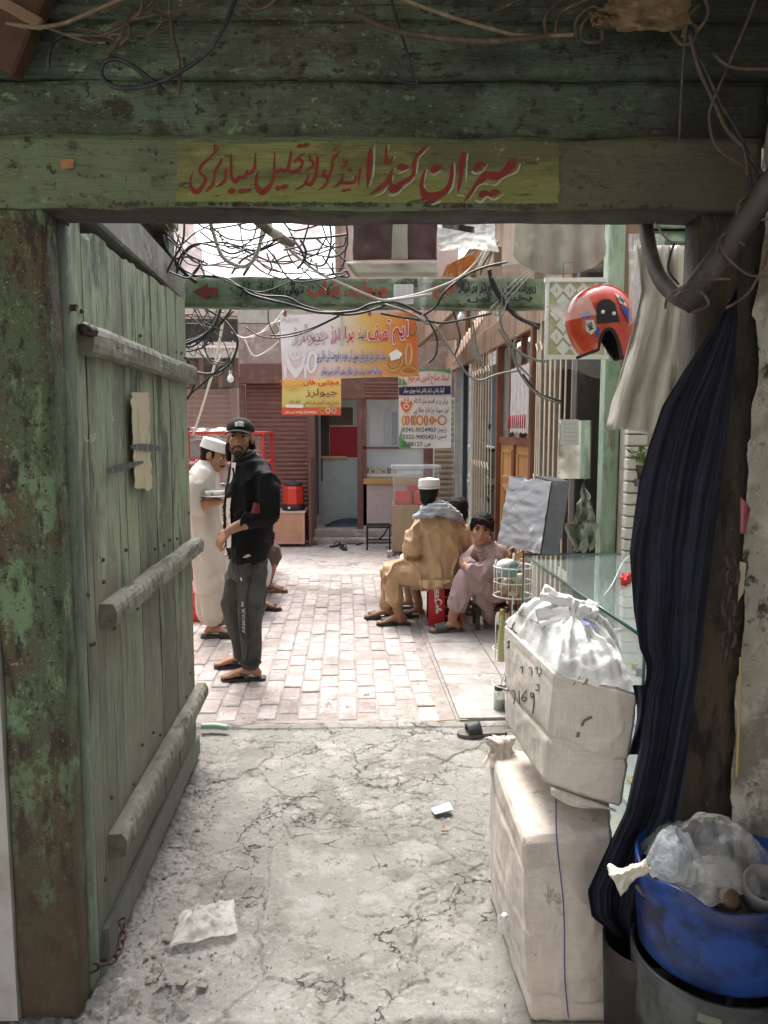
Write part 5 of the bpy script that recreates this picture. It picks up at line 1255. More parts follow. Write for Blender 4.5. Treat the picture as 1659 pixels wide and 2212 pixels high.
sheet('strap', lambda u, v: P(955+70*u, 478+12*u+14*v, 3.07-.02*math.sin(u*3)), 10, 3, flat('black_strap', (.03,.03,.03)), g)
film('film', lambda u, v: hang(u, v, 945, 1075, 440, 550-20*u, 3.05, 2.4, .035, 7, 1, 14), 40, 30, g, 2, .16)
g = thing('bagged_waistcoat', 'beige kurta with rounded hem and pocket hanging in clear plastic', 'garment', P(1210, 600, 3.15))
m_beige = mat('beige_cloth', (.56,.53,.46), [((.48,.45,.385), 5, .45, .65)], .85, (220,.2,.002), translucent=.35)
sheet('kurta', lambda u, v: hang(u, v, 1108, 1310, 430, 540+54*math.sin(max(0, min(1, u))*PI)**.45, 3.15, 4.2, .020, 3, .88), 60, 30, m_beige, g, .006)
sheet('kurta_back', lambda u, v: hang(u, v, 1120, 1300, 430, 530+50*math.sin(max(0, min(1, u))*PI)**.45, 3.22, 3.2, .016, 6, .86), 40, 20, m_beige, g, .006)
tube('pocket_seam', [P(1217, 600, 3.085), P(1217, 568, 3.085), P(1240, 567, 3.085), P(1241, 601, 3.085)], .0025, flat('seam_brown', (.22,.20,.17)), g, 5, 1)
film('film', lambda u, v: hang(u, v, 1092-8*v, 1322+6*v, 425, 590+12*math.sin(u*5), 3.06, 4.3, .03, 9), 70, 36, g, 3, .12)
film('film', lambda u, v: hang(u, v, 1096, 1322, 425, 588, 3.28, 4.3, .02, 11), 40, 20, g, 3, .12)
pw = thing('plastic_wisp', 'wisp of clear plastic hanging across the cross beam', 'plastic', P(915, 690, 3.85))
film('film', lambda u, v: P(900+40*u*(1-v*.8)+8*v, 590+85*v, 3.87+.03*math.sin(u*7)), 16, 20, pw, 4, .30)
g = thing('crumpled_plastic_cover', 'crumpled clear plastic cover hanging behind the helmet', 'plastic', P(1375, 700, 2.9))
film('film', lambda u, v: hang(u, v, 1358, 1412+26*(1-v), 505+50*u*0, 705-14*math.sin(u*4), 2.9, 3.0, .035, 2), 50, 60, g, 5, .45)
film('film', lambda u, v: hang(u, v, 1360, 1416, 520, 695, 2.98, 2.3, .04, 8), 40, 40, g, 5, .45)
g = thing('long_white_garment', 'long creamy white garment bag hanging in pleats beside the dark curtain', 'garment', P(1380, 945, 2.75))
def lw(u, v):
    xl = [1375, 1385, 1362, 1335, 1310][min(4, int(v*4))]; xl2 = [1385, 1362, 1335, 1310, 1310][min(4, int(v*4))]; f = v*4-min(4, int(v*4))
    x0 = xl+(xl2-xl)*f; x1 = 1500-10*v - 40*max(0, v-.5)
    y = 530+ (392+22*u)*v
    return P(x0+(x1-x0)*u, y, 2.72+.03*math.sin(u*24+v*2)*(.5+.5*v)+.05*fb((u*3, v*2, 5)))
sheet('cloth', lw, 90, 40, mat('cream_garment', (.56,.535,.47), [((.44,.40,.34), 6, .45, .66, (2,2,.3))], .8, (30,.4,.006,(2,2,.3)), translucent=.15), g, .004)
film('film', lambda u, v: lw(u*1.02-.01, v*1.015)+Vector((0,-.03,0)), 50, 30, g, 6, .18)

# ---------------------------------------------------------------- earring board
YE = 3.85
eb = thing('earring_board', 'white framed board of white lozenge cards on striped olive ground', 'display board', P(1243, 778, YE))
ex0, ex1, ey0, ey1 = 1176, 1312, 601, 776
quad_px('ground_panel', ex0+8, ey0+9, ex1-8, ey1-9, YE, mat('olive_stripe', (.36,.35,.15), [((.44,.43,.22), 3, .45, .55, (26,1,26))], .7), eb)
m_wf = flat('white_frame', (.64,.65,.62))
for (a, b, c_, d) in ((ex0, ey0, ex1, ey0+9), (ex0, ey1-9, ex1, ey1), (ex0, ey0+9.5, ex0+9, ey1-9.5), (ex1-9, ey0+9.5, ex1, ey1-9.5)):
    p, q = P(a, d, YE), P(c_, b, YE); boxb('frame_bar', p.x, q.x, YE-.02, YE+.012, p.z, q.z, m_wf, eb)
gold = flat('earring_gold', (.45,.33,.12), rough=.3)
for r_ in range(6):
    for c_ in range(4):
        cx = ex0+26+c_*29; cy = ey0+26+r_*25
        s_ = 15
        if (r_ % 2) and c_ == 3: continue
        cx += 14 if r_ % 2 else 0
        cd_ = obj('lozenge_card', [P(cx-s_,cy,YE-.006-.0004*(r_ % 2)), P(cx,cy+s_*1.15,YE-.006-.0004*(r_ % 2)), P(cx+s_,cy,YE-.006-.0004*(r_ % 2)), P(cx,cy-s_*1.15,YE-.006-.0004*(r_ % 2))], [(0,1,2,3)], m_wf, eb)
        if r_ % 2 == 0 or c_ % 2: tube('earring', [P(cx, cy-5, YE-.010), P(cx+1.5, cy, YE-.014), P(cx, cy+5, YE-.010)], .003, gold, cd_, 5, 3)
film('film_wrap', lambda u, v: P(ex0-3+(ex1-ex0+6)*u, ey0-2+(ey1-ey0+34-12*math.sin(u*5))*v, YE-.035+.012*fb((u*5, v*5, 3))), 40, 40, eb, 1, .12)

# ---------------------------------------------------------------- helmet
HY = 3.05
HS = .94
he = thing('crash_helmet', 'scratched red and orange crash helmet with clear visor hanging on the right', 'helmet', P(1300, 775, HY))
hc = P(1298, 690, HY)
HR = rotm(0, 0, PI) @ rotm(0, math.radians(14), 0)         # face to the left, tipped forward
hp = lambda f, l, u: hc + (HR.to_3x3() @ Vector((f, l, u)))*HS
m_hred = mat('helmet_red', (.50,.045,.02), [((.62,.10,.025), 4, .42, .62), ((.36,.02,.02), 6, .52, .66), ((.66,.40,.30), 60, .70, .73, (.4,1,2))], .22, coat=.6)
m_hblk = mat('helmet_black', (.02,.02,.022), [], .55)
def hbot(f): # lower rim by position front-back: a rounded arch between chin bar and back
    d_ = abs(f-.012)/.046
    if d_ < 1: return -.050-(.070 if f > .012 else .125)*d_**2.6
    return -.120-.12*(f-.058) if f > 0 else -.175
nu_, nv_ = 64, 40; V, F, MI = [], [], []
for j in range(nv_+1):
    th = PI*j/nv_
    for i in range(nu_):
        ph = 2*PI*i/nu_
        V.append(Vector((.138*math.sin(th)*math.cos(ph)*(1.06 if math.cos(ph) > 0 else 1.0), .112*math.sin(th)*math.sin(ph), .140*math.cos(th)*(1.42 if th > PI/2 else 1))))
for j in range(nv_):
    for i in range(nu_):
        q = [j*nu_+i, j*nu_+(i+1) % nu_, (j+1)*nu_+(i+1) % nu_, (j+1)*nu_+i]
        c_ = sum((V[a] for a in q), Vector())/4
        if c_.z < hbot(c_.x): continue
        F.append(tuple(q))
for i, v in enumerate(V):
    if v.z < hbot(v.x)+.012: v.z = max(v.z, hbot(v.x)-.004)
bm = bmesh.new(); vs_ = [bm.verts.new(hp(*v)) for v in V]
for f in F:
    try: bm.faces.new([vs_[a] for a in f][::-1])
    except ValueError: pass
bmesh.ops.delete(bm, geom=[v for v in bm.verts if not v.link_faces], context='VERTS')
bmesh.ops.remove_doubles(bm, verts=bm.verts[:], dist=.0004)
bmesh.ops.recalc_face_normals(bm, faces=bm.faces[:])
inner = bm.copy()
shell = bmobj('shell', bm, m_hred, he, True)
cc = hc.copy()
for v in inner.verts: v.co = cc+(v.co-cc)*.92
bmesh.ops.reverse_faces(inner, faces=inner.faces[:])
bmobj('lining', inner, m_hblk, he, True)
for s_ in (-1, 1):
    rim = []
    for k_ in range(40):
        f = .132-.262*k_/39; u = hbot(f)
        rr = max(0, 1-(f/(.146 if f > 0 else .138))**2-(u/.199)**2); rim.append(hp(f, s_*.112*math.sqrt(rr)*.98, u))
    tube('rim_trim', rim, .006, m_hblk, he, 6, 1)
# side plates with screws
for s_ in (1, -1):
    pts = [(-.035,.040), (-.02,.062), (.01,.068), (.035,.055), (.048,.02), (.052,-.022), (.0,-.030), (-.038,-.036)]
    def surf(f, u, k=1.03): return hp(f*1.0, s_*.112*math.sqrt(max(.05, 1-(f/.14)**2-(u/(.14 if u > 0 else .199))**2))*k+s_*.004, u)
    V = [surf(0.005, .015)]+[surf(f, u) for f, u in pts]
    obj('side_plate', V, [(0, i+1, (i+1) % 8+1) for i in range(8)], m_hblk, he, True)
    for (f, u) in ((.022, .018), (-.018, .002)): lathe('screw', [(0,-.002),(.007,-.002),(.007,.003),(.004,.005),(0,.005)], surf(f, u, 1.06), flat('steel_screw', (.6,.6,.6), rough=.25), he, 10, rotm(PI/2, 0, 0))
    def stick(pts, m, k=1.018, name='sticker'): 
        n_ = len(pts); c_ = (sum(p[0] for p in pts)/n_, sum(p[1] for p in pts)/n_); V = [surf(*c_, k)]
        ring = [(pts[i][0]+(pts[(i+1) % n_][0]-pts[i][0])*t/4, pts[i][1]+(pts[(i+1) % n_][1]-pts[i][1])*t/4) for i in range(n_) for t in range(4)]
        mid = [((a+c_[0])/2, (b+c_[1])/2) for a, b in ring]
        V += [surf(a, b, k) for a, b in mid] + [surf(a, b, k) for a, b in ring]; N = len(ring)
        return obj(name, V, [(0, i+1, (i+1) % N+1) for i in range(N)]+[(i+1, N+i+1, N+(i+1) % N+1, (i+1) % N+1) for i in range(N)], m, he, True)
    st1 = stick([(-.050,.082),(-.078,.060),(-.085,.018),(-.055,.038)], m_wf); st2 = stick([(.088,.006),(.060,-.002),(.058,-.040),(.078,-.056),(.094,-.036)], m_wf)
    stick([(-.052,.030),(-.085,.012),(-.092,-.05),(-.075,-.036)], flat('sticker_blue', (.04,.08,.34))); stick([(.096,.036),(.062,.040),(.070,.012),(.098,.014)], flat('sticker_blue', None)); stick([(.060,-.044),(.044,-.030),(.052,-.07),(.068,-.072)], flat('sticker_blue', None))
    if s_ == 1:
        gl, gf = glyphs('ME', .02); lo = gl.min(0); hi = gl.max(0)
        for (fc, uc, ang, sc_) in ((-.0675, .050, 2.2, .030), (.077, -.022, 1.75, .030)):
            V = []
            for v in gl:
                a = (v[0]-(lo[0]+hi[0])/2)/(hi[0]-lo[0])*sc_; b = (v[1]-(lo[1]+hi[1])/2)/(hi[0]-lo[0])*sc_
                V.append(surf(fc-(a*math.cos(ang)-b*math.sin(ang)), uc+(a*math.sin(ang)+b*math.cos(ang)), 1.04))
            obj('lettering', V, gf, ink_black, he)
vis_m = mat('clear_visor', (.80,.81,.80), [], .10, (20,.1,.003), alpha=.45, spec=.8)
sheet('visor', lambda u, v: hp((.150+.055*v)*math.cos((u-.5)*2.5)+.0, .128*math.sin((u-.5)*2.5), .030+.078*v-.03*abs(u-.5)), 30, 10, vis_m, he)

# ---------------------------------------------------------------- mirror with note, foam pack, rag
mr_ = thing('wall_mirror', 'small frameless mirror with a pale printed slip, hung on the dark pillar', 'mirror', P(1240, 1035, 4.35))
quad_px('silvered_glass', 1206, 908, 1275, 1034, 4.36, mat('silvering', (.80,.82,.82), [((.55,.58,.58), 9, .58, .75)], .06, metal=1.0), mr_)
boxb('backing', P(1206,1034,4.37).x, P(1275,1034,4.37).x, 4.364, 4.375, P(1206,1034,4.37).z, P(1206,908,4.37).z, m_oldwood, mr_)
quad_px('printed_slip', 1211, 906, 1250, 962, 4.35, flat('note_paper', None), mr_)
for i in range(5): letter('کوائف برائے صفائی', 1217, 914+i*9, 1245, 918+i*9, 4.347, flat('note_ink', None), mr_, .01, name='printed_line')
fp = thing('wrapped_foam_pack', 'tall dark foam pack wrapped in shiny plastic leaning on the counter', 'pack', P(1190, 1194, 3.9))
def fq(name, pts, m, t_=.0): 
    V = [P(*c5(x, y), Y) for x, y, Y in pts]; return obj(name, V, [(0,1,2,3)], m, fp)
def c5(x, y): return (1042.3+x*.3717, 877.8+y*.3717)
A = [P(*c5(405,432),4.02), P(*c5(508,436),4.00), P(*c5(442,860),3.80), P(*c5(340,858),3.80)]
B = [P(*c5(322,430),4.42), P(*c5(245,856),4.22)]
offs = Vector((0,.42,0))
V = A+[A[0]+Vector((-.005,.42,0)), A[1]+offs, A[2]+offs, A[3]+Vector((-.005,.42,0))]
obj('foam_block', V, [(0,3,2,1), (4,5,6,7), (0,1,5,4), (0,4,7,3), (1,2,6,5), (3,7,6,2)], mat('charcoal_foam', (.018,.023,.028), [((.03,.036,.042), 14, .5, .7)], .5, (40,.4,.004)), fp)
def foamside(u, v):
    a = A[0]*(1-v)+A[3]*v; b = a+Vector((-.16,.36,0)); p = a*(1-u)+b*u; return p+Vector((-.006-.006*abs(fb((u*3, v*5, 1))), -.006, .004*fb((u*4, v*6, 2))+ (.03*fb((u*5, 1, 1)) if v < .02 else 0)))
sheet('plastic_wrap', foamside, 16, 40, mat('shiny_wrap', (.12,.118,.122), [((.30,.30,.32), 9, .61, .66, (1,1,.5))], .28, (9,.5,.010), spec=.6), fp)
film('film', lambda u, v: (A[0]*(1-v)+A[3]*v)*(1-u)+(A[1]*(1-v)+A[2]*v)*u+Vector((0,-.015-.01*abs(fb((u*5, v*8, 3))),0)), 20, 40, fp, 2, .05)
cr = thing('stained_rag', 'stained green and yellow cloth hanging in a peak behind the glass counter', 'rag', P(*c5(590,850), 4.05))
def ragf(u, v):
    xl = 590-(110*v if v < .6 else 110-60*(v-.6)*2); xr = 600+(110*v**1.2 if v < .62 else 85-160*(v-.62))
    xl += 26*fb((v*5, 1, 3)); xr += 30*fb((v*5, 2, 8)); yy = 418+430*v+(40*fb((u*4, v*2, 5)) if v > .1 else 0)
    return P(*c5(xl+(xr-xl)*u, yy), 4.05-.06*math.sin(u*9+v*3+2*fb((u*2, v*2, 1)))*v+.06*fb((u*3, v*4, 2)))
sheet('cloth', ragf, 50, 50, mat('stained_green_cloth', (.32,.36,.30), [((.46,.48,.42), 7, .46, .62), ((.45,.42,.12), 4, .60, .66), ((.12,.14,.12), 9, .56, .68), ((.42,.16,.12), 5, .66, .70)], .9, (40,.3,.004)), cr)

# ---------------------------------------------------------------- glass counter
gc = thing('glass_counter', 'large green edged glass display counter holding small packets', 'counter', (1.1, 3.1, 0))
m_gl = mat('counter_glass', (.62,.74,.70), [], .04, alpha=.22, spec=.6)
m_ged = mat('glass_edge', (.03,.08,.07), [], .2)
n0 = P(1393, 1376, 2.36); f0 = P(1131, 1196, 3.98)
zc = (n0.z+f0.z)/2
n0.z = zc; f0.z = zc
n1 = Vector((1.62, 2.36, zc)); f1 = Vector((1.62, 3.98, zc))
def gq(name, a, b, c_, d, m): return obj(name, [a, b, c_, d], [(0,1,2,3)], m, gc)
bm = bmesh.new()
vv = [bm.verts.new(p) for p in (n0, n1, f1, f0)]; bm.faces.new(vv); bmesh.ops.solidify(bm, geom=bm.faces[:], thickness=.009)
bmobj('top_pane', bm, m_gl, gc)
dn = Vector((0,0,-1))
gq('front_pane', n0+dn*(zc-.05), f0+dn*(zc-.05), f0+dn*.012, n0+dn*.012, m_gl)
gq('end_pane', n0+dn*(zc-.05), n1+dn*(zc-.05), n1+dn*.012, n0+dn*.012, m_gl)
for a, b in ((n0, f0), (n0, n1), (f0, f1)): tube('edge_strip', [a+Vector((0,0,-.004)), b+Vector((0,0,-.004))], .0065, m_ged, gc, 6, 1)
tube('corner_strip', [n0+dn*.01, n0+dn*(zc-.03)], .005, m_ged, gc, 6, 1); tube('corner_strip', [f0+dn*.01, f0+dn*(zc-.03)], .005, m_ged, gc, 6, 1)
tube('crack', [P(1372,1192,3.7), P(1345,1215,3.5), P(1325,1258,3.2), P(1305,1285,3.05)], .003, flat('crack_white', (.6,.66,.65)), gc, 5, 3)
for z in (.32, .62):
    a = n0.copy(); a.z = z; b = f0.copy(); b.z = z
    gq('shelf', a+Vector((.02,.02,0)), Vector((1.6,2.38,z)), Vector((1.6,3.96,z)), b+Vector((.02,-.02,0)), mat('shelf_glass', (.60,.72,.68), [], .05, alpha=.30))
    tube('shelf_edge', [a+Vector((.02,.02,0)), b+Vector((.02,-.02,0))], .005, flat('glass_green_edge', (.16,.34,.30)), gc, 6, 1)
V = [Vector((n0.x,n0.y,0)), Vector((1.62,2.36,0)), Vector((1.62,3.98,0)), Vector((f0.x,f0.y,0))]
obj('plinth', V+[p+Vector((0,0,.07)) for p in V], [(4,5,6,7),(0,1,5,4),(3,0,4,7)], mat('pale_plinth', (.40,.43,.40), [((.30,.32,.3), 6, .5, .7)], .7), gc)
cols = [(.40,.05,.05), (.45,.36,.10), (.14,.17,.28), (.50,.50,.47), (.06,.06,.07), (.18,.27,.18), (.46,.30,.27)]
for i in range(70):
    s = random.random(); d = random.uniform(.06, .5); z = random.choice((.075, .322, .622))
    q = Vector((n0.x, n0.y, 0))*(1-s)+Vector((f0.x, f0.y, 0))*s + Vector((d, 0, 0))
    c_ = cols[i % 7]; w_ = random.uniform(.018, .05); h_ = random.uniform(.008, .05)
    if not 2.42 < q.y < 3.9: continue
    o = box('packet', (q.x, q.y, z+h_/2), (w_, w_*random.uniform(.5,1.2), h_), flat('packet_%d' % (i % 7), c_), None, rotm(0,0,random.uniform(-.6,.6)), .003)
    tag(o, '%s small packet lying inside the glass counter' % ['red','yellow','blue','white','black','green','pink'][i % 7], 'packet', 'small packets inside the glass counter')
rb = thing('red_toy', 'bright red lump beside the dark curtain above the glass counter', 'packet', P(1352, 1258, 3.2))
crumple('wrapper', 1352, 1256, 11, 16, 3.2, flat('bright_red', (.52,.02,.03)), rb, .04, 4, 10, 10)
crumple('clear_tail', 1362, 1275, 9, 14, 3.18, flat('note_paper', None), rb, .03, 5, 8, 8)

# ---------------------------------------------------------------- wire rack with basket and bottles
RKY = 4.25
rk = thing('wire_rack', 'white wire rack with a round basket standing by the tiled walk', 'rack', G(1098, 1545))
m_wire = flat('white_wire', (.66,.66,.62), rough=.4)
kx = lambda x: P(x, 1300, RKY).x
kz = lambda y: P(829, y, RKY).z
cx_, rx_ = (kx(1066)+kx(1150))/2, (kx(1150)-kx(1066))/2
def ring(z, r, th=.0035, name='hoop'): tube(name, [Vector((cx_+r*math.cos(a), RKY+r*math.sin(a), z)) for a in np.linspace(0, 2*PI, 25)], th, m_wire, rk, 6, 1)
for y_, th in ((1223, .004), (1285, .004), (1255, .0025), (1400, .003), (1475, .003), (1532, .003)): ring(kz(y_), rx_, th)
for i in range(16):
    a = 2*PI*i/16; p = lambda z, r=1.0: Vector((cx_+rx_*r*math.cos(a), RKY+rx_*r*math.sin(a), z))
    tube('basket_wire', [p(kz(1285)), p(kz(1222))], .0022, m_wire, rk, 5, 1)
    if i % 2 == 0: 
        a2 = a+2*PI/16
        tube('basket_arch', [p(kz(1224)), (p(kz(1212))+Vector((cx_+rx_*math.cos(a2), RKY+rx_*math.sin(a2), kz(1212))))/2, Vector((cx_+rx_*math.cos(a2), RKY+rx_*math.sin(a2), kz(1224)))], .0022, m_wire, rk, 5, 5)
    if i % 4 == 1: tube('bottle_wire', [p(kz(1420)), p(kz(1330))], .0025, m_wire, rk, 5, 1); tube('bottle_wire', [p(kz(1545)), p(kz(1475))], .0025, m_wire, rk, 5, 1)
tube('centre_post', [Vector((cx_, RKY, .015)), Vector((cx_, RKY, kz(1195)))], .006, m_wire, rk, 8, 1)
tube('handle', [Vector((cx_-.02, RKY, kz(1195))), Vector((cx_-.03, RKY, kz(1188))), Vector((cx_, RKY, kz(1182))), Vector((cx_+.03, RKY, kz(1188))), Vector((cx_+.02, RKY, kz(1195)))], .004, m_wire, rk, 6, 4)
for a in (.3, 2.4, 4.5): tube('leg', [Vector((cx_, RKY, kz(1400))), Vector((cx_+rx_*.95*math.cos(a), RKY+rx_*.95*math.sin(a), .016))], .004, m_wire, rk, 6, 1)
for i in range(11):
    a = random.uniform(0, 2*PI); r = random.uniform(0, rx_*.62); c_ = Vector((cx_+r*math.cos(a), RKY+r*math.sin(a), kz(1278)+random.uniform(0, .08)))
    m_ = [mat('cream_bulb', (.58,.52,.42), [((.44,.36,.26), 20, .5, .65)], .7), mat('brown_bulb', (.36,.27,.18), [((.5,.42,.32), 20, .5, .65)], .7)][i % 2]
    o = lathe('garlic_bulb', [(0,-.024),(.018,-.021),(.028,-.006),(.025,.010),(.012,.022),(.004,.036),(0,.04)], c_, m_, None, 12, rotm(random.uniform(-1,1), random.uniform(-1,1), 0), sx=1.2)
    tag(o, 'pale bulb heaped in the white wire basket', 'bulb', 'pale bulbs heaped in the wire basket')
tl = thing('teal_ball', 'teal and white ball on top of the wire basket', 'ball', P(1098, 1235, RKY))
lathe('skin', [(0,-.05),(.03,-.045),(.05,-.02),(.055,.01),(.045,.035),(.025,.05),(0,.055)], P(1097, 1228, RKY), mat('teal_white', (.20,.30,.30), [((.55,.58,.56), 6, .48, .54)], .5), tl, 18, sx=1.3)
for i, (x, y0, y1, c_) in enumerate(((1081,1310,1420,(.50,.48,.24)), (1093,1308,1418,(.42,.36,.20)), (1108,1300,1410,(.52,.47,.26)), (1122,1302,1412,(.40,.30,.16)), (1136,1306,1414,(.46,.42,.22)))):
    b_ = thing('bottle', ['pale yellow bottle with a gold cap in the wire rack', 'pale green bottle with a black cap in the wire rack', 'straw coloured bottle with a dark cap in the wire rack', 'brown bottle with a black cap in the wire rack', 'olive bottle with a black cap in the wire rack'][i], 'bottle', P(x, y1, RKY-.05), 'bottles in the wire rack')
    z0, z1 = kz(y1), kz(y0); H = z1-z0; c0 = Vector((kx(x), RKY-.07+.03*(i % 2), z0))
    lathe('glass', [(0,0),(.020,0),(.022,.01),(.022,H*.55),(.011,H*.75),(.010,H*.92)], c0, mat('bottle_%d' % i, c_, [], .15, alpha=.9), b_, 14)
    lathe('cap', [(.0125,H*.90),(.0125,H),(0,H)], c0, flat('cap_%d' % (i == 0), (.45,.30,.06) if i == 0 else (.03,.03,.03)), b_, 12)
for i, x in enumerate((1078, 1098, 1118)):
    j_ = thing('glass_jar', 'small glass jar with a dark lid on the lowest ring of the rack', 'jar', P(x, 1540, RKY), 'jars on the lowest ring of the rack')
    c0 = Vector((kx(x), RKY-.05, .018)); lathe('jar_body', [(0,0),(.028,0),(.030,.01),(.030,.10),(.024,.12)], c0, mat('jar_glass', (.60,.64,.60), [], .1, alpha=.4), j_, 14)
    lathe('lid', [(.026,.12),(.026,.14),(0,.14)], c0, ink_black, j_, 14); lathe('contents', [(0,.004),(.026,.004),(.026,.06),(0,.062)], c0, flat('jar_fill', (.35,.36,.24)), j_, 12)

# ---------------------------------------------------------------- woven sacks
from mathutils.bvhtree import BVHTree
def ray(x, y):
    dx = (x-829.5)/FPX; dy = -(y-1106)/FPX
    return Vector((0, 0, CAMZ)), Vector((dx, CP+dy*SP, dy*CP-SP)).normalized()
def onto(o, off=.003):
    me = o.data; M_ = Matrix.Identity(4)
    t = BVHTree.FromPolygons([v.co.copy() for v in me.vertices], [tuple(p.vertices) for p in me.polygons])
    def f(x, y):
        a, d = ray(x, y); h = t.ray_cast(a, d)
        if h[0] is None:
            n_ = t.find_nearest(a+d*2.2); return n_[0]-d*off
        return h[0]-d*off
    return f
def hexbag(name, C, m, parent, n=26, bulge=.02, noi=.006, seed=0, power=1.0, fold=0.0, crease=()):
    "bag from 8 corners: C[0..3] bottom (near-left, near-right, far-right, far-left), C[4..7] top"
    C = [Vector(c) for c in C]
    def tri(u, v, w_):
        b = (C[0]*(1-u)+C[1]*u)*(1-v)+(C[3]*(1-u)+C[2]*u)*v; t = (C[4]*(1-u)+C[5]*u)*(1-v)+(C[7]*(1-u)+C[6]*u)*v
        return b*(1-w_)+t*w_
    cen = tri(.5, .5, .5)
    bm = bmesh.new(); bmesh.ops.create_cube(bm, size=1)
    bmesh.ops.subdivide_edges(bm, edges=bm.edges[:], cuts=n, use_grid_fill=True)
    for v in bm.verts:
        u, vv, w_ = v.co.x+.5, v.co.y+.5, v.co.z+.5
        p = tri(u, vv, w_)
        k = 64*(u*(1-u)+.0)*(vv*(1-vv)+.0)*(w_*(1-w_)+.0)
        bu = 0
        for a, b, c in ((u, vv, w_), (vv, u, w_), (w_, u, vv)):
            if a < 1e-4 or a > 1-1e-4: bu = max(bu, 16*b*(1-b)*c*(1-c))
        d = (p-cen).normalized()
        # round the corners a little
        r = sum(1 for a in (u, vv, w_) if a < .02 or a > .98)
        p = p + d*(bulge*bu - (.010 if r == 2 else .022 if r == 3 else 0))
        p += d*noi*(fb(p*5, 1, seed)+.6*fb(p*14, 1, seed+2)) + d*fold*abs(fb((p.x*3, p.y*3, p.z*16), 1, seed+7))*(1-w_)
        rg_ = 1-abs(fb((p.x*5+p.z*3, p.y*5, p.z*6-p.x*2), 1, seed+11))*3.2
        p += d*.0035*max(0, rg_)**2
        for (cw0, cd0, cwd) in crease: p -= d*cd0*math.exp(-((w_-cw0-.02*math.sin(u*7+vv*5))/cwd)**2)
        v.co = p
    return bmobj(name, bm, m, parent, True)
def weave(name, base, layers, white=False):
    dk_ = tuple(x*.90 for x in base); lt_ = tuple(min(.8, x*1.06) for x in base)
    m = mat(name, base, list(layers)+[(dk_, 2.2, .52, .60, (4,4,150)), (lt_, 2.2, .53, .60, (150,90,4))], .5, (5, .45, .02), bump2=(30,.3,.004), sheen=.1)
    n_ = m.node_tree.nodes; l = m.node_tree.links; b = n_['Principled BSDF']
    tc = n_.new('ShaderNodeTexCoord'); prev = b.inputs['Normal'].links[0].from_socket
    for ax in ('X', 'Z'):
        wv = n_.new('ShaderNodeTexWave'); wv.bands_direction = ax; wv.inputs['Scale'].default_value = 70; wv.inputs['Distortion'].default_value = 1.2
        wv.inputs['Detail'].default_value = 1; l.new(tc.outputs['Object'], wv.inputs['Vector'])
        bp = n_.new('ShaderNodeBump'); bp.inputs['Strength'].default_value = .15; bp.inputs['Distance'].default_value = .002
        l.new(wv.outputs['Fac'], bp.inputs['Height']); l.new(prev, bp.inputs['Normal']); prev = bp.outputs[0]
    l.new(prev, b.inputs['Normal'])
    return m
m_sackL = weave('dusty_woven_plastic', (.54,.475,.415), [((.42,.365,.31), 2.6, .48, .60), ((.62,.565,.51), 6, .53, .64), ((.27,.235,.195), 12, .59, .68)])
m_sackU = weave('woven_plastic', (.60,.55,.49), [((.50,.44,.38), 4, .46, .64), ((.66,.63,.58), 9, .52, .7)])
m_sackW = mat('white_woven_plastic', (.70,.72,.70), [((.60,.61,.58), 6, .46, .64), ((.76,.78,.77), 16, .52, .66)], .42, (26, .5, .006), bump2=(160,.5,.002))
sk1 = thing('woven_sack', 'tall dusty beige woven sack with a blue seam standing on the floor', 'sack', (.55, 2.2, 0))
c1_ = [G(1146,2206), G(1330,2212), (.72,2.42,0), (.49,2.42,0)]
top = [P(1130,1815,1.965), P(1322,1795,1.985), P(1300,1640,2.42), P(1056,1610,2.50)]
c1_[2] = Vector((top[2].x, 2.42, 0)); c1_[3] = Vector((top[3].x+.01, 2.50, 0))
sack1 = hexbag('body', [*c1_, *top], m_sackL, sk1, 46, .018, .007, 2, fold=.008, crease=((.82,.010,.02),(.12,.010,.02),(.5,.003,.015)))
# gathered tuft at its far top corner
def tuft(name, c, dirv, L, r0, r1, pleats, m, parent, seed=0, flare=.0):
    dirv = Vector(dirv).normalized(); a = Vector((0,0,1)) if abs(dirv.z) < .9 else Vector((1,0,0)); s = dirv.cross(a).normalized(); t = s.cross(dirv)
    nu_, nv_ = 60, 22; V, F = [], []
    for j in range(nv_+1):
        v = j/nv_; r = r0+(r1-r0)*min(1, v*1.6) + (flare*max(0, v-.62)*2.6)
        for i in range(nu_):
            th = 2*PI*i/nu_
            rr = r*(1+.20*math.sin(th*pleats+seed+v*1.5)*(.3+v)+.15*fb((math.cos(th)*1.5, math.sin(th)*1.5, v*2+seed)))
            V.append(c+dirv*L*v+(s*math.cos(th)+t*math.sin(th))*rr + Vector((0,0,.01*fb((th, v*3, seed)))))
    for j in range(nv_):
        for i in range(nu_): F.append((j*nu_+i, j*nu_+(i+1) % nu_, (j+1)*nu_+(i+1) % nu_, (j+1)*nu_+i))
    F.append(tuple(nv_*nu_+i for i in range(nu_)))
    return obj(name, V, F, m, parent, True)
tuft('tied_mouth', P(1085, 1645, 2.44), (-.1, .1, 1), .075, .060, .030, 9, m_sackL, sk1, 3, .015)
crumple('plastic_tag', 1088, 1995, 14, 22, 2.05, mat('clear_film_24', None) if 'clear_film_24' in MATS else m_sackW, sk1, .02, 6, 8, 8)
os_ = onto(sack1, .002)
V, F = tube_geo([os_(1201+ (y-1730)*.058+3*math.sin(y*.02), y) for y in range(1725, 2204, 6)], .0016, 4); obj('blue_seam', V, F, flat('seam_blue', (.06,.08,.24)), sk1)
for i in range(5):
    x = random.uniform(1150, 1290); y = random.uniform(1850, 2150)
fr = [os_(1255+i*3+2*math.sin(i*2), 1955+3*math.cos(i*1.7)) for i in range(5)]
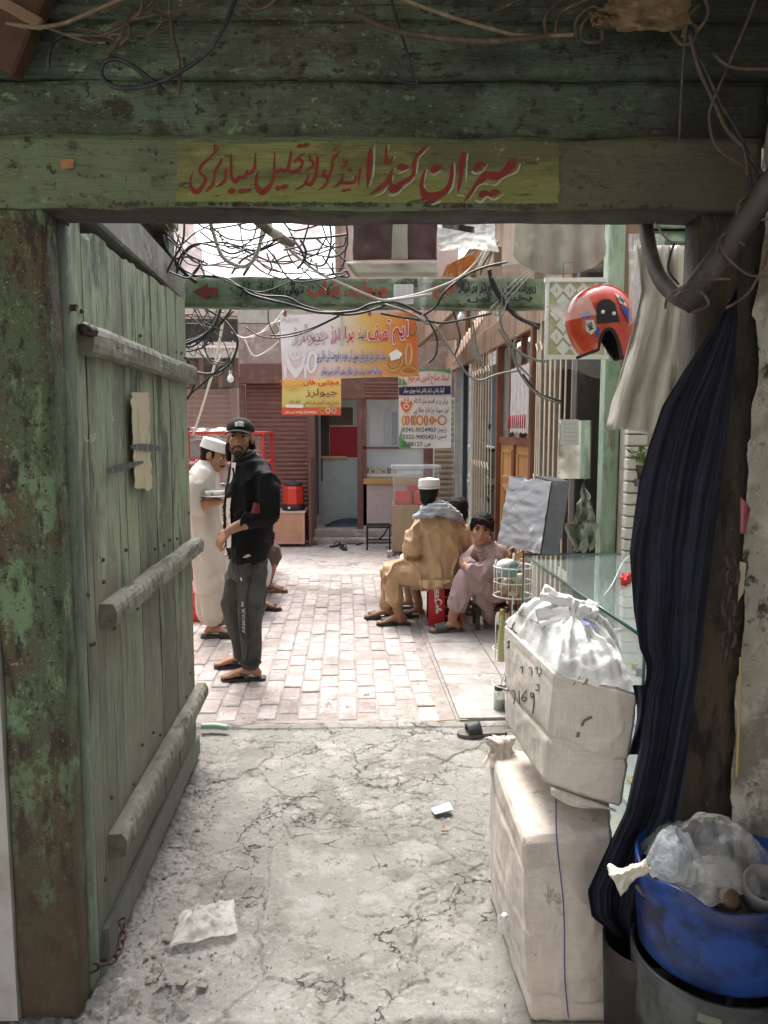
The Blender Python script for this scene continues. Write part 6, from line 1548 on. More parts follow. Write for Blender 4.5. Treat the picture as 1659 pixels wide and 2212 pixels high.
V, F = tube_geo(fr, .0015, 4); obj('loose_thread', V, F, ink_white, sk1)

sk2 = thing('woven_sack', 'white topped woven sack knotted shut and marked in black pen, on the beige sack', 'sack', (.58, 2.2, .55))
nl, nr = P(1202,1452,1.985), P(1379,1500,1.965)
bl_, br_ = P(1176,1690,1.995), P(1343,1748,1.965)
fl, frr = P(1088,1345,2.42), P(1330,1380,2.48)
fbl, fbr = P(1092,1560,2.42), P(1320,1600,2.48)
sack2 = hexbag('body', [bl_, br_, fbr, fbl, nl, nr, frr, fl], m_sackU, sk2, 44, .014, .004, 5, crease=((.40,.012,.018),(.86,.003,.02)))
# folded flap under the front
sheet('bottom_flap', lambda u, v: P(1190+140*u, 1700+48*u+ (16+10*math.sin(u*5))*v, 1.972-.012*math.sin(v*2.5)-.004*fb((u*5, v*2, 3))), 30, 6, m_sackU, sk2)
# white gathered top
KN = P(1238, 1318, 2.16)
per = []
ctop = [nl, nr, frr, fl]
def perim(t):
    t = (t % 1)*4; i = int(t); f = t-i
    # rounded
    return ctop[i % 4]*(1-f)+ctop[(i+1) % 4]*f
cmid = (nl+nr+frr+fl)/4
nu_, nv_ = 150, 40; V, F = [], []
for j in range(nv_+1):
    v = j/nv_
    for i in range(nu_):
        t = i/nu_; p0 = perim(t)
        p0 = p0 + (p0-cmid).normalized()*(-.004) + Vector((0,0,-.006))
        # shoulder bulges out then up to the knot
        q = p0*(1-v)+KN*v; lift = .040*math.sin(v*PI)**.8*(1-.25*v)
        q = q + Vector((0,0,lift)) + (p0-cmid).normalized()*.014*math.sin(v*PI)
        pl_ = math.sin(t*2*PI*11+1.3*fb((t*9, v, 1)))+.55*math.sin(t*2*PI*23+2)
        q += (q-cmid).normalized()*(.016*pl_*math.sin(min(1, v*1.15)*PI)**.7*(.25+v)) + Vector((0,0,.020*fb(q*9, 1, 4)+.008*fb(q*26, 1, 8)))
        if v > .93: q = KN+(q-KN)*max(.4, 1)
        V.append(q)
for j in range(nv_):
    for i in range(nu_): F.append((j*nu_+i, j*nu_+(i+1) % nu_, (j+1)*nu_+(i+1) % nu_, (j+1)*nu_+i))
wtop = obj('gathered_top', V, F, m_sackW, sk2, True)
tuft('knot', KN+Vector((0,0,-.02)), (.25,.1,1), .05, .030, .022, 5, m_sackW, sk2, 1)
tuft('knot_ear', KN+Vector((.0,.0,.015)), (-.90,.15,.34), .095, .016, .017, 3, m_sackW, sk2, 2, .004)
tuft('knot_ear', KN+Vector((.005,.0,.0)), (.95,-.1,-.22), .060, .026, .030, 5, m_sackW, sk2, 4, .0)
tuft('knot_ear', KN+Vector((-.01,.0,-.01)), (-.9,.1,-.30), .09, .028, .038, 6, m_sackW, sk2, 7, .0)
ow = onto(sack2, .0045); owt = onto(wtop, .0025)
m_pen = flat('marker_black', (.025,.025,.03))
def pen(strokes, f, name='pen_mark', w_=2.2, m=m_pen):
    for s in strokes:
        V, F = [], []
        q = catmull([Vector((x, y, w_)) for x, y in s], 5); pts = [f(p.x, p.y) for p in q]
        pts = [p for p in pts if p is not None]
        if len(pts) > 1: V, F = tube_geo(pts, .0013*w_/2.2, 4); obj(name, V, F, m, sk2)
c6 = lambda L: [(987.5+x*.4545, 1206.9+y*.4545) for x, y in L]
pen([c6([(258,628),(272,628),(276,650),(268,690)]), c6([(294,628),(294,644),(295,660),(296,676),(297,690)]), c6([(330,626),(310,650),(308,672),(322,676),(328,662),(312,658)]), c6([(362,640),(350,636),(348,655),(362,656),(364,640),(366,680),(358,738)])], ow, 'pen_number', 2.6)
pen([c6([(235,400),(248,390),(240,425),(250,415)]), c6([(300,520),(312,512),(308,545)]), c6([(340,520),(352,516),(356,545),(346,552)]), c6([(368,522),(380,518),(380,548)]), c6([(392,520),(400,530),(390,556)]), c6([(210,520),(225,525),(215,550)]), c6([(230,560),(226,610),(240,640)]), c6([(214,600),(222,590),(226,620)])], ow)
pen([c6([(250,262),(262,255),(278,258)]), c6([(275,300),(262,320),(272,345),(285,352)]), c6([(290,250),(300,258),(312,240)])], owt)
pen([c6([(552,600),(585,560)]), c6([(600,600),(620,566),(612,598)]), c6([(660,560),(668,585),(700,585),(704,570)]), c6([(795,552),(802,575)])], ow)
f_ = owt
gl, gf = glyphs('ANS', .02); lo = gl.min(0); hi = gl.max(0); V = []
for v in gl:
    u = (v[0]-lo[0])/(hi[0]-lo[0]); t = (v[1]-lo[1])/(hi[1]-lo[1]); X_, Y_ = c6([(750-112*u, 300-38*u+ -36*(1-t)*-1 -36)])[0]; V.append(f_(X_, Y_))
obj('printed_letters', V, gf, flat('print_blue', (.18,.20,.34)), sk2)
for q in ([(640,752),(605,770),(592,795)], [(576,826),(572,848)]): pen([c6(q)], ow, 'stain', 6, flat('stain_brown', (.16,.12,.06)))

# ---------------------------------------------------------------- navy curtain
cu = thing('navy_curtain', 'long dark navy cloth hanging in folds from the right post', 'curtain', P(1330, 2010, 1.86))
ys_ = [625, 640, 700, 800, 878, 971, 1045, 1119, 1194, 1320, 1402, 1432, 1461, 1498, 1616, 1752, 1843, 1925, 1980, 2025]
xl_ = [1588, 1582, 1545, 1478, 1430, 1399, 1380, 1369, 1360, 1369, 1382, 1396, 1396, 1387, 1381, 1351, 1306, 1269, 1278, 1333]
xr_ = [1593, 1593, 1592, 1586, 1577, 1568, 1559, 1549, 1538, 1525, 1516, 1513, 1508, 1502, 1488, 1470, 1445, 1420, 1400, 1380]
m_navy = mat('navy_cloth', (.010,.012,.024), [((.015,.018,.036), 5, .45, .65), ((.008,.009,.014), 9, .5, .7)], .8, (180,.2,.002))
def cur(u, v):
    y = 625+1400*v
    xl = float(np.interp(y, ys_, xl_)); xr = float(np.interp(y, ys_, xr_))
    if u == 0: pass
    tight = (xr-xl)/170
    w2 = u*2.3+.45*fb((v*1.1, u*.8, 2))+.35*v
    n1 = lambda *q: noise.noise(Vector(q))
    fo = 2.4*n1(w2*2.1, v*.9, 3.3)+1.3*n1(w2*4.3+1.7*v, v*1.4, 8.1)+.5*n1(w2*8.5, v*2.2, 5.7)
    return P(xl+(xr-xl)*u, y, 1.885-.022*fo*min(1, .25+v*3)-.02*math.sin(v*PI))
sheet('cloth', cur, 110, 150, m_navy, cu)
sheet('tucked_fold', lambda u, v: P(1366+34*u+10*math.sin(v*4), 1480+150*v, 1.93+.02*math.sin(u*9+v*5)), 16, 30, m_navy, cu)
pin = thing('pink_rag', 'small pink rag stuck on the peeling wall beside the curtain', 'rag', P(1610, 1160, 1.83))
sheet('cloth', lambda u, v: P(1600+22*u*(1-.5*v), 1072+30*u*(1-v)+80*v, 1.835-.012*math.sin(u*6)), 8, 14, flat('faded_pink', (.34,.10,.13)), pin, .003)
cane = thing('cane_stick', 'thin cane stick standing against the peeling wall', 'stick', P(1592, 1685, 1.82))
tube('stick', [P(1600,1420,1.825), P(1597,1540,1.823), P(1591,1680,1.82)], .0035, flat('cane', (.36,.26,.11)), cane, 6)
yp = thing('pale_paper_scrap', 'pale paper scrap stuck on the wall beside the rusty chain', 'paper', P(1600, 1300, 1.83))
obj('scrap', [P(1598,1213,1.828), P(1612,1216,1.828), P(1606,1280,1.828), P(1594,1300,1.828)], [(0,1,2,3)], flat('scrap_cream', (.40,.35,.24)), yp)

# ---------------------------------------------------------------- tubs at the lower right
tb = thing('blue_tub', 'cut down blue plastic drum used as a bin, full of rubbish', 'tub', (.80, 1.60, .335))
m_blue = mat('blue_plastic', (.008,.020,.085), [((.014,.050,.22), 4, .46, .56), ((.006,.012,.045), 7, .54, .64), ((.06,.07,.10), 40, .64, .69)], .38, (60,.15,.002))
TC = Vector((.815, 1.765, .0)); 
lathe('wall', [(.175,.335),(.183,.345),(.190,.42),(.194,.50),(.196,.560),(.189,.562),(.185,.50),(.178,.42),(.170,.36),(0,.352)], TC, m_blue, tb, 56, wob=lambda p, a, r, z: Vector((p.x, p.y, p.z+(-.030*math.exp(-((a-4.5)/.5)**2)+.010*math.sin(a*3+1.2)+.007*math.sin(a*7) if z > .53 else 0))))
gb = thing('grey_drum', 'dark grey cut drum supporting the blue tub', 'drum', (.80, 1.60, 0))
lathe('wall', [(.175,0),(.188,.01),(.197,.16),(.200,.325),(.192,.327),(.188,.20),(.178,.02)], TC, mat('grey_plastic', (.024,.026,.025), [((.055,.055,.05), 7, .5, .62), ((.010,.011,.010), 12, .52, .66)], .5, (40,.2,.003)), gb, 48)
box('label', TC+Vector((-.088,-.178,.285)), (.05,.003,.02), flat('dim_label', (.14,.14,.11)), gb, rotm(0,0,-.46))
ob = thing('dark_drum', 'torn black drum standing in the corner behind the blue tub', 'drum', (.70, 1.80, 0))
lathe('wall', [(.09,0),(.10,.02),(.108,.22),(.112,.30),(.106,.30),(.095,.2),(.08,.03)], Vector((.675,1.84,0)), mat('brown_drum', (.010,.007,.006), [((.035,.018,.010), 6, .5, .66)], .6), ob, 36, wob=lambda p, a, r, z: Vector((p.x, p.y, p.z+(.05*math.sin(a*2+.5) if z > .38 else 0))))
m_grime = mat('rubbish_dark', (.022,.018,.014), [((.07,.045,.025), 30, .55, .62), ((.10,.09,.07), 60, .62, .66)], .7, (60,.8,.01))
rub = thing('rubbish_heap', 'dark kitchen waste filling the blue tub', 'rubbish', (.80, 1.6, .45)); rub['kind'] = 'stuff'
def heap(name, cx, cy, rx, ry, z0, h, m, parent, seed=0, n=40, rough=.5, ang=0.0):
    "a crumpled thing lying on something: an uneven dome over an ellipse"
    def fn(u, v):
        r = v; a = 2*PI*u; e = 1+.28*fb((math.cos(a)*1.4, math.sin(a)*1.4, seed), 1, seed)
        x = rx*r*e*math.cos(a); y = ry*r*e*math.sin(a); x, y = x*math.cos(ang)-y*math.sin(ang), x*math.sin(ang)+y*math.cos(ang)
        q = (x*9, y*9, seed)
        z = h*(1-r**2.2)+h*rough*max(-1, 1-abs(fb(q))*2.2)*(1-.35*r)+h*.10*fb((x*26, y*26, seed))
        return Vector((cx+x, cy+y, z0+max(z, -.006)))
    return sheet(name, fn, n+10, n//2, m, parent)
heap('waste', TC.x, TC.y, .178, .178, .475, .03, m_grime, rub, 4, 40, .7)
for i, (x, y, c_) in enumerate(((1580,1938,(.20,.11,.05)), (1500,1985,(.05,.04,.03)), (1610,1950,(.10,.09,.08)))):
    pass
bgp = thing('plastic_bag', 'crumpled clear plastic bags stuffed on top of the blue tub', 'plastic bag', P(1450, 1930, 1.55))
m_bag = mat('hazy_bag', (.60,.59,.55), [((.68,.69,.68), 9, .52, .62)], .20, (9,.8,.03), bump2=(30,.5,.006), alpha=.27, spec=.9)
heap('bag', .80, 1.79, .15, .12, .525, .095, m_bag, bgp, 21, 60, .45)
heap('bag_corner', .695, 1.74, .075, .065, .535, .085, mat('blue_tint_bag', (.42,.48,.50), [((.66,.70,.72), 10, .5, .6)], .15, (12,.9,.03), alpha=.55, spec=.9), bgp, 27, 44, .5)
tuft('twisted_neck', P(1400, 1868, 1.62), (-.75,.0,-.40), .085, .012, .014, 4, mat('dirty_bag', (.55,.51,.42), [((.40,.35,.27), 12, .5, .65)], .4, (30,.8,.01)), bgp, 5, .014)
heap('bag_fold', .76, 1.70, .10, .065, .525, .055, m_bag, bgp, 33, 46, .5, .3)
cp = thing('tin_can', 'grey open pipe end sticking out of the rubbish in the blue tub', 'can', P(1650, 1930, 1.5))
lathe('can_wall', [(.042,-.06),(.045,0),(.047,.035),(.040,.035),(.036,-.05),(0,-.05)], P(1650, 1925, 1.66), flat('grey_can', (.13,.13,.125)), cp, 24, rotm(.5, -.2, 0))
of = thing('orange_peel', 'brown crust lying in the rubbish of the blue tub', 'rubbish', P(1578, 1945, 1.5))
lathe('crust', [(0,.006),(.018,.005),(.026,0),(.018,-.003),(0,-.003)], P(1578, 1942, 1.64), flat('crust_brown', (.085,.046,.022)), of, 14, rotm(.7, .2, 0))

# ---------------------------------------------------------------- litter on the floor
lt = thing('plastic_bag', 'flattened white plastic bag lying on the broken concrete', 'plastic bag', G(440, 2010))
ba, bb, bc, bd = G(368,2052), G(512,2022), G(505,1948), G(392,1975)
def lbag(u, v):
    p = (ba*(1-u)+bb*u)*(1-v)+(bd*(1-u)+bc*u)*v
    e = min(u, 1-u, v, 1-v)
    return p+Vector((.01*fb((u*4, v*4, 1)), .01*fb((u*4, v*4, 6)), .012+ .028*min(1, e*6)*(.25+1.3*abs(fb((u*3.2, v*3.2, 2)))+.25*fb((u*9, v*9, 4)))))
sheet('film', lbag, 40, 30, mat('white_bag_film', (.60,.59,.55), [((.48,.46,.41), 12, .5, .66)], .25, (26,1.0,.02), alpha=.68, spec=.8), lt)
cardp = thing('paper_card', 'pale blue paper card lying on the concrete floor', 'card', G(954, 1755))
q = [G(931,1751), G(939,1766), G(979,1757), G(970,1743)]
obj('card', [p+Vector((0,0,.010+.004*i)) for i, p in enumerate(q)]+[p+Vector((0,0,.007+.004*i)) for i, p in enumerate(q)], [(0,1,2,3),(7,6,5,4),(0,4,5,1),(1,5,6,2),(2,6,7,3),(3,7,4,0)], flat('card_blue', (.42,.54,.62)), cardp)
cb = thing('cigarette_butt', 'brown cigarette butt on the concrete near the pale blue card', 'cigarette butt', G(962, 1797))
tube('filter', [G(954,1798)+Vector((0,0,.006)), G(969,1797)+Vector((0,0,.006))], .004, flat('butt_brown', (.40,.20,.09)), cb, 8, 1)
def stone(x, y, r, label, seed):
    V, F = lathe_geo([(0,0),(r*.8,r*.05),(r,r*.25),(r*.6,r*.5),(0,r*.55)], G(x, y)+Vector((0,0,-.010)), 7)
    V = [v+Vector((fb(v*40, 1, seed)*r*.9, fb(v*40, 1, seed+2)*r*.9, fb(v*40, 1, seed+4)*r*.3)) for v in V]
    tag(obj('stone', V, F, mat('loose_stone', (.20,.19,.165), [((.13,.12,.10), 30, .5, .64)], .9, (80,.4,.003)), None, False), label, 'stone', 'loose stones on the broken floor')
stone(437, 2118, .022, 'rounded grey stone below the flattened white bag', 1); stone(428, 1787, .012, 'whitish pebble in the wide crack by the door', 2)
for i in range(9): stone(random.uniform(290, 420), random.uniform(1990, 2150), random.uniform(.008, .018), 'small loose stone in the gravel at the door foot', 10+i)
crumple('x', 285, 2095, 1, 1, 2.2, m_bag, None); bpy.data.objects.remove(bpy.data.objects['x'])
sc_ = thing('plastic_scrap', 'torn clear plastic scrap behind the chain at the door foot', 'plastic', G(270, 2150))
crumple('film', 268, 2135, 22, 24, 2.04, m_bag, sc_, .03, 12, 12, 12)
hs_ = thing('green_hose', 'pale green hose end on the kerb beside the door edge', 'hose', G(470, 1572))
tube('hose', [G(435,1569,.03), G(465,1568,.03), G(492,1572,.025)], .016, flat('hose_green', (.28,.42,.33)), hs_, 10)
tw = thing('twig', 'thin straw coloured twig lying where the bricks end', 'twig', G(960, 1556))
tube('stem', [G(945,1558,.012), G(970,1555,.012), G(1012,1555,.018)], .004, flat('twig_tan', (.36,.27,.15)), tw, 6)

# footwear ---------------------------------------------------------
def sole_pts(L, W):
    return [(-.5,0,.30),(-.42,0,.42),(-.2,0,.38),(0,.0,.36),(.2,.01,.46),(.36,.01,.45),(.47,.01,.28),(.5,.01,.1)]
def slipper(parent, c, ang, L=.26, W=.10, m=None, strap='thong', ms=None, th=.018, tilt=0.0, foot=None):
    "open slipper; c = middle of the sole on the ground, ang = direction the toe points (world, radians)"
    R = Matrix.Translation(c) @ Matrix.Rotation(ang, 4, 'Z') @ Matrix.Rotation(tilt, 4, 'Y')
    sp = sole_pts(L, W); left = [(a*L, (o+w_)*W) for a, o, w_ in sp]; right = [(a*L, (o-w_)*W) for a, o, w_ in sp][::-1]
    ring_ = left+right; n_ = len(ring_)
    V = [R @ Vector((x, y, 0)) for x, y in ring_]+[R @ Vector((x, y, th)) for x, y in ring_]
    F = [tuple(range(n_))[::-1], tuple(range(n_, 2*n_))]+[(i, (i+1) % n_, n_+(i+1) % n_, n_+i) for i in range(n_)]
    so = obj('sole', V, F, m, parent)
    ms = ms or m
    if strap == 'thong':
        for s in (-1, 1): tube('strap', [R @ Vector((.26*L, 0, th)), R @ Vector((.17*L, s*.22*W, th+.040)), R @ Vector((.0*L, s*.40*W, th+.028)), R @ Vector((-.10*L, s*.40*W, th))], .007, ms, parent, 6, 4)
    elif strap in ('band', 'cross'):
        a0, a1 = (.02, .30) if strap == 'band' else (.0, .34)
        def fn(u, v):
            x = (a0+(a1-a0)*u)*L; y = (v-.5)*W*.96; h = .058*math.sin(v*PI)**.6*(1-.25*u)
            return R @ Vector((x+.01*math.sin(v*PI), y, th+h))
        sheet('upper', fn, 6, 12, ms, parent, .006)
    return so
m_rubk = mat('black_rubber', (.025,.025,.027), [((.05,.05,.05), 30, .5, .7)], .55)
m_leath = mat('brown_leather', (.16,.09,.055), [((.25,.15,.09), 12, .5, .7)], .5)
sl = thing('slipper', 'worn grey brown slipper poking out beside the woven sacks', 'slipper', G(1035, 1590))
slipper(sl, G(1036,1588)+Vector((0.01,0,.004)), PI+.15, .26, .10, mat('grey_rubber', (.12,.105,.09), [((.18,.16,.14), 12, .5, .7)], .7), 'band', m_rubk)

# ---------------------------------------------------------------- things in the court
YC = 10.35
cab = thing('peach_cabinet', 'low peach coloured cupboard with pale edging under the red cooler', 'cabinet', G(622, 1180))
kx0, kx1 = P(590,1180,YC).x, P(658,1180,YC).x; kzt = P(620,1105,YC).z
boxb('carcass', kx0, kx1, YC, YC+.42, .04, kzt-.02, mat('peach_laminate', (.56,.33,.22), [((.48,.27,.17), 4, .45, .7)], .5), cab, .004)
boxb('top', kx0-.015, kx1+.015, YC-.02, YC+.43, kzt-.019, kzt, mat('pale_edging', (.60,.50,.42), [], .5), cab)
for x in (kx0, kx1-.02): boxb('edge_strip', x-.004, x+.024, YC-.008, YC-.001, .04, kzt-.02, mat('pink_edging', (.60,.36,.33), [], .5), cab)
boxb('edge_strip', kx0, kx1, YC-.0085, YC-.0015, .04, .075, mat('pink_edging', None), cab)
for x in (kx0+.03, kx1-.03): boxb('foot', x-.02, x+.02, YC+.02, YC+.06, 0, .039, m_brown, cab)
cl = thing('water_cooler', 'octagonal red water cooler on a black base with tap and black lid', 'water cooler', P(633, 1103, YC+.2))
m_cred = mat('cooler_red', (.60,.045,.03), [((.50,.035,.03), 4, .45, .7)], .3, coat=.3)
cc_ = P(634, 1103, YC+.2); cc_.z = kzt
s_ = (P(659,1100,YC).x-P(609,1100,YC).x)/2
lathe('base', [(s_*.98,0),(s_,.01),(s_,.075),(s_*.95,.085)], cc_, m_rubk, cl, 16)
lathe('tank', [(s_*.92,.086),(s_*.97,.10),(s_*.93,.30),(s_*.80,.335),(s_*.76,.34)], cc_, m_cred, cl, 8, smooth=False, R=rotm(0,0,PI/8))
lathe('lid', [(s_*.80,.341),(s_*.80,.36),(s_*.55,.385),(s_*.2,.39),(s_*.18,.41),(0,.412)], cc_, m_rubk, cl, 16)
lathe('tap', [(0,0),(.016,0),(.018,.02),(.01,.035),(0,.036)], cc_+Vector((-.04,-s_*.98,.045)), ink_white, cl, 10, rotm(PI/2,0,0))
# brown counter with glass case and red boxes
YK = 9.55
kc = thing('plywood_counter', 'plain tan plywood counter under the glass case of red boxes', 'counter', G(876, 1196))
x0_, x1_ = P(848,1190,YK).x, P(948,1190,YK).x; zk = P(880,1092,YK).z
boxb('carcass', x0_, x1_, YK, YK+.5, .06, zk, mat('tan_plywood', (.37,.28,.18), [((.30,.22,.14), 5, .45, .65, (1,1,.4))], .7), kc, .004)
for x in (x0_+.02, x1_-.1): boxb('foot', x, x+.08, YK+.02, YK+.12, 0, .058, m_oldwood, kc)
bmb = boxb('brick_prop', x0_-.07, x0_-.006, YK-.06, YK+.10, 0.0, .07, m_brick, kc)
gcs = thing('glass_case', 'small glass case holding bright red boxes on the plywood counter', 'display case', Vector(((x0_+x1_)/2, YK+.25, zk)))
zt_ = P(880,1012,YK).z
for (a, b, c_, d) in (((x0_+.01,YK+.02),(x1_-.01,YK+.02),0,0), ((x0_+.01,YK+.48),(x1_-.01,YK+.48),0,0), ((x0_+.01,YK+.02),(x0_+.01,YK+.48),0,0), ((x1_-.01,YK+.02),(x1_-.01,YK+.48),0,0)):
    obj('pane', [(*a,zk+.004),(*b,zk+.004),(*b,zt_),(*a,zt_)], [(0,1,2,3)], mat('clear_glass', None), gcs)
boxb('lid', x0_-.02, x1_+.02, YK-.02, YK+.52, zt_+.001, zt_+.03, mat('case_lid', (.50,.54,.54), [], .2, alpha=.6), gcs)
for (a, b) in ((x0_+.01, YK+.02), (x1_-.01, YK+.02)): tube('edge', [(a,b,zk), (a,b,zt_)], .006, flat('aluminium', (.45,.45,.45), rough=.35), gcs, 6, 1)
for (xa_, xb_, ya_, yb_, dy) in ((853,890,1062,1091,.08), (880,920,1050,1091,.22), (895,935,1062,1090,.06)):
    o = boxb('red_box', P(xa_,1080,YK).x, P(xb_,1080,YK).x-.004, YK+dy, YK+dy+.12, zk+.005, P(880,ya_,YK).z, mat('bright_red_card', (.55,.03,.03), [], .4), None, .003)
    tag(o, {853:'square bright red box at the left of the glass case', 880:'tall bright red box at the back of the glass case', 895:'bright red box behind the white cap in the glass case'}[xa_], 'box', 'red boxes in the glass case')
# iron stool with black cable, shoes at the step
is_ = thing('iron_stool', 'small square iron stool frame beside the plywood counter', 'stool', G(813, 1182))
m_iron = mat('black_iron', None)
sx0, sx1 = P(793,1180,10.1).x, P(842,1180,10.1).x; zs = P(815,1138,10.1).z
for a in (sx0, sx1):
    for b in (10.05, 10.35): tube('leg', [(a,b,0),(a,b,zs)], .010, m_iron, is_, 6, 1)
for a, b in (((sx0,10.05),(sx1,10.05)), ((sx0,10.35),(sx1,10.35)), ((sx0,10.05),(sx0,10.35)), ((sx1,10.05),(sx1,10.35))): tube('rail', [(*a,zs),(*b,zs)], .012, m_iron, is_, 6, 1); tube('stretcher', [(*a,.10),(*b,.10)], .008, m_iron, is_, 6, 1)
for i in range(4): boxb('seat_slat', sx0, sx1, 10.07+i*.07, 10.11+i*.07, zs+.012, zs+.022, m_iron, is_)
for i, (x, y, a, s_) in enumerate(((735,1166,.3,'thong'), (750,1174,2.6,'band'), (728,1180,.9,'thong'), (762,1170,-.4,'band'), (742,1186,1.8,'thong'))):
    t = thing('sandal', ['black thong sandal kicked off before the shop step', 'black band sandal by the step with its toe turned in', 'black thong sandal lying loose on the cement', 'grey soled band sandal near the iron stool', 'small black thong sandal nearest the bricks'][i], 'sandal', G(x, y), 'sandals kicked off before the shop step')
    slipper(t, G(x, y), a, .25, .09, [m_rubk, mat('grey_rubber', None)][i % 2], s_, m_rubk)
for i, (x, y, a) in enumerate(((668,1177,.3), (690,1173,.25))):
    t = thing('sandal', ['brown leather sandal by the peach cupboard', 'brown leather sandal lying further from the peach cupboard'][i], 'sandal', G(x, y), 'brown sandals by the cupboard')
    slipper(t, G(x, y), a, .25, .09, m_leath, 'band', m_leath)
bc_ = tube('cable', [G(770,1176,.012), G(800,1170,.012), G(825,1160,.10), G(838,1140,.25), G(846,1135,.3)], .012, m_cblk, None, 8); tag(bc_, 'thick black cable running from the sandals up to the iron stool', 'cable')
mt = thing('rolled_mat', 'dark blue tarpaulin roll lying inside the shop doorway', 'mat', (P(740,1095,11.2).x, 11.2, .17))
sheet('cloth', lambda u, v: Vector((P(700,1000,11.2).x+.55*u, 11.12+.3*v, .172+.11*math.sin(min(1, u*1.4)*PI*.6)*math.sin(v*PI)+.015*fb((u*5, v*5, 2)))), 24, 16, mat('navy_tarp', (.03,.04,.065), [((.08,.10,.13), 8, .5, .66)], .5, (30,.5,.008)), mt)
# red drink crates: slotted walls
def crate_box(name, label, c, w_, d, h, ang, group, m, slots=3):
    t = thing(name, label, 'crate', c, group); R = Matrix.Translation(c) @ Matrix.Rotation(ang, 4, 'Z')
    def bx(nm, x0, x1, y0, y1, z0, z1):
        bm = bmesh.new(); add_box(bm, ((x0+x1)/2,(y0+y1)/2,(z0+z1)/2), (x1-x0,y1-y0,z1-z0), None, .003); bm.transform(R); return bmobj(nm, bm, m, t)
    th = .012
    bx('base', -w_/2, w_/2, -d/2, d/2, 0, .02)
    for s in (-1, 1):
        bx('corner_post', -w_/2, -w_/2+.05, s*d/2-(th if s > 0 else 0), s*d/2+(th if s < 0 else 0), .02, h); bx('corner_post', w_/2-.05, w_/2, s*d/2-(th if s > 0 else 0), s*d/2+(th if s < 0 else 0), .02, h)
        for k in range(slots+1):
            z = .02+(h-.06)*k/slots; bx('slat', -w_/2+.051, w_/2-.051, s*d/2-(th if s > 0 else 0), s*d/2+(th if s < 0 else 0), z, z+.04)
        bx('side_wall', s*w_/2-(th if s > 0 else 0), s*w_/2+(th if s < 0 else 0), -d/2+.013, d/2-.013, .02, h)
    return t, R
m_crate = mat('crate_red', (.42,.018,.02), [((.32,.015,.018), 5, .45, .68), ((.20,.02,.02), 20, .62, .74)], .42, (60,.15,.002))

# ---------------------------------------------------------------- people: helpers
def cap_geo(V, F, a, b, ra, rb, seg=12):
    a, b = Vector(a), Vector(b); d = b-a
    if d.length < 1e-6: d = Vector((0,0,1e-4))
    d.normalize(); pts, rs = [], []
    for th in (.12, .5, .95, 1.35): pts.append(a-d*ra*math.cos(th)); rs.append(ra*math.sin(th))
    pts.append(a); rs.append(ra); pts.append(b); rs.append(rb)
    for th in (1.35, .95, .5, .12): pts.append(b+d*rb*math.cos(th)); rs.append(rb*math.sin(th))
    tube_geo(pts, rs, seg, True, V, F)
def chain_geo(V, F, L, seg=12, n=4):
    q = catmull([Vector((*p, 0)).to_3d() for p, r in L], n); k = len(q)
    rr = [r for p, r in L]; rs = []
    for i in range(k):
        f = i/(k-1)*(len(rr)-1); j = min(int(f), len(rr)-2); rs.append(rr[j]+(rr[j+1]-rr[j])*(f-j))
    d0 = (q[0]-q[1]).normalized(); d1 = (q[-1]-q[-2]).normalized()
    pre = [q[0]+d0*rs[0]*math.cos(t) for t in (.12, .5, .95, 1.35)]; post = [q[-1]+d1*rs[-1]*math.cos(t) for t in (1.35, .95, .5, .12)]
    tube_geo(pre+q+post, [rs[0]*math.sin(t) for t in (.12, .5, .95, 1.35)]+rs+[rs[-1]*math.sin(t) for t in (1.35, .95, .5, .12)], seg, True, V, F)
def ell_geo(V, F, c, r, R=None, seg=14):
    prof = [(math.sin(PI*i/9)*1.0 if 0 < i < 9 else .04, -math.cos(PI*i/9)) for i in range(10)]
    R3 = (R.to_3x3() if R is not None else Matrix.Identity(3)) @ Matrix.Diagonal(Vector(r))
    lathe_geo(prof, c, seg, R3, V, F)
def loft_geo(V, F, L, seg=24, power=1.0):
    base = len(V)
    for (c, rx, ry, ang) in L:
        for k in range(seg):
            t = 2*PI*k/seg; ct, st = math.cos(t), math.sin(t)
            x = rx*math.copysign(abs(ct)**power, ct); y = ry*math.copysign(abs(st)**power, st)
            V.append(Vector(c)+Vector((x*math.cos(ang)-y*math.sin(ang), x*math.sin(ang)+y*math.cos(ang), 0)))
    n = len(L)
    up_ = L[-1][0][2] > L[0][0][2]
    for i in range(n-1):
        for k in range(seg):
            a = base+i*seg+k; b = base+i*seg+(k+1) % seg; q = (a, b, b+seg, a+seg); F.append(q if up_ else q[::-1])
    c0 = tuple(base+k for k in range(seg)); c1_ = tuple(base+(n-1)*seg+k for k in range(seg))
    F.append(c0[::-1] if up_ else c0); F.append(c1_ if up_ else c1_[::-1])
def blob(name, build, m, parent, voxel=.008, smooth=5, disp=None):
    V, F = [], []; build(V, F)
    me = pydata(V, F, name); tmp = bpy.data.objects.new('tmp', me); COL.objects.link(tmp)
    rm = tmp.modifiers.new('r', 'REMESH'); rm.mode = 'VOXEL'; rm.voxel_size = voxel
    if smooth:
        sm = tmp.modifiers.new('s', 'SMOOTH'); sm.factor = .5; sm.iterations = smooth
    dg = bpy.context.evaluated_depsgraph_get(); ev_ = tmp.evaluated_get(dg)
    out = bpy.data.meshes.new_from_object(ev_); bpy.data.objects.remove(tmp); bpy.data.meshes.remove(me)
    out.materials.clear()
    if disp:
        nn = [v.normal.copy() for v in out.vertices]
        for v, n_ in zip(out.vertices, nn): v.co = v.co + n_*disp(v.co, n_)
    return link(name, out, m, parent, smooth=True)
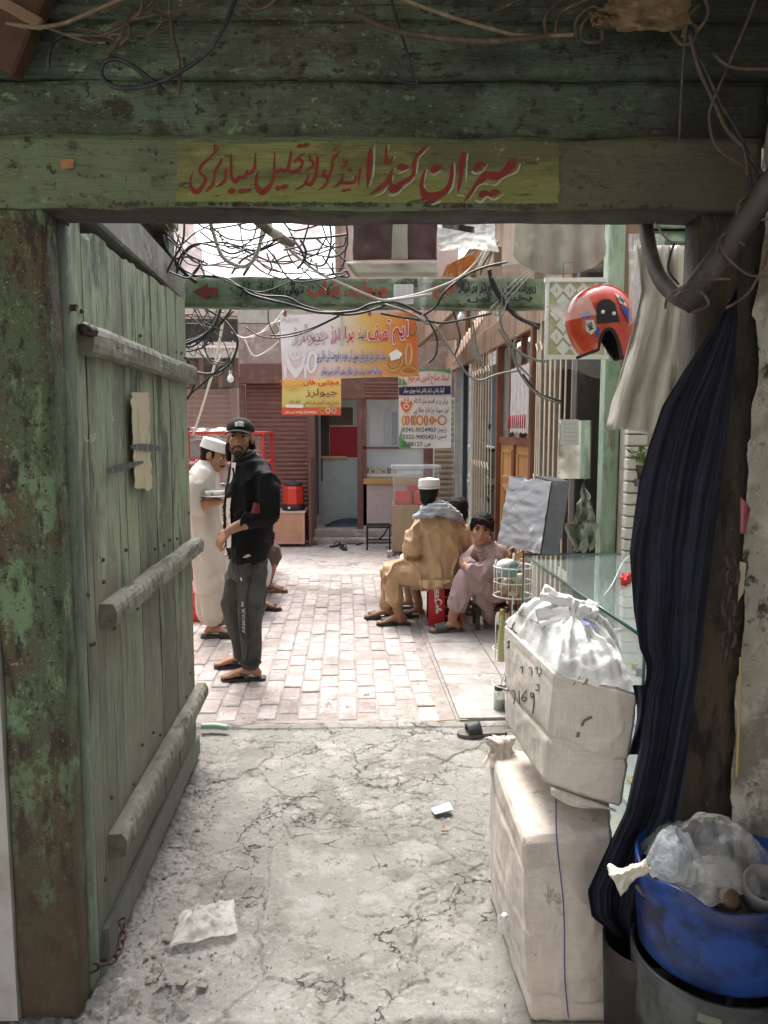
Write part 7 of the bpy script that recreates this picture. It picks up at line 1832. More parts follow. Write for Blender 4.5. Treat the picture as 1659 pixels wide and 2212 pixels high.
def folds(amp, s=(6,6,2.2), seed=0, fine=.35):
    def f(p, n_):
        q = (p.x*s[0], p.y*s[1], p.z*s[2])
        a = 1-abs(noise.fractal(Vector(q)+Vector((seed*5.1, seed, 0)), .9, 2.0, 2))*2.6
        b = noise.noise(Vector((p.x*s[0]*3, p.y*s[1]*3, p.z*s[2]*3+seed)))
        return amp*(max(a, -.3)**3*1.1-.2) + amp*fine*b
    return f
def basis(f, u=(0,0,1)):
    f = Vector(f).normalized(); u = Vector(u); r = f.cross(u).normalized(); u = r.cross(f)
    return r, f, u
def head_parts(c, f, u=(0,0,1), s=1.0):
    r, f, u = basis(f, u)
    def T(a, b, d): return Vector(c)+(r*a+f*b+u*d)*s
    R = Matrix((r, f, u)).transposed().to_4x4()
    return T, R
def head_geo(V, F, T, R, s=1.0, neck=True, jaw=1.0):
    E_ = lambda p, q: ell_geo(V, F, T(*p), [x*s for x in q], R)
    K_ = lambda a, b, ra, rb: cap_geo(V, F, T(*a), T(*b), ra*s, rb*s)
    E_((0,-.012,.035), (.073,.092,.083)); E_((0,.028,-.022), (.060*jaw,.062,.084)); E_((0,.032,-.076), (.048*jaw,.052,.038)); E_((0,.072,-.098), (.020,.017,.017))
    K_((0,.086,.008), (0,.108,-.034), .0085, .0115); E_((0,.102,-.041), (.0165,.012,.009))
    K_((-.040,.074,.026), (.040,.074,.026), .011, .011)
    E_((-.040,.060,-.026), (.022,.022,.022)); E_((.040,.060,-.026), (.022,.022,.022))
    K_((-.019,.086,-.063), (.019,.086,-.063), .007, .007); K_((-.016,.086,-.073), (.016,.086,-.073), .008, .008)
    for e in (-1, 1): E_((e*.075,-.012,-.008), (.011,.023,.031))
    if neck: K_((0,-.015,-.07), (0,-.028,-.175), .052, .056)
m_eye = mat('eye_white', (.55,.52,.48), [], .25); m_iris = mat('eye_dark', (.018,.011,.008), [], .2)
m_brow = mat('brow_hair', (.014,.010,.008), [], .8); m_lip = mat('lip_skin', (.24,.085,.065), [], .5)
def face_parts(T, R, parent, s=1.0, brow=.0045, mouth=True, lid=0.0):
    V, F = [], []
    for e in (-1, 1):
        o = []
        V, F = [], []; ell_geo(V, F, T(e*.031,.0765,.004), [.0140*s,.0125*s,.0085*s], R, 10); ey = obj('eye', V, F, m_eye, parent, True)
        V, F = [], []; ell_geo(V, F, T(e*.031+.001,.0860,.0045), [.0072*s,.0050*s,.0072*s], R, 10); obj('iris', V, F, m_iris, ey, True)
        tube('eyelid', [T(e*.046,.0790,.006), T(e*.038,.0870,.0120), T(e*.030,.0895,.0130), T(e*.020,.0865,.0090)], .0030*s, m_brow, ey, 6, 4)
        tube('eyebrow', [T(e*.050,.070,.024), T(e*.040,.0815,.029), T(e*.026,.0875,.028), T(e*.013,.0885,.023)], brow*s, m_brow, parent, 6, 4)
    if mouth: tube('lips', [T(-.024,.082,-.0685), T(-.010,.0925,-.0670), T(0,.0945,-.0680), T(.010,.0925,-.0670), T(.024,.082,-.0685)], .0042*s, m_lip, parent, 6, 4)
def hand_geo(V, F, w_, d, side, nrm, s=1.0, curl=.6, spread=.12, tcurl=.5):
    "w_ wrist, d pointing direction, side towards the thumb, nrm the way the palm faces"
    d = Vector(d).normalized(); nrm = Vector(nrm); nrm = (nrm-d*nrm.dot(d)).normalized(); side = Vector(side); side = (side-d*side.dot(d)-nrm*side.dot(nrm)).normalized()
    w_ = Vector(w_)
    for k in (-1.1, -.35, .35, 1.1): cap_geo(V, F, w_+side*k*.012*s, w_+d*.082*s+side*k*.024*s, .016*s, .0125*s, 8)
    for i, (L, off) in enumerate(((.070,.030), (.080,.010), (.075,-.010), (.058,-.028))):
        p = w_+d*.084*s+side*off*s; a = .15+curl*.5
        dirv = (d+side*spread*(1.2-i*.8)).normalized(); rad = [.0092, .0086, .0080, .0068]
        q = [p]
        for k in range(3):
            dd = (dirv*math.cos(a)+nrm*math.sin(a)); q.append(q[-1]+dd*L*s*(.44, .32, .24)[k]); a += curl*.75
        chain_geo(V, F, [(q[k], rad[k]*s) for k in range(4)], 8, 2)
    p = w_+d*.025*s+side*.030*s; q = [p, p+(side*.8+d*.6+nrm*.25).normalized()*.036*s]
    q.append(q[-1]+(d*.95+side*.25+nrm*tcurl).normalized()*.032*s); q.append(q[-1]+(d*.9-side*.1+nrm*tcurl*1.3).normalized()*.026*s)
    chain_geo(V, F, [(q[0],.015*s), (q[1],.0115*s), (q[2],.010*s), (q[3],.0075*s)], 8, 2)
def foot_geo(V, F, ankle, ang, s=1.0, floor=0.022):
    "bare foot under the ankle, pointing along ang"
    d = Vector((math.cos(ang), math.sin(ang), 0)); sd = Vector((-d.y, d.x, 0)); a = Vector(ankle); g_ = Vector((a.x, a.y, floor))
    chain_geo(V, F, [(a, .036*s), (g_+Vector((0,0,.050*s))-d*.012*s, .036*s), (g_-d*.035*s+Vector((0,0,.028*s)), .028*s)], 10, 3)
    for k in (-1, 0, 1): chain_geo(V, F, [(g_+Vector((0,0,.046*s)), .030*s), (g_+d*.075*s+sd*k*.018*s+Vector((0,0,.034*s)), .022*s), (g_+d*.135*s+sd*k*.026*s+Vector((0,0,.015*s)), .015*s)], 10, 3)
    for k, L in ((-2, .168), (-1, .182), (0, .186), (1, .182), (2, .176)):
        cap_geo(V, F, g_+d*.13*s+sd*k*.0155*s+Vector((0,0,.014*s)), g_+d*L*s+sd*k*.0165*s+Vector((0,0,.011*s)), .011*s, (.0095 if k < 2 else .012)*s, 8)
def skin(name, c): return mat(name, c, [(tuple(x*.82 for x in c), 9, .45, .68), (tuple(min(1, x*1.12) for x in c), 22, .52, .7)], .5, (90,.15,.002), spec=.35)
def cloth(name, c, d=.85, rough=.85, sheen=.15): return mat(name, c, [(tuple(x*d for x in c), 6, .45, .66)], rough, (240,.25,.002), sheen=sheen)
def c7(x, y): return (384+x*.29755, 850.4+y*.29755)
def c8(x, y): return (740.6+x*.29762, 960.1+y*.29762)

# ---------------------------------------------------------------- man in black shirt, standing
YM = 4.86
def S(x, y, d=0.0): return P(*c7(x, y), YM+d)
km = YM/FPX*.29755*1.01
man = thing('person', 'man in black cap, black shirt and grey track pants standing by the door', 'person', G(520, 1460))
sk_a = skin('skin_tan', (.34,.185,.115))
T, R = head_parts(S(452, 322, -.02), (.06,-.99,.05), (0.05,0,1), 1.0)
def b(V, F):
    head_geo(V, F, T, R, .985)
    chain_geo(V, F, [(S(470,440), .055), (S(520,540), .10), (S(520,800), .12), (S(515,1050), .10), (S(515,1230), .07)], 14)
    chain_geo(V, F, [(S(530,540,-.06), .05), (S(630,600,-.16), .045), (S(640,860,-.195), .042), (S(530,925,-.215), .041), (S(430,965,-.225), .033), (S(368,997,-.23), .026)], 12)
    hand_geo(V, F, S(372,996,-.23), (-.62,-.10,-.72), (-.65,.1,.55), (.3,.6,-.6), .98, .62, .10, .5)
    chain_geo(V, F, [(S(500,540,.06), .05), (S(470,600,.17), .045), (S(470,860,.20), .04), (S(430,1050,.20), .03)], 12)
    hand_geo(V, F, S(428,1058,.20), (-.3,0,-.95), (-.9,-.2,.2), (0,-1,0), .95, .6)
    for (hx, kx_, kd, ax, ay, dd) in ((545, 520, -.09, 525, 1965, -.09), (470, 420, .10, 440, 1900, .10)):
        chain_geo(V, F, [(S(hx,1250,dd*.8), .07), (S(kx_,1560,kd), .06), (S(ax,ay-60,dd), .04), (S(ax,ay,dd), .038)], 12)
    a1 = S(538,1985,-.09); foot_geo(V, F, Vector((a1.x, a1.y, .09)), PI+.06, 1.02)
    a2 = S(432,1900,.12); foot_geo(V, F, Vector((a2.x+.03, a2.y+.06, .09)), PI+.10, 1.02)
blob('body', b, sk_a, man, .0058, 4)
face_parts(T, R, man, .985)
m_hairb = mat('black_hair', (.008,.006,.005), [((.018,.012,.009), 30, .5, .7, (2,2,.3))], .7, (70,.8,.006,(2,2,.15)), spec=.2)
def b(V, F):      # long hair behind the ears
    for (a, bb, c_, r) in (((.066,-.045,.0),(.074,-.06,-.07),(.078,-.055,-.135),.022), ((-.066,-.045,.0),(-.076,-.05,-.07),(-.070,-.035,-.125),.018), ((.04,-.085,.0),(.045,-.095,-.08),(.05,-.085,-.15),.028), ((-.03,-.088,.0),(-.03,-.098,-.08),(-.03,-.088,-.15),.028), ((0,-.09,.02),(0,-.105,-.06),(0,-.10,-.15),.03)):
        chain_geo(V, F, [(T(*a), r), (T(*bb), r*1.1), (T(*c_), r*.8)], 8)
blob('hair', b, m_hairb, man, .006, 2, lambda p, n_: .006*noise.noise(Vector((p.x*60, p.y*60, p.z*9))))
def b(V, F):      # stubble beard along jaw and chin
    for e in (-1, 1): chain_geo(V, F, [(T(e*.057,.02,-.035), .006), (T(e*.049,.05,-.078), .009), (T(e*.026,.076,-.099), .011), (T(0,.084,-.103), .012)], 8)
    chain_geo(V, F, [(T(-.030,.084,-.075), .007), (T(-.024,.092,-.058), .0055), (T(0,.099,-.0535), .0055), (T(.024,.092,-.058), .0055), (T(.030,.084,-.075), .007)], 8)
    chain_geo(V, F, [(T(-.012,.090,-.090), .012), (T(.012,.090,-.090), .012)], 8)
blob('beard', b, mat('beard_hair', (.030,.019,.014), [((.07,.04,.028), 60, .5, .7)], .8, (120,.6,.003)), man, .004, 2)
# cap
m_capb = mat('black_cap_cloth', (.008,.008,.009), [], .85, (200,.3,.002), spec=.2)
def capdome(u, v):
    a = 2*PI*u; ph = v*PI/2*1.02; rr = math.cos(ph)
    return T(.088*rr*math.cos(a), -.010+.105*rr*math.sin(a), .044+.086*math.sin(ph)**.9 + .003*math.sin(a*6)*rr)
cp_ = sheet('cap', capdome, 40, 12, m_capb, man)
sheet('brim', lambda u, v: T(.080*math.sin((u-.5)*2.3)*(1+.10*v), .055+.040*math.cos((u-.5)*2.3)+.060*v*math.cos((u-.5)*1.9), .050-.012*v-.026*(abs(u-.5)*2)**2), 24, 8, m_capb, cp_, .005)
sheet('cap_badge', lambda u, v: T(-.030+.052*u, .0975-.012*v-.9*(u-.5)**2*.035, .066+.034*v*(1-.5*abs(u-.4))), 8, 6, mat('grey_embroidery', (.42,.41,.40), [((.2,.2,.2), 60, .5, .6)], .8), cp_, .004)
# shirt
m_shirt = mat('black_shirt', (.0065,.0065,.008), [((.004,.004,.005), 6, .45, .66)], .8, (240,.25,.002), spec=.2)
def b(V, F):
    L = [(S(528,1205), 128*km, .165, .25), (S(522,1100), 158*km, .18, .25), (S(520,960), 170*km, .185, .25), (S(524,800), 172*km, .19, .25), (S(528,640), 168*km, .20, .25), (S(530,560), 142*km, .185, .25), (S(522,508), 118*km, .15, .25), (S(508,466), 92*km, .10, .25), (S(495,436), 68*km, .072, .25), (S(490,420), 62*km, .066, .25)]
    loft_geo(V, F, L)
    chain_geo(V, F, [(S(585,560,-.10), .075), (S(640,660,-.165), .074), (S(655,800,-.195), .070), (S(632,890,-.20), .066), (S(560,915,-.205), .056), (S(505,925,-.21), .052)], 14)
    chain_geo(V, F, [(S(470,560,.12), .07), (S(450,700,.19), .068), (S(460,860,.20), .062), (S(440,930,.20), .055)], 14)
blob('shirt', b, m_shirt, man, .0075, 4, folds(.022, (6,6,3.2), 3))
sheet('cuff_lining', lambda u, v: S(530+76*u+ (20*(1-u))*v, 868-(80-14*u)*v, -.262-.016*math.sin(u*PI)+.006*v), 8, 6, cloth('maroon_lining', (.15,.014,.022)), man)
tube('collar', [S(418,452,-.06), S(440,478,-.088), S(500,462,-.092), S(548,432,-.05), S(556,415,.02), S(520,405,.07)], .013, cloth('black_collar', (.008,.008,.009)), man, 8, 5)
sheet('undershirt_front', lambda u, v: S(352+30*u+40*(1-v)**3+6*math.sin(v*9), 500+620*v, -.10-.05*u+.0), 5, 40, mat('printed_tshirt', (.62,.58,.56), [((.30,.05,.06), 26, .58, .62), ((.05,.05,.06), 34, .60, .64)], .85), man)
def hemf(u, v): return S(425+168*u, 1118+62*math.sin(u*1.5)+ (58-40*u)*v*math.sin(min(1,u*1.2+.15)*PI), -.178+.05*abs(u-.5)-.006*v)
sheet('undershirt_hem', hemf, 20, 6, cloth('white_tshirt', (.60,.60,.58)), man)
tube('shirt_button', [S(440,462,-.085), S(441,464,-.087)], .004, ink_white, man, 6, 1)
# track pants
m_pants = mat('grey_track_cloth', (.055,.058,.057), [((.085,.088,.086), 5, .45, .65), ((.036,.038,.039), 9, .5, .7)], .85, (220,.25,.002), spec=.2)
def b(V, F):
    loft_geo(V, F, [(S(508,1340), 118*km, .15, .2), (S(512,1240), 128*km, .155, .2), (S(515,1170), 124*km, .15, .2)])
    chain_geo(V, F, [(S(545,1290,-.07), .098), (S(530,1500,-.09), .086), (S(528,1680,-.09), .078), (S(535,1820,-.09), .070), (S(538,1915,-.09), .062), (S(532,1955,-.09), .058)], 14)
    chain_geo(V, F, [(S(465,1290,.07), .095), (S(415,1480,.09), .082), (S(425,1660,.10), .070), (S(455,1800,.10), .060), (S(462,1890,.11), .056)], 14)
blob('track_pants', b, m_pants, man, .0075, 3, folds(.013, (7,7,3.0), 8))
tube('side_stripe', [S(560,1240,-.168), S(508,1420,-.176), S(500,1600,-.176), S(505,1800,-.164), S(498,1930,-.150)], .0050, ink_black, man, 6)
tube('elastic_cuff', [S(462,1945,-.13), S(500,1962,-.150), S(560,1965,-.148), S(595,1940,-.12)], .017, cloth('black_cuff', (.015,.015,.016)), man, 8, 4)
tube('pocket_zip', [S(415,1210,-.165), S(440,1290,-.180), S(458,1345,-.188)], .0045, ink_black, man, 6, 4)
tube('zip_pull', [S(458,1335,-.192), S(463,1360,-.192)], .004, ink_white, man, 6, 1)
# lettering down the leg
m_tp = flat('leg_print_grey', (.42,.43,.43))
def legmap(u, t): 
    x = 462+14*(1-u)*0+ (t)*28; y = 1735-165*u
    return S(462+26*t+8*u, y, -.196+.018*t)
gl, gf = glyphs('ARMOUR', .02); lo = gl.min(0); hi = gl.max(0)
obj('leg_lettering', [S(466+24*(1-(v[1]-lo[1])/(hi[1]-lo[1])), 1738-182*(v[0]-lo[0])/(hi[0]-lo[0]), -.178-.004) for v in gl], gf, m_tp, man)
for s_ in (-1, 1): tube('leg_logo', [S(470+s_*9, 1512, -.183), S(470-s_*3, 1522, -.185), S(470-s_*3, 1534, -.185), S(470+s_*9, 1544, -.183)], .003, m_tp, man, 5, 4)
a1 = S(538,1985,-.09); slipper(man, Vector((a1.x-.055, a1.y, .002)), PI+.06, .285, .105, m_rubk, 'thong', mat('dark_strap', (.05,.055,.055)), .02)
a2 = S(432,1900,.12); slipper(man, Vector((a2.x-.025, a2.y+.06, .002)), PI+.10, .285, .105, m_rubk, 'thong', m_rubk, .02)

# ---------------------------------------------------------------- man in white carrying a tray
YW = 5.85
def S2(x, y, d=0.0): return P(*c7(x, y), YW+d)
k2 = YW/FPX*.29755
wm = thing('person', 'man in white cap and long white kurta carrying a tray of cups, in profile', 'person', G(455, 1366))
sk_b = skin('skin_brown', (.32,.165,.10))
T, R = head_parts(S2(262, 448), (.93,-.12,-.30), (.18,0,1), 1.0)
def b(V, F):
    head_geo(V, F, T, R, 1.0)
    chain_geo(V, F, [(S2(215,520), .055), (S2(185,600), .10), (S2(190,900), .11), (S2(230,1200), .10), (S2(240,1300), .09)], 14)
    chain_geo(V, F, [(S2(180,590,-.1), .05), (S2(120,640,-.19), .046), (S2(125,820,-.21), .042), (S2(230,795,-.21), .036), (S2(300,782,-.20), .027)], 12)
    hand_geo(V, F, S2(290,783,-.20), (.95,.05,.06), (.2,-.9,.2), (0,0,1), 1.0, .22, .14, .2)
    for (x, d) in ((255, -.07), (230, .09)): chain_geo(V, F, [(S2(240,1300,d), .08), (S2(245,1480,d), .055), (S2(x,1640,d), .038)], 12)
    a = S2(250,1680,-.07); foot_geo(V, F, Vector((a.x, a.y, .09)), .05, 1.0)
    a = S2(300,1620,.10); foot_geo(V, F, Vector((a.x+.02, a.y+.06, .09)), .10, 1.0)
blob('body', b, sk_b, wm, .0068, 4)
face_parts(T, R, wm, 1.0)
def b(V, F):
    ell_geo(V, F, T(0,-.030,.030), [.078,.085,.078], R); ell_geo(V, F, T(0,-.05,-.02), [.07,.05,.06], R)
    for e in (-1, 1): cap_geo(V, F, T(e*.068,.012,.03), T(e*.066,.018,-.015), .012, .008)
blob('hair', b, m_hairb, wm, .007, 2)
def b(V, F):
    chain_geo(V, F, [(T(-.030,.084,-.064), .006), (T(-.015,.098,-.054), .007), (T(.015,.098,-.054), .007), (T(.030,.084,-.064), .006)], 8)
blob('moustache', b, m_brow, wm, .004, 2)
m_capw = mat('white_crochet_cap', (.66,.66,.64), [((.56,.56,.54), 40, .5, .65)], .85, (140,.7,.004))
sheet('skull_cap', lambda u, v: T(.086*math.cos(2*PI*u)*(1-.10*v if v < .7 else (1-v)/.3*.93), -.020+.103*math.sin(2*PI*u)*(1-.10*v if v < .7 else (1-v)/.3*.93), .040+.075*min(1, v/.7)+(.012*(v-.7)/.3 if v > .7 else 0)), 40, 14, m_capw, wm)
m_kurta = cloth('white_kurta', (.50,.455,.40), .88)
def b(V, F):
    loft_geo(V, F, [(S2(238,1425), 108*k2, .20, 0), (S2(232,1200), 116*k2, .20, 0), (S2(212,1000), 118*k2, .185, 0), (S2(192,820), 108*k2, .18, 0), (S2(185,640), 106*k2, .20, 0), (S2(186,555), 94*k2, .18, 0), (S2(198,508), 68*k2, .09, 0), (S2(212,478), 56*k2, .064, 0)])
    chain_geo(V, F, [(S2(165,590,-.13), .075), (S2(122,680,-.20), .07), (S2(118,800,-.215), .066), (S2(140,835,-.215), .06)], 14)
    chain_geo(V, F, [(S2(190,590,.13), .07), (S2(170,700,.2), .066), (S2(200,830,.21), .06)], 14)
blob('kurta', b, m_kurta, wm, .009, 4, folds(.014, (6,6,1.6), 5))
def b(V, F):
    for (x, d) in ((255, -.08), (225, .09)): chain_geo(V, F, [(S2(242,1360,d), .105), (S2(x-5,1500,d), .095), (S2(x,1608,d), .085)], 14)
blob('shalwar', b, cloth('white_shalwar', (.47,.42,.365), .88), wm, .009, 3, folds(.012, (7,7,2), 9))
a = S2(250,1680,-.07); slipper(wm, Vector((a.x+.055, a.y, .002)), .05, .28, .105, m_rubk, 'cross', m_rubk)
a = S2(300,1620,.10); slipper(wm, Vector((a.x+.075, a.y+.06, .002)), .10, .28, .105, m_rubk, 'cross', m_rubk)
# tray with cups
tr = thing('tea_tray', 'steel tray held up by the man in white', 'tray', S2(275, 752, -.20))
tcn = S2(282, 750, -.20)
lathe('dish', [(0,0),(.085,0),(.12,.012),(.123,.014),(.118,.016),(.084,.005),(0,.005)], tcn, mat('steel_tray', (.42,.42,.42), [], .35, metal=.7), tr, 28)
for i, (dx_, dy_) in enumerate(((-.045,-.03), (.02,-.05), (.05,.02), (-.02,.04))):
    o = lathe('tea_cup', [(0,.004),(.022,.004),(.034,.018),(.038,.042),(.035,.042),(.030,.018),(0,.012)], tcn+Vector((dx_, dy_, .006)), mat('cup_glaze', (.55,.56,.50), [], .25), None, 18)
    tag(o, 'small white cup on the steel tray carried by the man in white', 'cup', 'cups on the steel tray')

# ---------------------------------------------------------------- two people sitting behind the man in black
def sitter(label, Y, cx, hipy, knee, foots, shirtc, trousc, legdx, head_y, seed, capw=None):
    def Q(x, y, d=0.0): return P(*c7(x, y), Y+d)
    t = thing('person', label, 'person', Q(cx, hipy))
    kk = Y/FPX*.29755
    Th, Rh = head_parts(Q(cx+10, head_y), (.9,-.3,-.1), (0,0,1), .98)
    def b(V, F):
        head_geo(V, F, Th, Rh, .98)
        chain_geo(V, F, [(Q(cx,head_y+110), .055), (Q(cx-5,head_y+220), .11), (Q(cx,hipy-60), .11)], 12)
        for (fx, fy, d) in foots:
            a = G(*c7(fx, fy)); chain_geo(V, F, [(Q(cx,hipy,d), .07), (Q(knee[0],knee[1],d), .052), (Vector((a.x, a.y, .10)), .036)], 12)
            foot_geo(V, F, Vector((a.x, a.y, .09)), -.05, .98)
        for d in (-.2, .2): chain_geo(V, F, [(Q(cx,head_y+190,d), .05), (Q(cx+20,hipy-110,d*1.1), .04), (Q(knee[0]-60,knee[1]-40,d*.6), .03)], 10); hand_geo(V, F, Q(knee[0]-70,knee[1]-40,d*.6), (1,0,-.2), (0,-1 if d > 0 else 1,0), (0,0,-1), .95, .4)
    blob('body', b, sk_b, t, .010, 4)
    face_parts(Th, Rh, t, .98)
    def b(V, F): ell_geo(V, F, Th(0,-.028,.036), [.082,.092,.085], Rh)
    blob('hair', b, m_hairb, t, .009, 2)
    def b(V, F):
        loft_geo(V, F, [(Q(cx,hipy+40), .15, .19, 0), (Q(cx,hipy-80), .145, .18, 0), (Q(cx-5,head_y+230), .13, .20, 0), (Q(cx,head_y+150), .06, .08, 0)])
        for d in (-.2, .2): chain_geo(V, F, [(Q(cx,head_y+200,d), .065), (Q(cx+15,hipy-120,d*1.1), .06)], 12)
    blob('shirt', b, shirtc, t, .011, 4, folds(.012, (6,6,2), seed))
    def b(V, F):
        for (fx, fy, d) in foots:
            a = G(*c7(fx, fy)); chain_geo(V, F, [(Q(cx,hipy,d), .10), (Q(knee[0],knee[1],d), .085), (Vector((a.x+legdx, a.y, .27)), .075)], 14)
    blob('trousers', b, trousc, t, .009, 4, folds(.010, (7,7,2.5), seed+3))
    for (fx, fy, d) in foots:
        a = G(*c7(fx, fy)); slipper(t, Vector((a.x+.055, a.y, .002)), -.05, .27, .10, m_leath if seed == 1 else m_rubk, 'band', mat('taupe_leather', (.16,.125,.10)) if seed == 1 else m_rubk)
    return t
sitter('person in brown trousers sitting behind the man in black, one knee showing', 7.3, 520, 1140, (690, 1145), ((660,1445,-.08), (600,1420,.12)), cloth('blue_grey_shirt', (.30,.34,.40)), cloth('brown_trousers', (.075,.048,.036)), .0, 720, 1)
sitter('person in pale blue clothes sitting behind the man in black, sandal showing', 6.6, 455, 1230, (600, 1235), ((600,1575,-.07), (345,1625,.06)), cloth('pale_blue_shirt', (.45,.50,.58)), cloth('pale_blue_shalwar', (.50,.54,.60)), .02, 790, 2)
for (x, Y, hh) in ((525, 7.3, .37), (450, 6.6, .33)):
    q = P(*c7(x, 1200), Y); st_ = thing('wooden_stool', ['squat wooden stool under the person in brown trousers', 'squat wooden stool under the person in pale blue'][Y < 7], 'stool', (q.x, q.y, 0))
    boxb('seat', q.x-.14, q.x+.14, q.y-.13, q.y+.13, hh-.03, hh, m_oldwood, st_, .004)
    for a in (-.11, .11):
        for bb in (-.10, .10): boxb('leg', q.x+a-.02, q.x+a+.02, q.y+bb-.02, q.y+bb+.02, 0, hh-.031, m_oldwood, st_)

# ---------------------------------------------------------------- the group on the right
YS5 = 6.15
def S5(x, y, d=0.0): return P(*c8(x, y), YS5+d)
k5 = YS5/FPX*.29762
bmn = thing('person', 'man in tan kurta and white cap sitting on the red crate with a grey scarf', 'person', S5(700, 985))
T, R = head_parts(S5(628, 352, -.02), (.25,.95,-.08), (0,.05,1), 1.0)
def b(V, F):
    head_geo(V, F, T, R, 1.0)
    chain_geo(V, F, [(S5(640,440), .055), (S5(690,540), .10), (S5(700,760), .12), (S5(710,930), .12)], 14)
    for (pts) in (((590,560,0),(515,700,-.02),(500,800,.02),(560,820,.25)), ((820,560,0),(880,650,.0),(895,740,.02),(800,760,.25))):
        chain_geo(V, F, [(S5(x, y, d), r) for (x, y, d), r in zip(pts, (.05,.045,.042,.03))], 12)
    hand_geo(V, F, S5(565,820,.25), (.4,.9,-.1), (.9,-.4,0), (0,0,-1), 1.0, .5); hand_geo(V, F, S5(800,762,.25), (-.6,.8,-.1), (-.8,-.6,0), (0,0,-1), 1.0, .5)
    chain_geo(V, F, [(S5(640,930,-.02), .085), (S5(345,935,-.02), .06), (S5(385,1120,.0), .048), (S5(415,1270,.0), .038)], 12)
    a = G(*c8(415,1312)); foot_geo(V, F, Vector((a.x, a.y, .09)), PI+.12, 1.0)
    chain_geo(V, F, [(S5(640,930,.12), .085), (S5(350,930,.2), .06), (S5(320,1130,.24), .045), (S5(330,1230,.26), .038)], 12)
    a = G(*c8(320,1268)); foot_geo(V, F, Vector((a.x, a.y, .09)), PI+.05, 1.0)
blob('body', b, sk_b, bmn, .0072, 4)
def b(V, F):
    ell_geo(V, F, T(0,-.020,.020), [.080,.088,.082], R); ell_geo(V, F, T(0,-.055,-.045), [.066,.045,.06], R)
blob('hair', b, m_hairb, bmn, .007, 2)
sheet('skull_cap', lambda u, v: T(.087*math.cos(2*PI*u)*(1-.05*v if v < .7 else (1-v)/.3*.96), -.012+.100*math.sin(2*PI*u)*(1-.05*v if v < .7 else (1-v)/.3*.96), .040+.070*min(1, v/.7)+(.016*(v-.7)/.3 if v > .7 else 0)+.012*math.sin(2*PI*u)*(1-v)), 40, 14, m_capw, bmn)
tube('cap_braid', [T(.0885*math.cos(a), -.012+.1015*math.sin(a), .056+.010*math.sin(a)) for a in np.linspace(0, 2*PI, 33)], .0022, flat('braid_grey', (.25,.23,.20)), bmn, 5, 1)
m_tan = mat('tan_kurta_cloth', (.43,.285,.155), [((.37,.24,.13), 6, .45, .66)], .75, (240,.25,.002), sheen=.2)
def b(V, F):
    L = [(S5(705,1000,.02), 140*k5, .19, -.1), (S5(712,930,.02), 152*k5, .19, -.1), (S5(715,820,.02), 146*k5, .18, -.1), (S5(705,680,.0), 150*k5, .165, -.1), (S5(690,590,-.01), 152*k5, .15, -.1), (S5(678,530,-.01), 128*k5, .13, -.1), (S5(655,475,-.01), 72*k5, .075, 0), (S5(645,440,-.01), 54*k5, .058, 0)]
    loft_geo(V, F, L)
    chain_geo(V, F, [(S5(580,560,0), .070), (S5(525,670,-.02), .066), (S5(508,775,-.01), .064), (S5(540,812,.12), .055), (S5(560,820,.2), .05)], 14)
    chain_geo(V, F, [(S5(800,565,.0), .070), (S5(862,650,.0), .064), (S5(888,735,.03), .06), (S5(830,765,.18), .055)], 14)
    # skirt of the kurta over the thighs
    chain_geo(V, F, [(S5(650,950,-.02), .125), (S5(500,935,-.02), .115), (S5(370,940,-.01), .095)], 14)
    chain_geo(V, F, [(S5(640,950,.12), .12), (S5(480,935,.17), .105), (S5(360,935,.2), .09)], 14)
blob('kurta', b, m_tan, bmn, .0065, 2, folds(.026, (6.5,6.5,3.6), 12))
sheet('kurta_tail', lambda u, v: S5(555+225*u, 985+(42+26*math.sin(u*4.5))*v, -.205+.03*u-.03*v+.012*math.sin(u*17)), 24, 8, m_tan, bmn, .004)
def b(V, F):
    chain_geo(V, F, [(S5(372,940,-.01), .088), (S5(365,1010,-.01), .080), (S5(382,1125,.0), .072)], 14)
    chain_geo(V, F, [(S5(355,940,.2), .085), (S5(345,1010,.22), .078), (S5(325,1150,.24), .066)], 14)
blob('shalwar', b, m_tan, bmn, .0085, 3, folds(.012, (7,7,2.5), 4))
for (x, y, a_) in ((415,1312,PI+.12), (320,1268,PI+.05)):
    a = G(*c8(x, y)); slipper(bmn, Vector((a.x-.055, a.y, .002)), a_, .28, .105, m_rubk, 'cross', m_rubk)
# scarf over the shoulders
m_scarf = mat('grey_scarf', (.34,.37,.40), [((.22,.24,.27), 5, .46, .60, (2,2,5)), ((.46,.48,.50), 11, .52, .66)], .85, (60,.5,.005))
def b(V, F):
    for (dy_, r_, dd_) in ((0, .026, 0), (22, .026, -.012), (42, .024, -.012)):
        chain_geo(V, F, [(S5(545-dy_*.5,520+dy_*.1,-.10+dd_), r_), (S5(600,470+dy_,-.145+dd_), r_), (S5(690,445+dy_*1.1,-.150+dd_), r_*1.1), (S5(780,470+dy_,-.135+dd_), r_*1.1), (S5(842,520+dy_*.6,-.06+dd_), r_), (S5(862,570,.02), r_)], 10)
    chain_geo(V, F, [(S5(590,460,.02), .032), (S5(625,435,-.06), .034), (S5(690,430,-.08), .034), (S5(760,455,-.04), .036), (S5(820,510,.0), .034)], 10)
    chain_geo(V, F, [(S5(600,505,-.175), .016), (S5(640,520,-.185), .022), (S5(680,495,-.18), .018)], 10)
blob('scarf', b, m_scarf, bmn, .0065, 2, folds(.008, (8,8,22), 6))

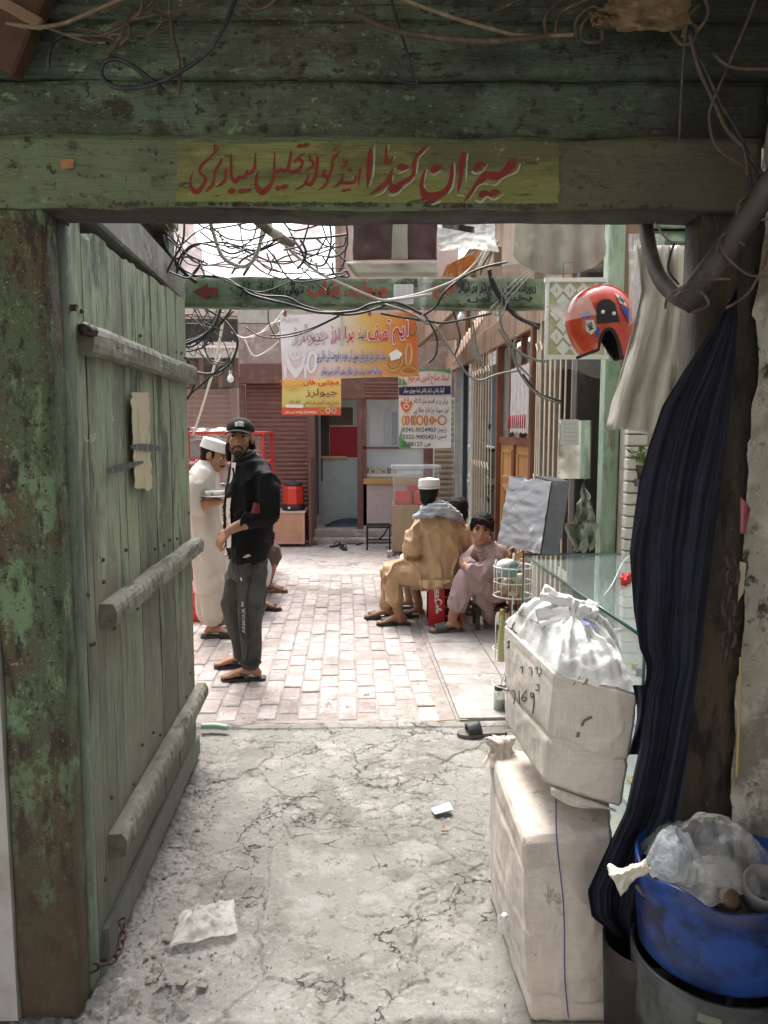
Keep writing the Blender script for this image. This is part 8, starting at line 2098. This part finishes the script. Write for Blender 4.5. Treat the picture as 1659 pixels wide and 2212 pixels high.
# red drink crate stood on end, bottle cells to the left
crt = thing('drink_crate', 'red plastic drink crate stood on end under the man in tan', 'crate', G(*c8(730, 1335)), 'red drink crates')
cw, ch = 235*k5, 372*k5
q0 = G(*c8(622, 1338)); cx0 = q0.x; cy0 = q0.y
def cbx(nm, x0, x1, y0, y1, z0, z1, m=m_crate, par=crt): return boxb(nm, x0, x1, y0, y1, z0, z1, m, par, .002)
zc0, zc1 = .012, ch+.012
cbx('front_panel', cx0, cx0+cw*.50, cy0, cy0+.014, zc0, zc1)
cbx('front_panel', cx0+cw*.93, cx0+cw, cy0, cy0+.014, zc0, zc1)
for i in range(6):
    z = zc0+(zc1-zc0-.02)*i/5; cbx('rib', cx0+cw*.502, cx0+cw*.928, cy0+.001, cy0+.013, z, z+(.02 if i else .03))
cbx('far_panel', cx0, cx0+cw, cy0+.28, cy0+.294, zc0, zc1)
cbx('top_wall', cx0, cx0+cw, cy0+.0145, cy0+.2795, zc1-.014, zc1); cbx('bottom_wall', cx0, cx0+cw, cy0+.0145, cy0+.2795, zc0, zc0+.014)
cbx('floor_wall', cx0+cw-.014, cx0+cw-.001, cy0+.0145, cy0+.2795, zc0+.0145, zc1-.0145)
for i in range(1, 4): cbx('cell_divider', cx0+.012, cx0+cw-.02, cy0+.0145+.265*i/4, cy0+.0185+.265*i/4, zc0+.015, zc1-.015, mat('crate_dark', (.16,.012,.012), [], .5))
for i in range(1, 6): cbx('cell_divider', cx0+.014, cx0+cw-.022, cy0+.015, cy0+.279, zc0+.014+(ch-.03)*i/6, zc0+.018+(ch-.03)*i/6, mat('crate_dark', None))
SCRIPT = [[(16,9,3),(13,4,3.4),(7,3,4),(2,9,4.4),(1,17,4.4),(5,25,4),(12,26,3.2),(19,20,2)], [(24,15,3),(20.5,17,3.6),(21,23,3.6),(25,23,3.4),(26.5,18,3.4),(24,15,3)], [(35,16,3),(31.5,14.5,3.4),(28.8,18,3.8),(30,23.5,3.4),(36,22,2)], [(43,16,3),(39,15,3.4),(37.3,19,3.6),(39,23.5,3.4),(43,21,3)], [(44,14.5,3.4),(43.5,20,3.6),(45,23.5,3),(48,22,2)], [(48.5,18,3),(52,17,3)],
    [(67,9,3),(64,4,3.4),(58,3,4),(53,9,4.4),(52,17,4.4),(56,25,4),(63,26,3.2),(70,20,2)], [(75,15,3),(71.5,17,3.6),(72,23,3.6),(76,23,3.4),(77.5,18,3.4),(75,15,3)], [(80,22,2.6),(84,13,3.2),(86.5,5,3),(84.5,2.5,3),(81.8,8,3.4),(81.4,18,3.6),(83,23.5,3.2),(86,22,2)], [(92,16,3),(88,15,3.4),(86.3,19,3.6),(88,23.5,3.4),(92,21,3)], [(93,14.5,3.4),(92.5,20,3.6),(94,23.5,3),(98,21,2)], [(10,27,3),(24,29.5,3.4),(42,28,3.4),(58,29,3)]]
def script(fn, m, parent, name='script_lettering', wsc=1.0):
    V, F = [], []
    for i, s in enumerate(SCRIPT): stroke([(x, y, w_*wsc) for x, y, w_ in s], 1, lambda x, y: fn(x/100, y/30, i), V, F, 4)
    return obj(name, V, F, m, parent)
# reads downwards on the standing crate
script(lambda u, v, i: Vector((cx0+cw*.42-v*cw*.24, cy0-.0015-.0002*i, zc1-.05-u*ch*.62)), ink_white, crt)
# second crate by the door edge (cool box) and under the boy
YQ = 6.2
lc_ = thing('drink_crate', 'red crate half hidden behind the open plank door', 'crate', G(430, 1344), 'red drink crates')
qa = G(448, 1344)
for i in range(3): boxb('slat', qa.x-.36, qa.x, qa.y, qa.y+.012, .01+.085*i, .08+.085*i, mat('bright_crate_red', (.55,.03,.025), [], .4), lc_, .003)
boxb('side_wall', qa.x-.012, qa.x, qa.y+.013, qa.y+.3, .01, .25, mat('bright_crate_red', None), lc_, .002); boxb('far_wall', qa.x-.36, qa.x-.013, qa.y+.29, qa.y+.3, .01, .25, mat('bright_crate_red', None), lc_)
boxb('base', qa.x-.355, qa.x-.014, qa.y+.014, qa.y+.288, .012, .03, mat('bright_crate_red', None), lc_)

# ---------------------------------------------------------------- boy in white behind, mostly hidden
YB6 = 6.55
def S6(x, y, d=0.0): return P(*c8(x, y), YB6+d)
k6 = YB6/FPX*.29762
wb = thing('person', 'dark haired boy in white sitting beyond the man in tan', 'person', S6(800, 980))
T, R = head_parts(S6(828, 478), (-.55,.80,-.12), (0,0,1), .96)
def b(V, F):
    head_geo(V, F, T, R, .96)
    chain_geo(V, F, [(S6(840,560), .05), (S6(840,660), .10), (S6(800,900), .11)], 12)
    for (x, d, fx, fy) in ((470, -.05, 478, 1195), (500, .12, 548, 1255)):
        a = G(*c8(fx, fy)); chain_geo(V, F, [(S6(780,900,d), .07), (S6(x,850,d), .052), (Vector((a.x, a.y, .14)), .038), (Vector((a.x, a.y, .09)), .034)], 12); foot_geo(V, F, Vector((a.x, a.y, .09)), PI, .9)
    for e in (-.17, .17): chain_geo(V, F, [(S6(840,640,e), .045), (S6(800,800,e*1.2), .038), (S6(640,830,e*.6), .028)], 10); hand_geo(V, F, S6(640,830,e*.6), (-1,0,-.2), (0,1 if e < 0 else -1,0), (0,0,-1), .88, .5)
blob('body', b, sk_b, wb, .009, 4)
face_parts(T, R, wb, .96)
def b(V, F):
    ell_geo(V, F, T(0,-.018,.040), [.086,.098,.086], R); ell_geo(V, F, T(0,-.055,-.035), [.074,.05,.06], R)
blob('hair', b, m_hairb, wb, .008, 2, lambda p, n_: .006*noise.noise(p*45))
m_wk = cloth('off_white_kurta', (.56,.54,.48), .88)
def b(V, F):
    loft_geo(V, F, [(S6(800,990), .16, .20, 0), (S6(815,860), .15, .18, 0), (S6(838,690), .125, .19, 0), (S6(845,620), .09, .14, 0), (S6(840,575), .052, .06, 0)])
    for e in (-.17, .17): chain_geo(V, F, [(S6(845,650,e), .06), (S6(805,800,e*1.2), .055), (S6(740,820,e*.9), .05)], 12)
    for (x, d) in ((470, -.05), (500, .12)): chain_geo(V, F, [(S6(760,900,d), .10), (S6(560,855,d), .088), (S6(460+x*.03,850,d), .078)], 12)
blob('kurta', b, m_wk, wb, .010, 4, folds(.012, (7,7,3), 2))
for (x, y) in ((478,1195), (548,1255)):
    a = G(*c8(x, y)); slipper(wb, Vector((a.x-.05, a.y, .002)), PI, .25, .095, m_rubk, 'band', m_rubk)
q = S6(800, 1010); stb = thing('wooden_stool', 'low wooden stool under the boy in white', 'stool', (q.x, q.y, 0))
boxb('seat', q.x-.15, q.x+.15, q.y-.14, q.y+.14, max(.2, q.z-.06), max(.23, q.z-.03), m_oldwood, stb)
for a in (-.12, .12):
    for bb in (-.11, .11): boxb('leg', q.x+a-.02, q.x+a+.02, q.y+bb-.02, q.y+bb+.02, .02, max(.2, q.z-.06)-.001, m_oldwood, stb)

# ---------------------------------------------------------------- boy in mauve, arms folded on his knees
YB7 = 5.95
def S7(x, y, d=0.0): return P(*c8(x, y), YB7+d)
k7 = YB7/FPX*.29762
bo = thing('person', 'boy in mauve shalwar kameez sitting with folded arms beside the red crate', 'person', S7(1060, 1150))
sk_c = skin('skin_boy', (.40,.205,.13))
T, R = head_parts(S7(1012, 612, -.03), (-.20,-.97,-.06), (.10,0,1), 1.06)
def b(V, F):
    head_geo(V, F, T, R, 1.04, jaw=1.08)
    chain_geo(V, F, [(S7(1020,705), .05), (S7(1060,800,.05), .10), (S7(1090,980,.08), .11), (S7(1075,1080,.08), .11)], 14)
    chain_geo(V, F, [(S7(1130,790,.0), .045), (S7(1070,900,-.12), .042), (S7(990,945,-.17), .038), (S7(930,905,-.19), .030), (S7(885,880,-.17), .025)], 12)
    hand_geo(V, F, S7(900,885,-.17), (-.45,.85,-.15), (0,.2,.95), (.6,.5,0), .85, .8)
    chain_geo(V, F, [(S7(985,780,.06), .045), (S7(905,850,.05), .04), (S7(900,890,-.02), .036), (S7(985,880,-.08), .028)], 12)
    hand_geo(V, F, S7(985,880,-.09), (.9,-.1,.1), (0,.2,.95), (.2,.9,0), .88, .7)
    a = G(*c8(800,1375)); chain_geo(V, F, [(S7(1050,1040,-.03), .08), (S7(900,960,-.10), .06), (S7(860,1120,-.10), .05), (Vector((a.x, a.y, .16)), .040), (Vector((a.x, a.y, .09)), .037)], 12)
    foot_geo(V, F, Vector((a.x, a.y, .09)), PI+.22, .98, .034)
    a2 = G(*c8(1060,1290)); chain_geo(V, F, [(S7(1080,1050,.12), .08), (S7(980,980,.14), .06), (S7(1040,1180,.12), .045), (Vector((a2.x, a2.y+.2, .09)), .036)], 12); foot_geo(V, F, Vector((a2.x, a2.y+.2, .09)), PI+.3, .95, .034)
blob('body', b, sk_c, bo, .0065, 4)
face_parts(T, R, bo, 1.04, .0042)
def b(V, F):
    ell_geo(V, F, T(0,-.018,.048), [.089,.102,.086], R); ell_geo(V, F, T(0,-.055,-.02), [.080,.056,.065], R)
    chain_geo(V, F, [(T(.056,.058,.080), .024), (T(.015,.084,.078), .025), (T(-.035,.082,.058), .024), (T(-.066,.054,.030), .018), (T(-.078,.030,.0), .011)], 10)
    chain_geo(V, F, [(T(.066,.020,.06), .022), (T(.080,.016,.02), .014), (T(.078,.010,-.015), .010)], 8); chain_geo(V, F, [(T(-.066,.020,.06), .022), (T(-.074,.02,.02), .014)], 8)
blob('hair', b, mat('dark_brown_hair', (.010,.007,.006), [((.022,.015,.012), 20, .52, .7, (3,1,1))], .7, (60,.9,.006,(3,1,1)), spec=.2), bo, .006, 2, lambda p, n_: .004*noise.noise(p*40))
m_mauve = mat('mauve_cotton', (.36,.265,.26), [((.31,.22,.215), 6, .45, .66)], .8, (240,.25,.002), sheen=.2)
def b(V, F):
    L = [(S7(1090,1120,.08), 105*k7, .19, 0), (S7(1100,1000,.08), 112*k7, .18, 0), (S7(1095,880,.06), 118*k7, .175, 0), (S7(1070,790,.03), 112*k7, .17, 0), (S7(1050,735,.01), 90*k7, .13, 0), (S7(1025,698,.0), 58*k7, .06, 0), (S7(1018,680,-.005), 52*k7, .054, 0)]
    loft_geo(V, F, L)
    chain_geo(V, F, [(S7(1125,785,.0), .075), (S7(1085,870,-.09), .07), (S7(1005,930,-.16), .062), (S7(950,915,-.185), .052), (S7(925,900,-.19), .046)], 14)
    chain_geo(V, F, [(S7(985,770,.06), .066), (S7(915,830,.06), .062), (S7(890,860,.0), .054), (S7(930,870,-.05), .048)], 14)
blob('kameez', b, m_mauve, bo, .008, 4, folds(.014, (7,7,5), 7))
def b(V, F):
    chain_geo(V, F, [(S7(1060,1040,-.03), .105), (S7(960,985,-.09), .098), (S7(898,960,-.10), .084), (S7(868,1060,-.10), .082), (S7(832,1150,-.10), .084)], 14)
    chain_geo(V, F, [(S7(1085,1050,.10), .10), (S7(1000,1000,.12), .092), (S7(1010,1090,.12), .085), (S7(1050,1180,.10), .080)], 14)
    chain_geo(V, F, [(S7(1000,1100,-.04), .07), (S7(1050,1180,-.02), .065), (S7(1075,1270,.0), .035)], 12)
blob('shalwar', b, m_mauve, bo, .008, 3, folds(.014, (7,7,3), 9))
tube('collar', [S7(958,738,-.045), S7(972,768,-.095), S7(1000,780,-.115), S7(1045,752,-.10), S7(1075,712,-.05)], .011, cloth('mauve_collar', (.25,.18,.175)), bo, 8, 5)
a = G(*c8(800,1375)); slipper(bo, Vector((a.x-.055, a.y-.012, .024)), PI+.22, .275, .105, mat('grey_clog', (.07,.075,.075), [], .6), 'cross', mat('grey_clog', None))
a2 = G(*c8(1060,1290)); slipper(bo, Vector((a2.x-.05, a2.y+.19, .024)), PI+.3, .26, .10, mat('grey_clog', None), 'cross', mat('grey_clog', None))
q = S7(1085, 1130); bst = thing('low_stool', 'low dark stool under the boy in mauve', 'stool', (q.x, q.y, .02))
hh = max(.16, S7(1085,1130,.08).z-.03)
boxb('seat', q.x-.15, q.x+.13, q.y-.06, q.y+.22, hh-.03, hh, m_dark, bst)
for a in (-.13, .09):
    for bb in (-.04, .18): boxb('leg', q.x+a, q.x+a+.03, q.y+bb, q.y+bb+.03, .024, hh-.031, m_dark, bst)
# white paper cone behind the boy
pc = thing('paper_parcel', 'white paper parcel propped against the carved door behind the boy', 'parcel', S7(1160, 800, .25))
obj('paper', [S7(1135,645,.28), S7(1160,655,.26), S7(1195,720,.25), S7(1200,800,.24), S7(1130,800,.24), S7(1125,690,.27), S7(1165,740,.18)], [(0,1,6), (1,2,6), (2,3,6), (3,4,6), (4,5,6), (5,0,6)], flat('note_paper', None), pc)

# ---------------------------------------------------------------- red food cart behind the man in white
YR = 8.0
fc = thing('food_cart', 'red framed glass food cart with a white cloth on top behind the man in white', 'food cart', G(480, 1250))
rx = lambda x: P(x, 1000, YR).x
rz = lambda y: P(829, y, YR).z
m_fr = mat('cart_red', (.58,.035,.03), [((.46,.03,.03), 6, .45, .68)], .4, coat=.2)
for (a, bb) in ((400, 409), (564, 571)):
    boxb('post', rx(a), rx(bb), YR, YR+.04, 0, rz(938), m_fr, fc); boxb('post', rx(a), rx(bb), YR+.66, YR+.70, 0, rz(938), m_fr, fc)
boxb('band', rx(400), rx(571), YR-.012, YR-.002, rz(1002), rz(990), m_fr, fc); boxb('shelf', rx(401), rx(570), YR+.041, YR+.655, rz(1003), rz(999), m_fr, fc)
boxb('base_panel', rx(400), rx(571), YR+.001, YR+.66, .25, rz(1052), mat('cart_pale', (.52,.40,.36), [((.42,.3,.27), 5, .45, .7)], .6), fc)
for (y0, y1) in ((1050, 1004), (988, 940)): obj('pane', [(rx(409),YR+.02,rz(y0)), (rx(564),YR+.02,rz(y0)), (rx(564),YR+.02,rz(y1)), (rx(409),YR+.02,rz(y1))], [(0,1,2,3)], mat('clear_glass', None), fc)
boxb('roof', rx(396), rx(575), YR-.05, YR+.74, rz(938)+.001, rz(932), m_fr, fc)
for i in range(4): script(lambda u, v, k: Vector((rx(404+i*42)+ (rx(436)-rx(400))*u, YR-.0135-.0001*k, rz(991.5)-(rz(990)-rz(1000.5))*v)), ink_white, fc, wsc=1.1)
crumple('white_cloth', 458, 937, 48, 14, YR+.1, mat('white_cart_cloth', (.68,.66,.63), [], .85), fc, .10, 14, 24, 14)
for i in range(7):
    q = Vector((rx(418+i*20), YR+.3, rz(1049))); o = lathe('snack_bag', [(0,0),(.05,.01),(.07,.06),(.055,.14),(.02,.18),(0,.19)], q, [mat('pink_bag', (.60,.34,.36)), mat('white_bag', (.60,.58,.55))][i % 2], None, 10)
    tag(o, ['pink snack bag inside the red food cart', 'white snack bag inside the red food cart'][i % 2], 'snack bag', 'snack bags inside the food cart')
for a in (415, 550): 
    o = lathe('wheel', [(.10,-.02),(.13,-.015),(.13,.015),(.10,.02),(.03,.015),(.03,-.015),(.10,-.02)], (rx(a), YR+.05, .13), m_rubk, fc, 20, rotm(PI/2,0,0))
# plants beyond the counter
plt = thing('potted_plant', 'leafy green pot plant on a ledge beyond the garment bag', 'plant', P(1395, 1015, 3.92))
m_leaf = mat('leaf_green', (.10,.17,.04), [((.20,.26,.07), 12, .5, .66)], .6, island=.3, translucent=.2)
V, F = [], []
for i in range(70):
    c0 = P(1392+random.gauss(0,10), 985+random.gauss(0,14), 3.93+random.gauss(0,.03)); d = Vector((random.gauss(0,1), random.gauss(0,1), random.gauss(.3,.8))).normalized(); s = d.cross(Vector((random.random(),random.random(),random.random()))).normalized()
    b0 = len(V); L = random.uniform(.03,.06); V += [c0, c0+d*L*.5+s*L*.22, c0+d*L, c0+d*L*.5-s*L*.22]; F.append((b0,b0+1,b0+2,b0+3))
o = obj('foliage', V, F, m_leaf, plt); o['kind'] = 'stuff'
lathe('pot', [(0,0),(.04,0),(.055,.07),(.05,.07),(.03,.01),(0,.01)], P(1394, 1030, 3.93)+Vector((0,0,-.01)), mat('dark_pot', (.10,.06,.04)), plt, 16)
boxb('ledge', P(1370,1035,3.93).x, P(1440,1035,3.93).x, 3.86, 3.99, P(1390,1050,3.93).z, P(1390,1030,3.93).z-.012, m_graywood, plt)
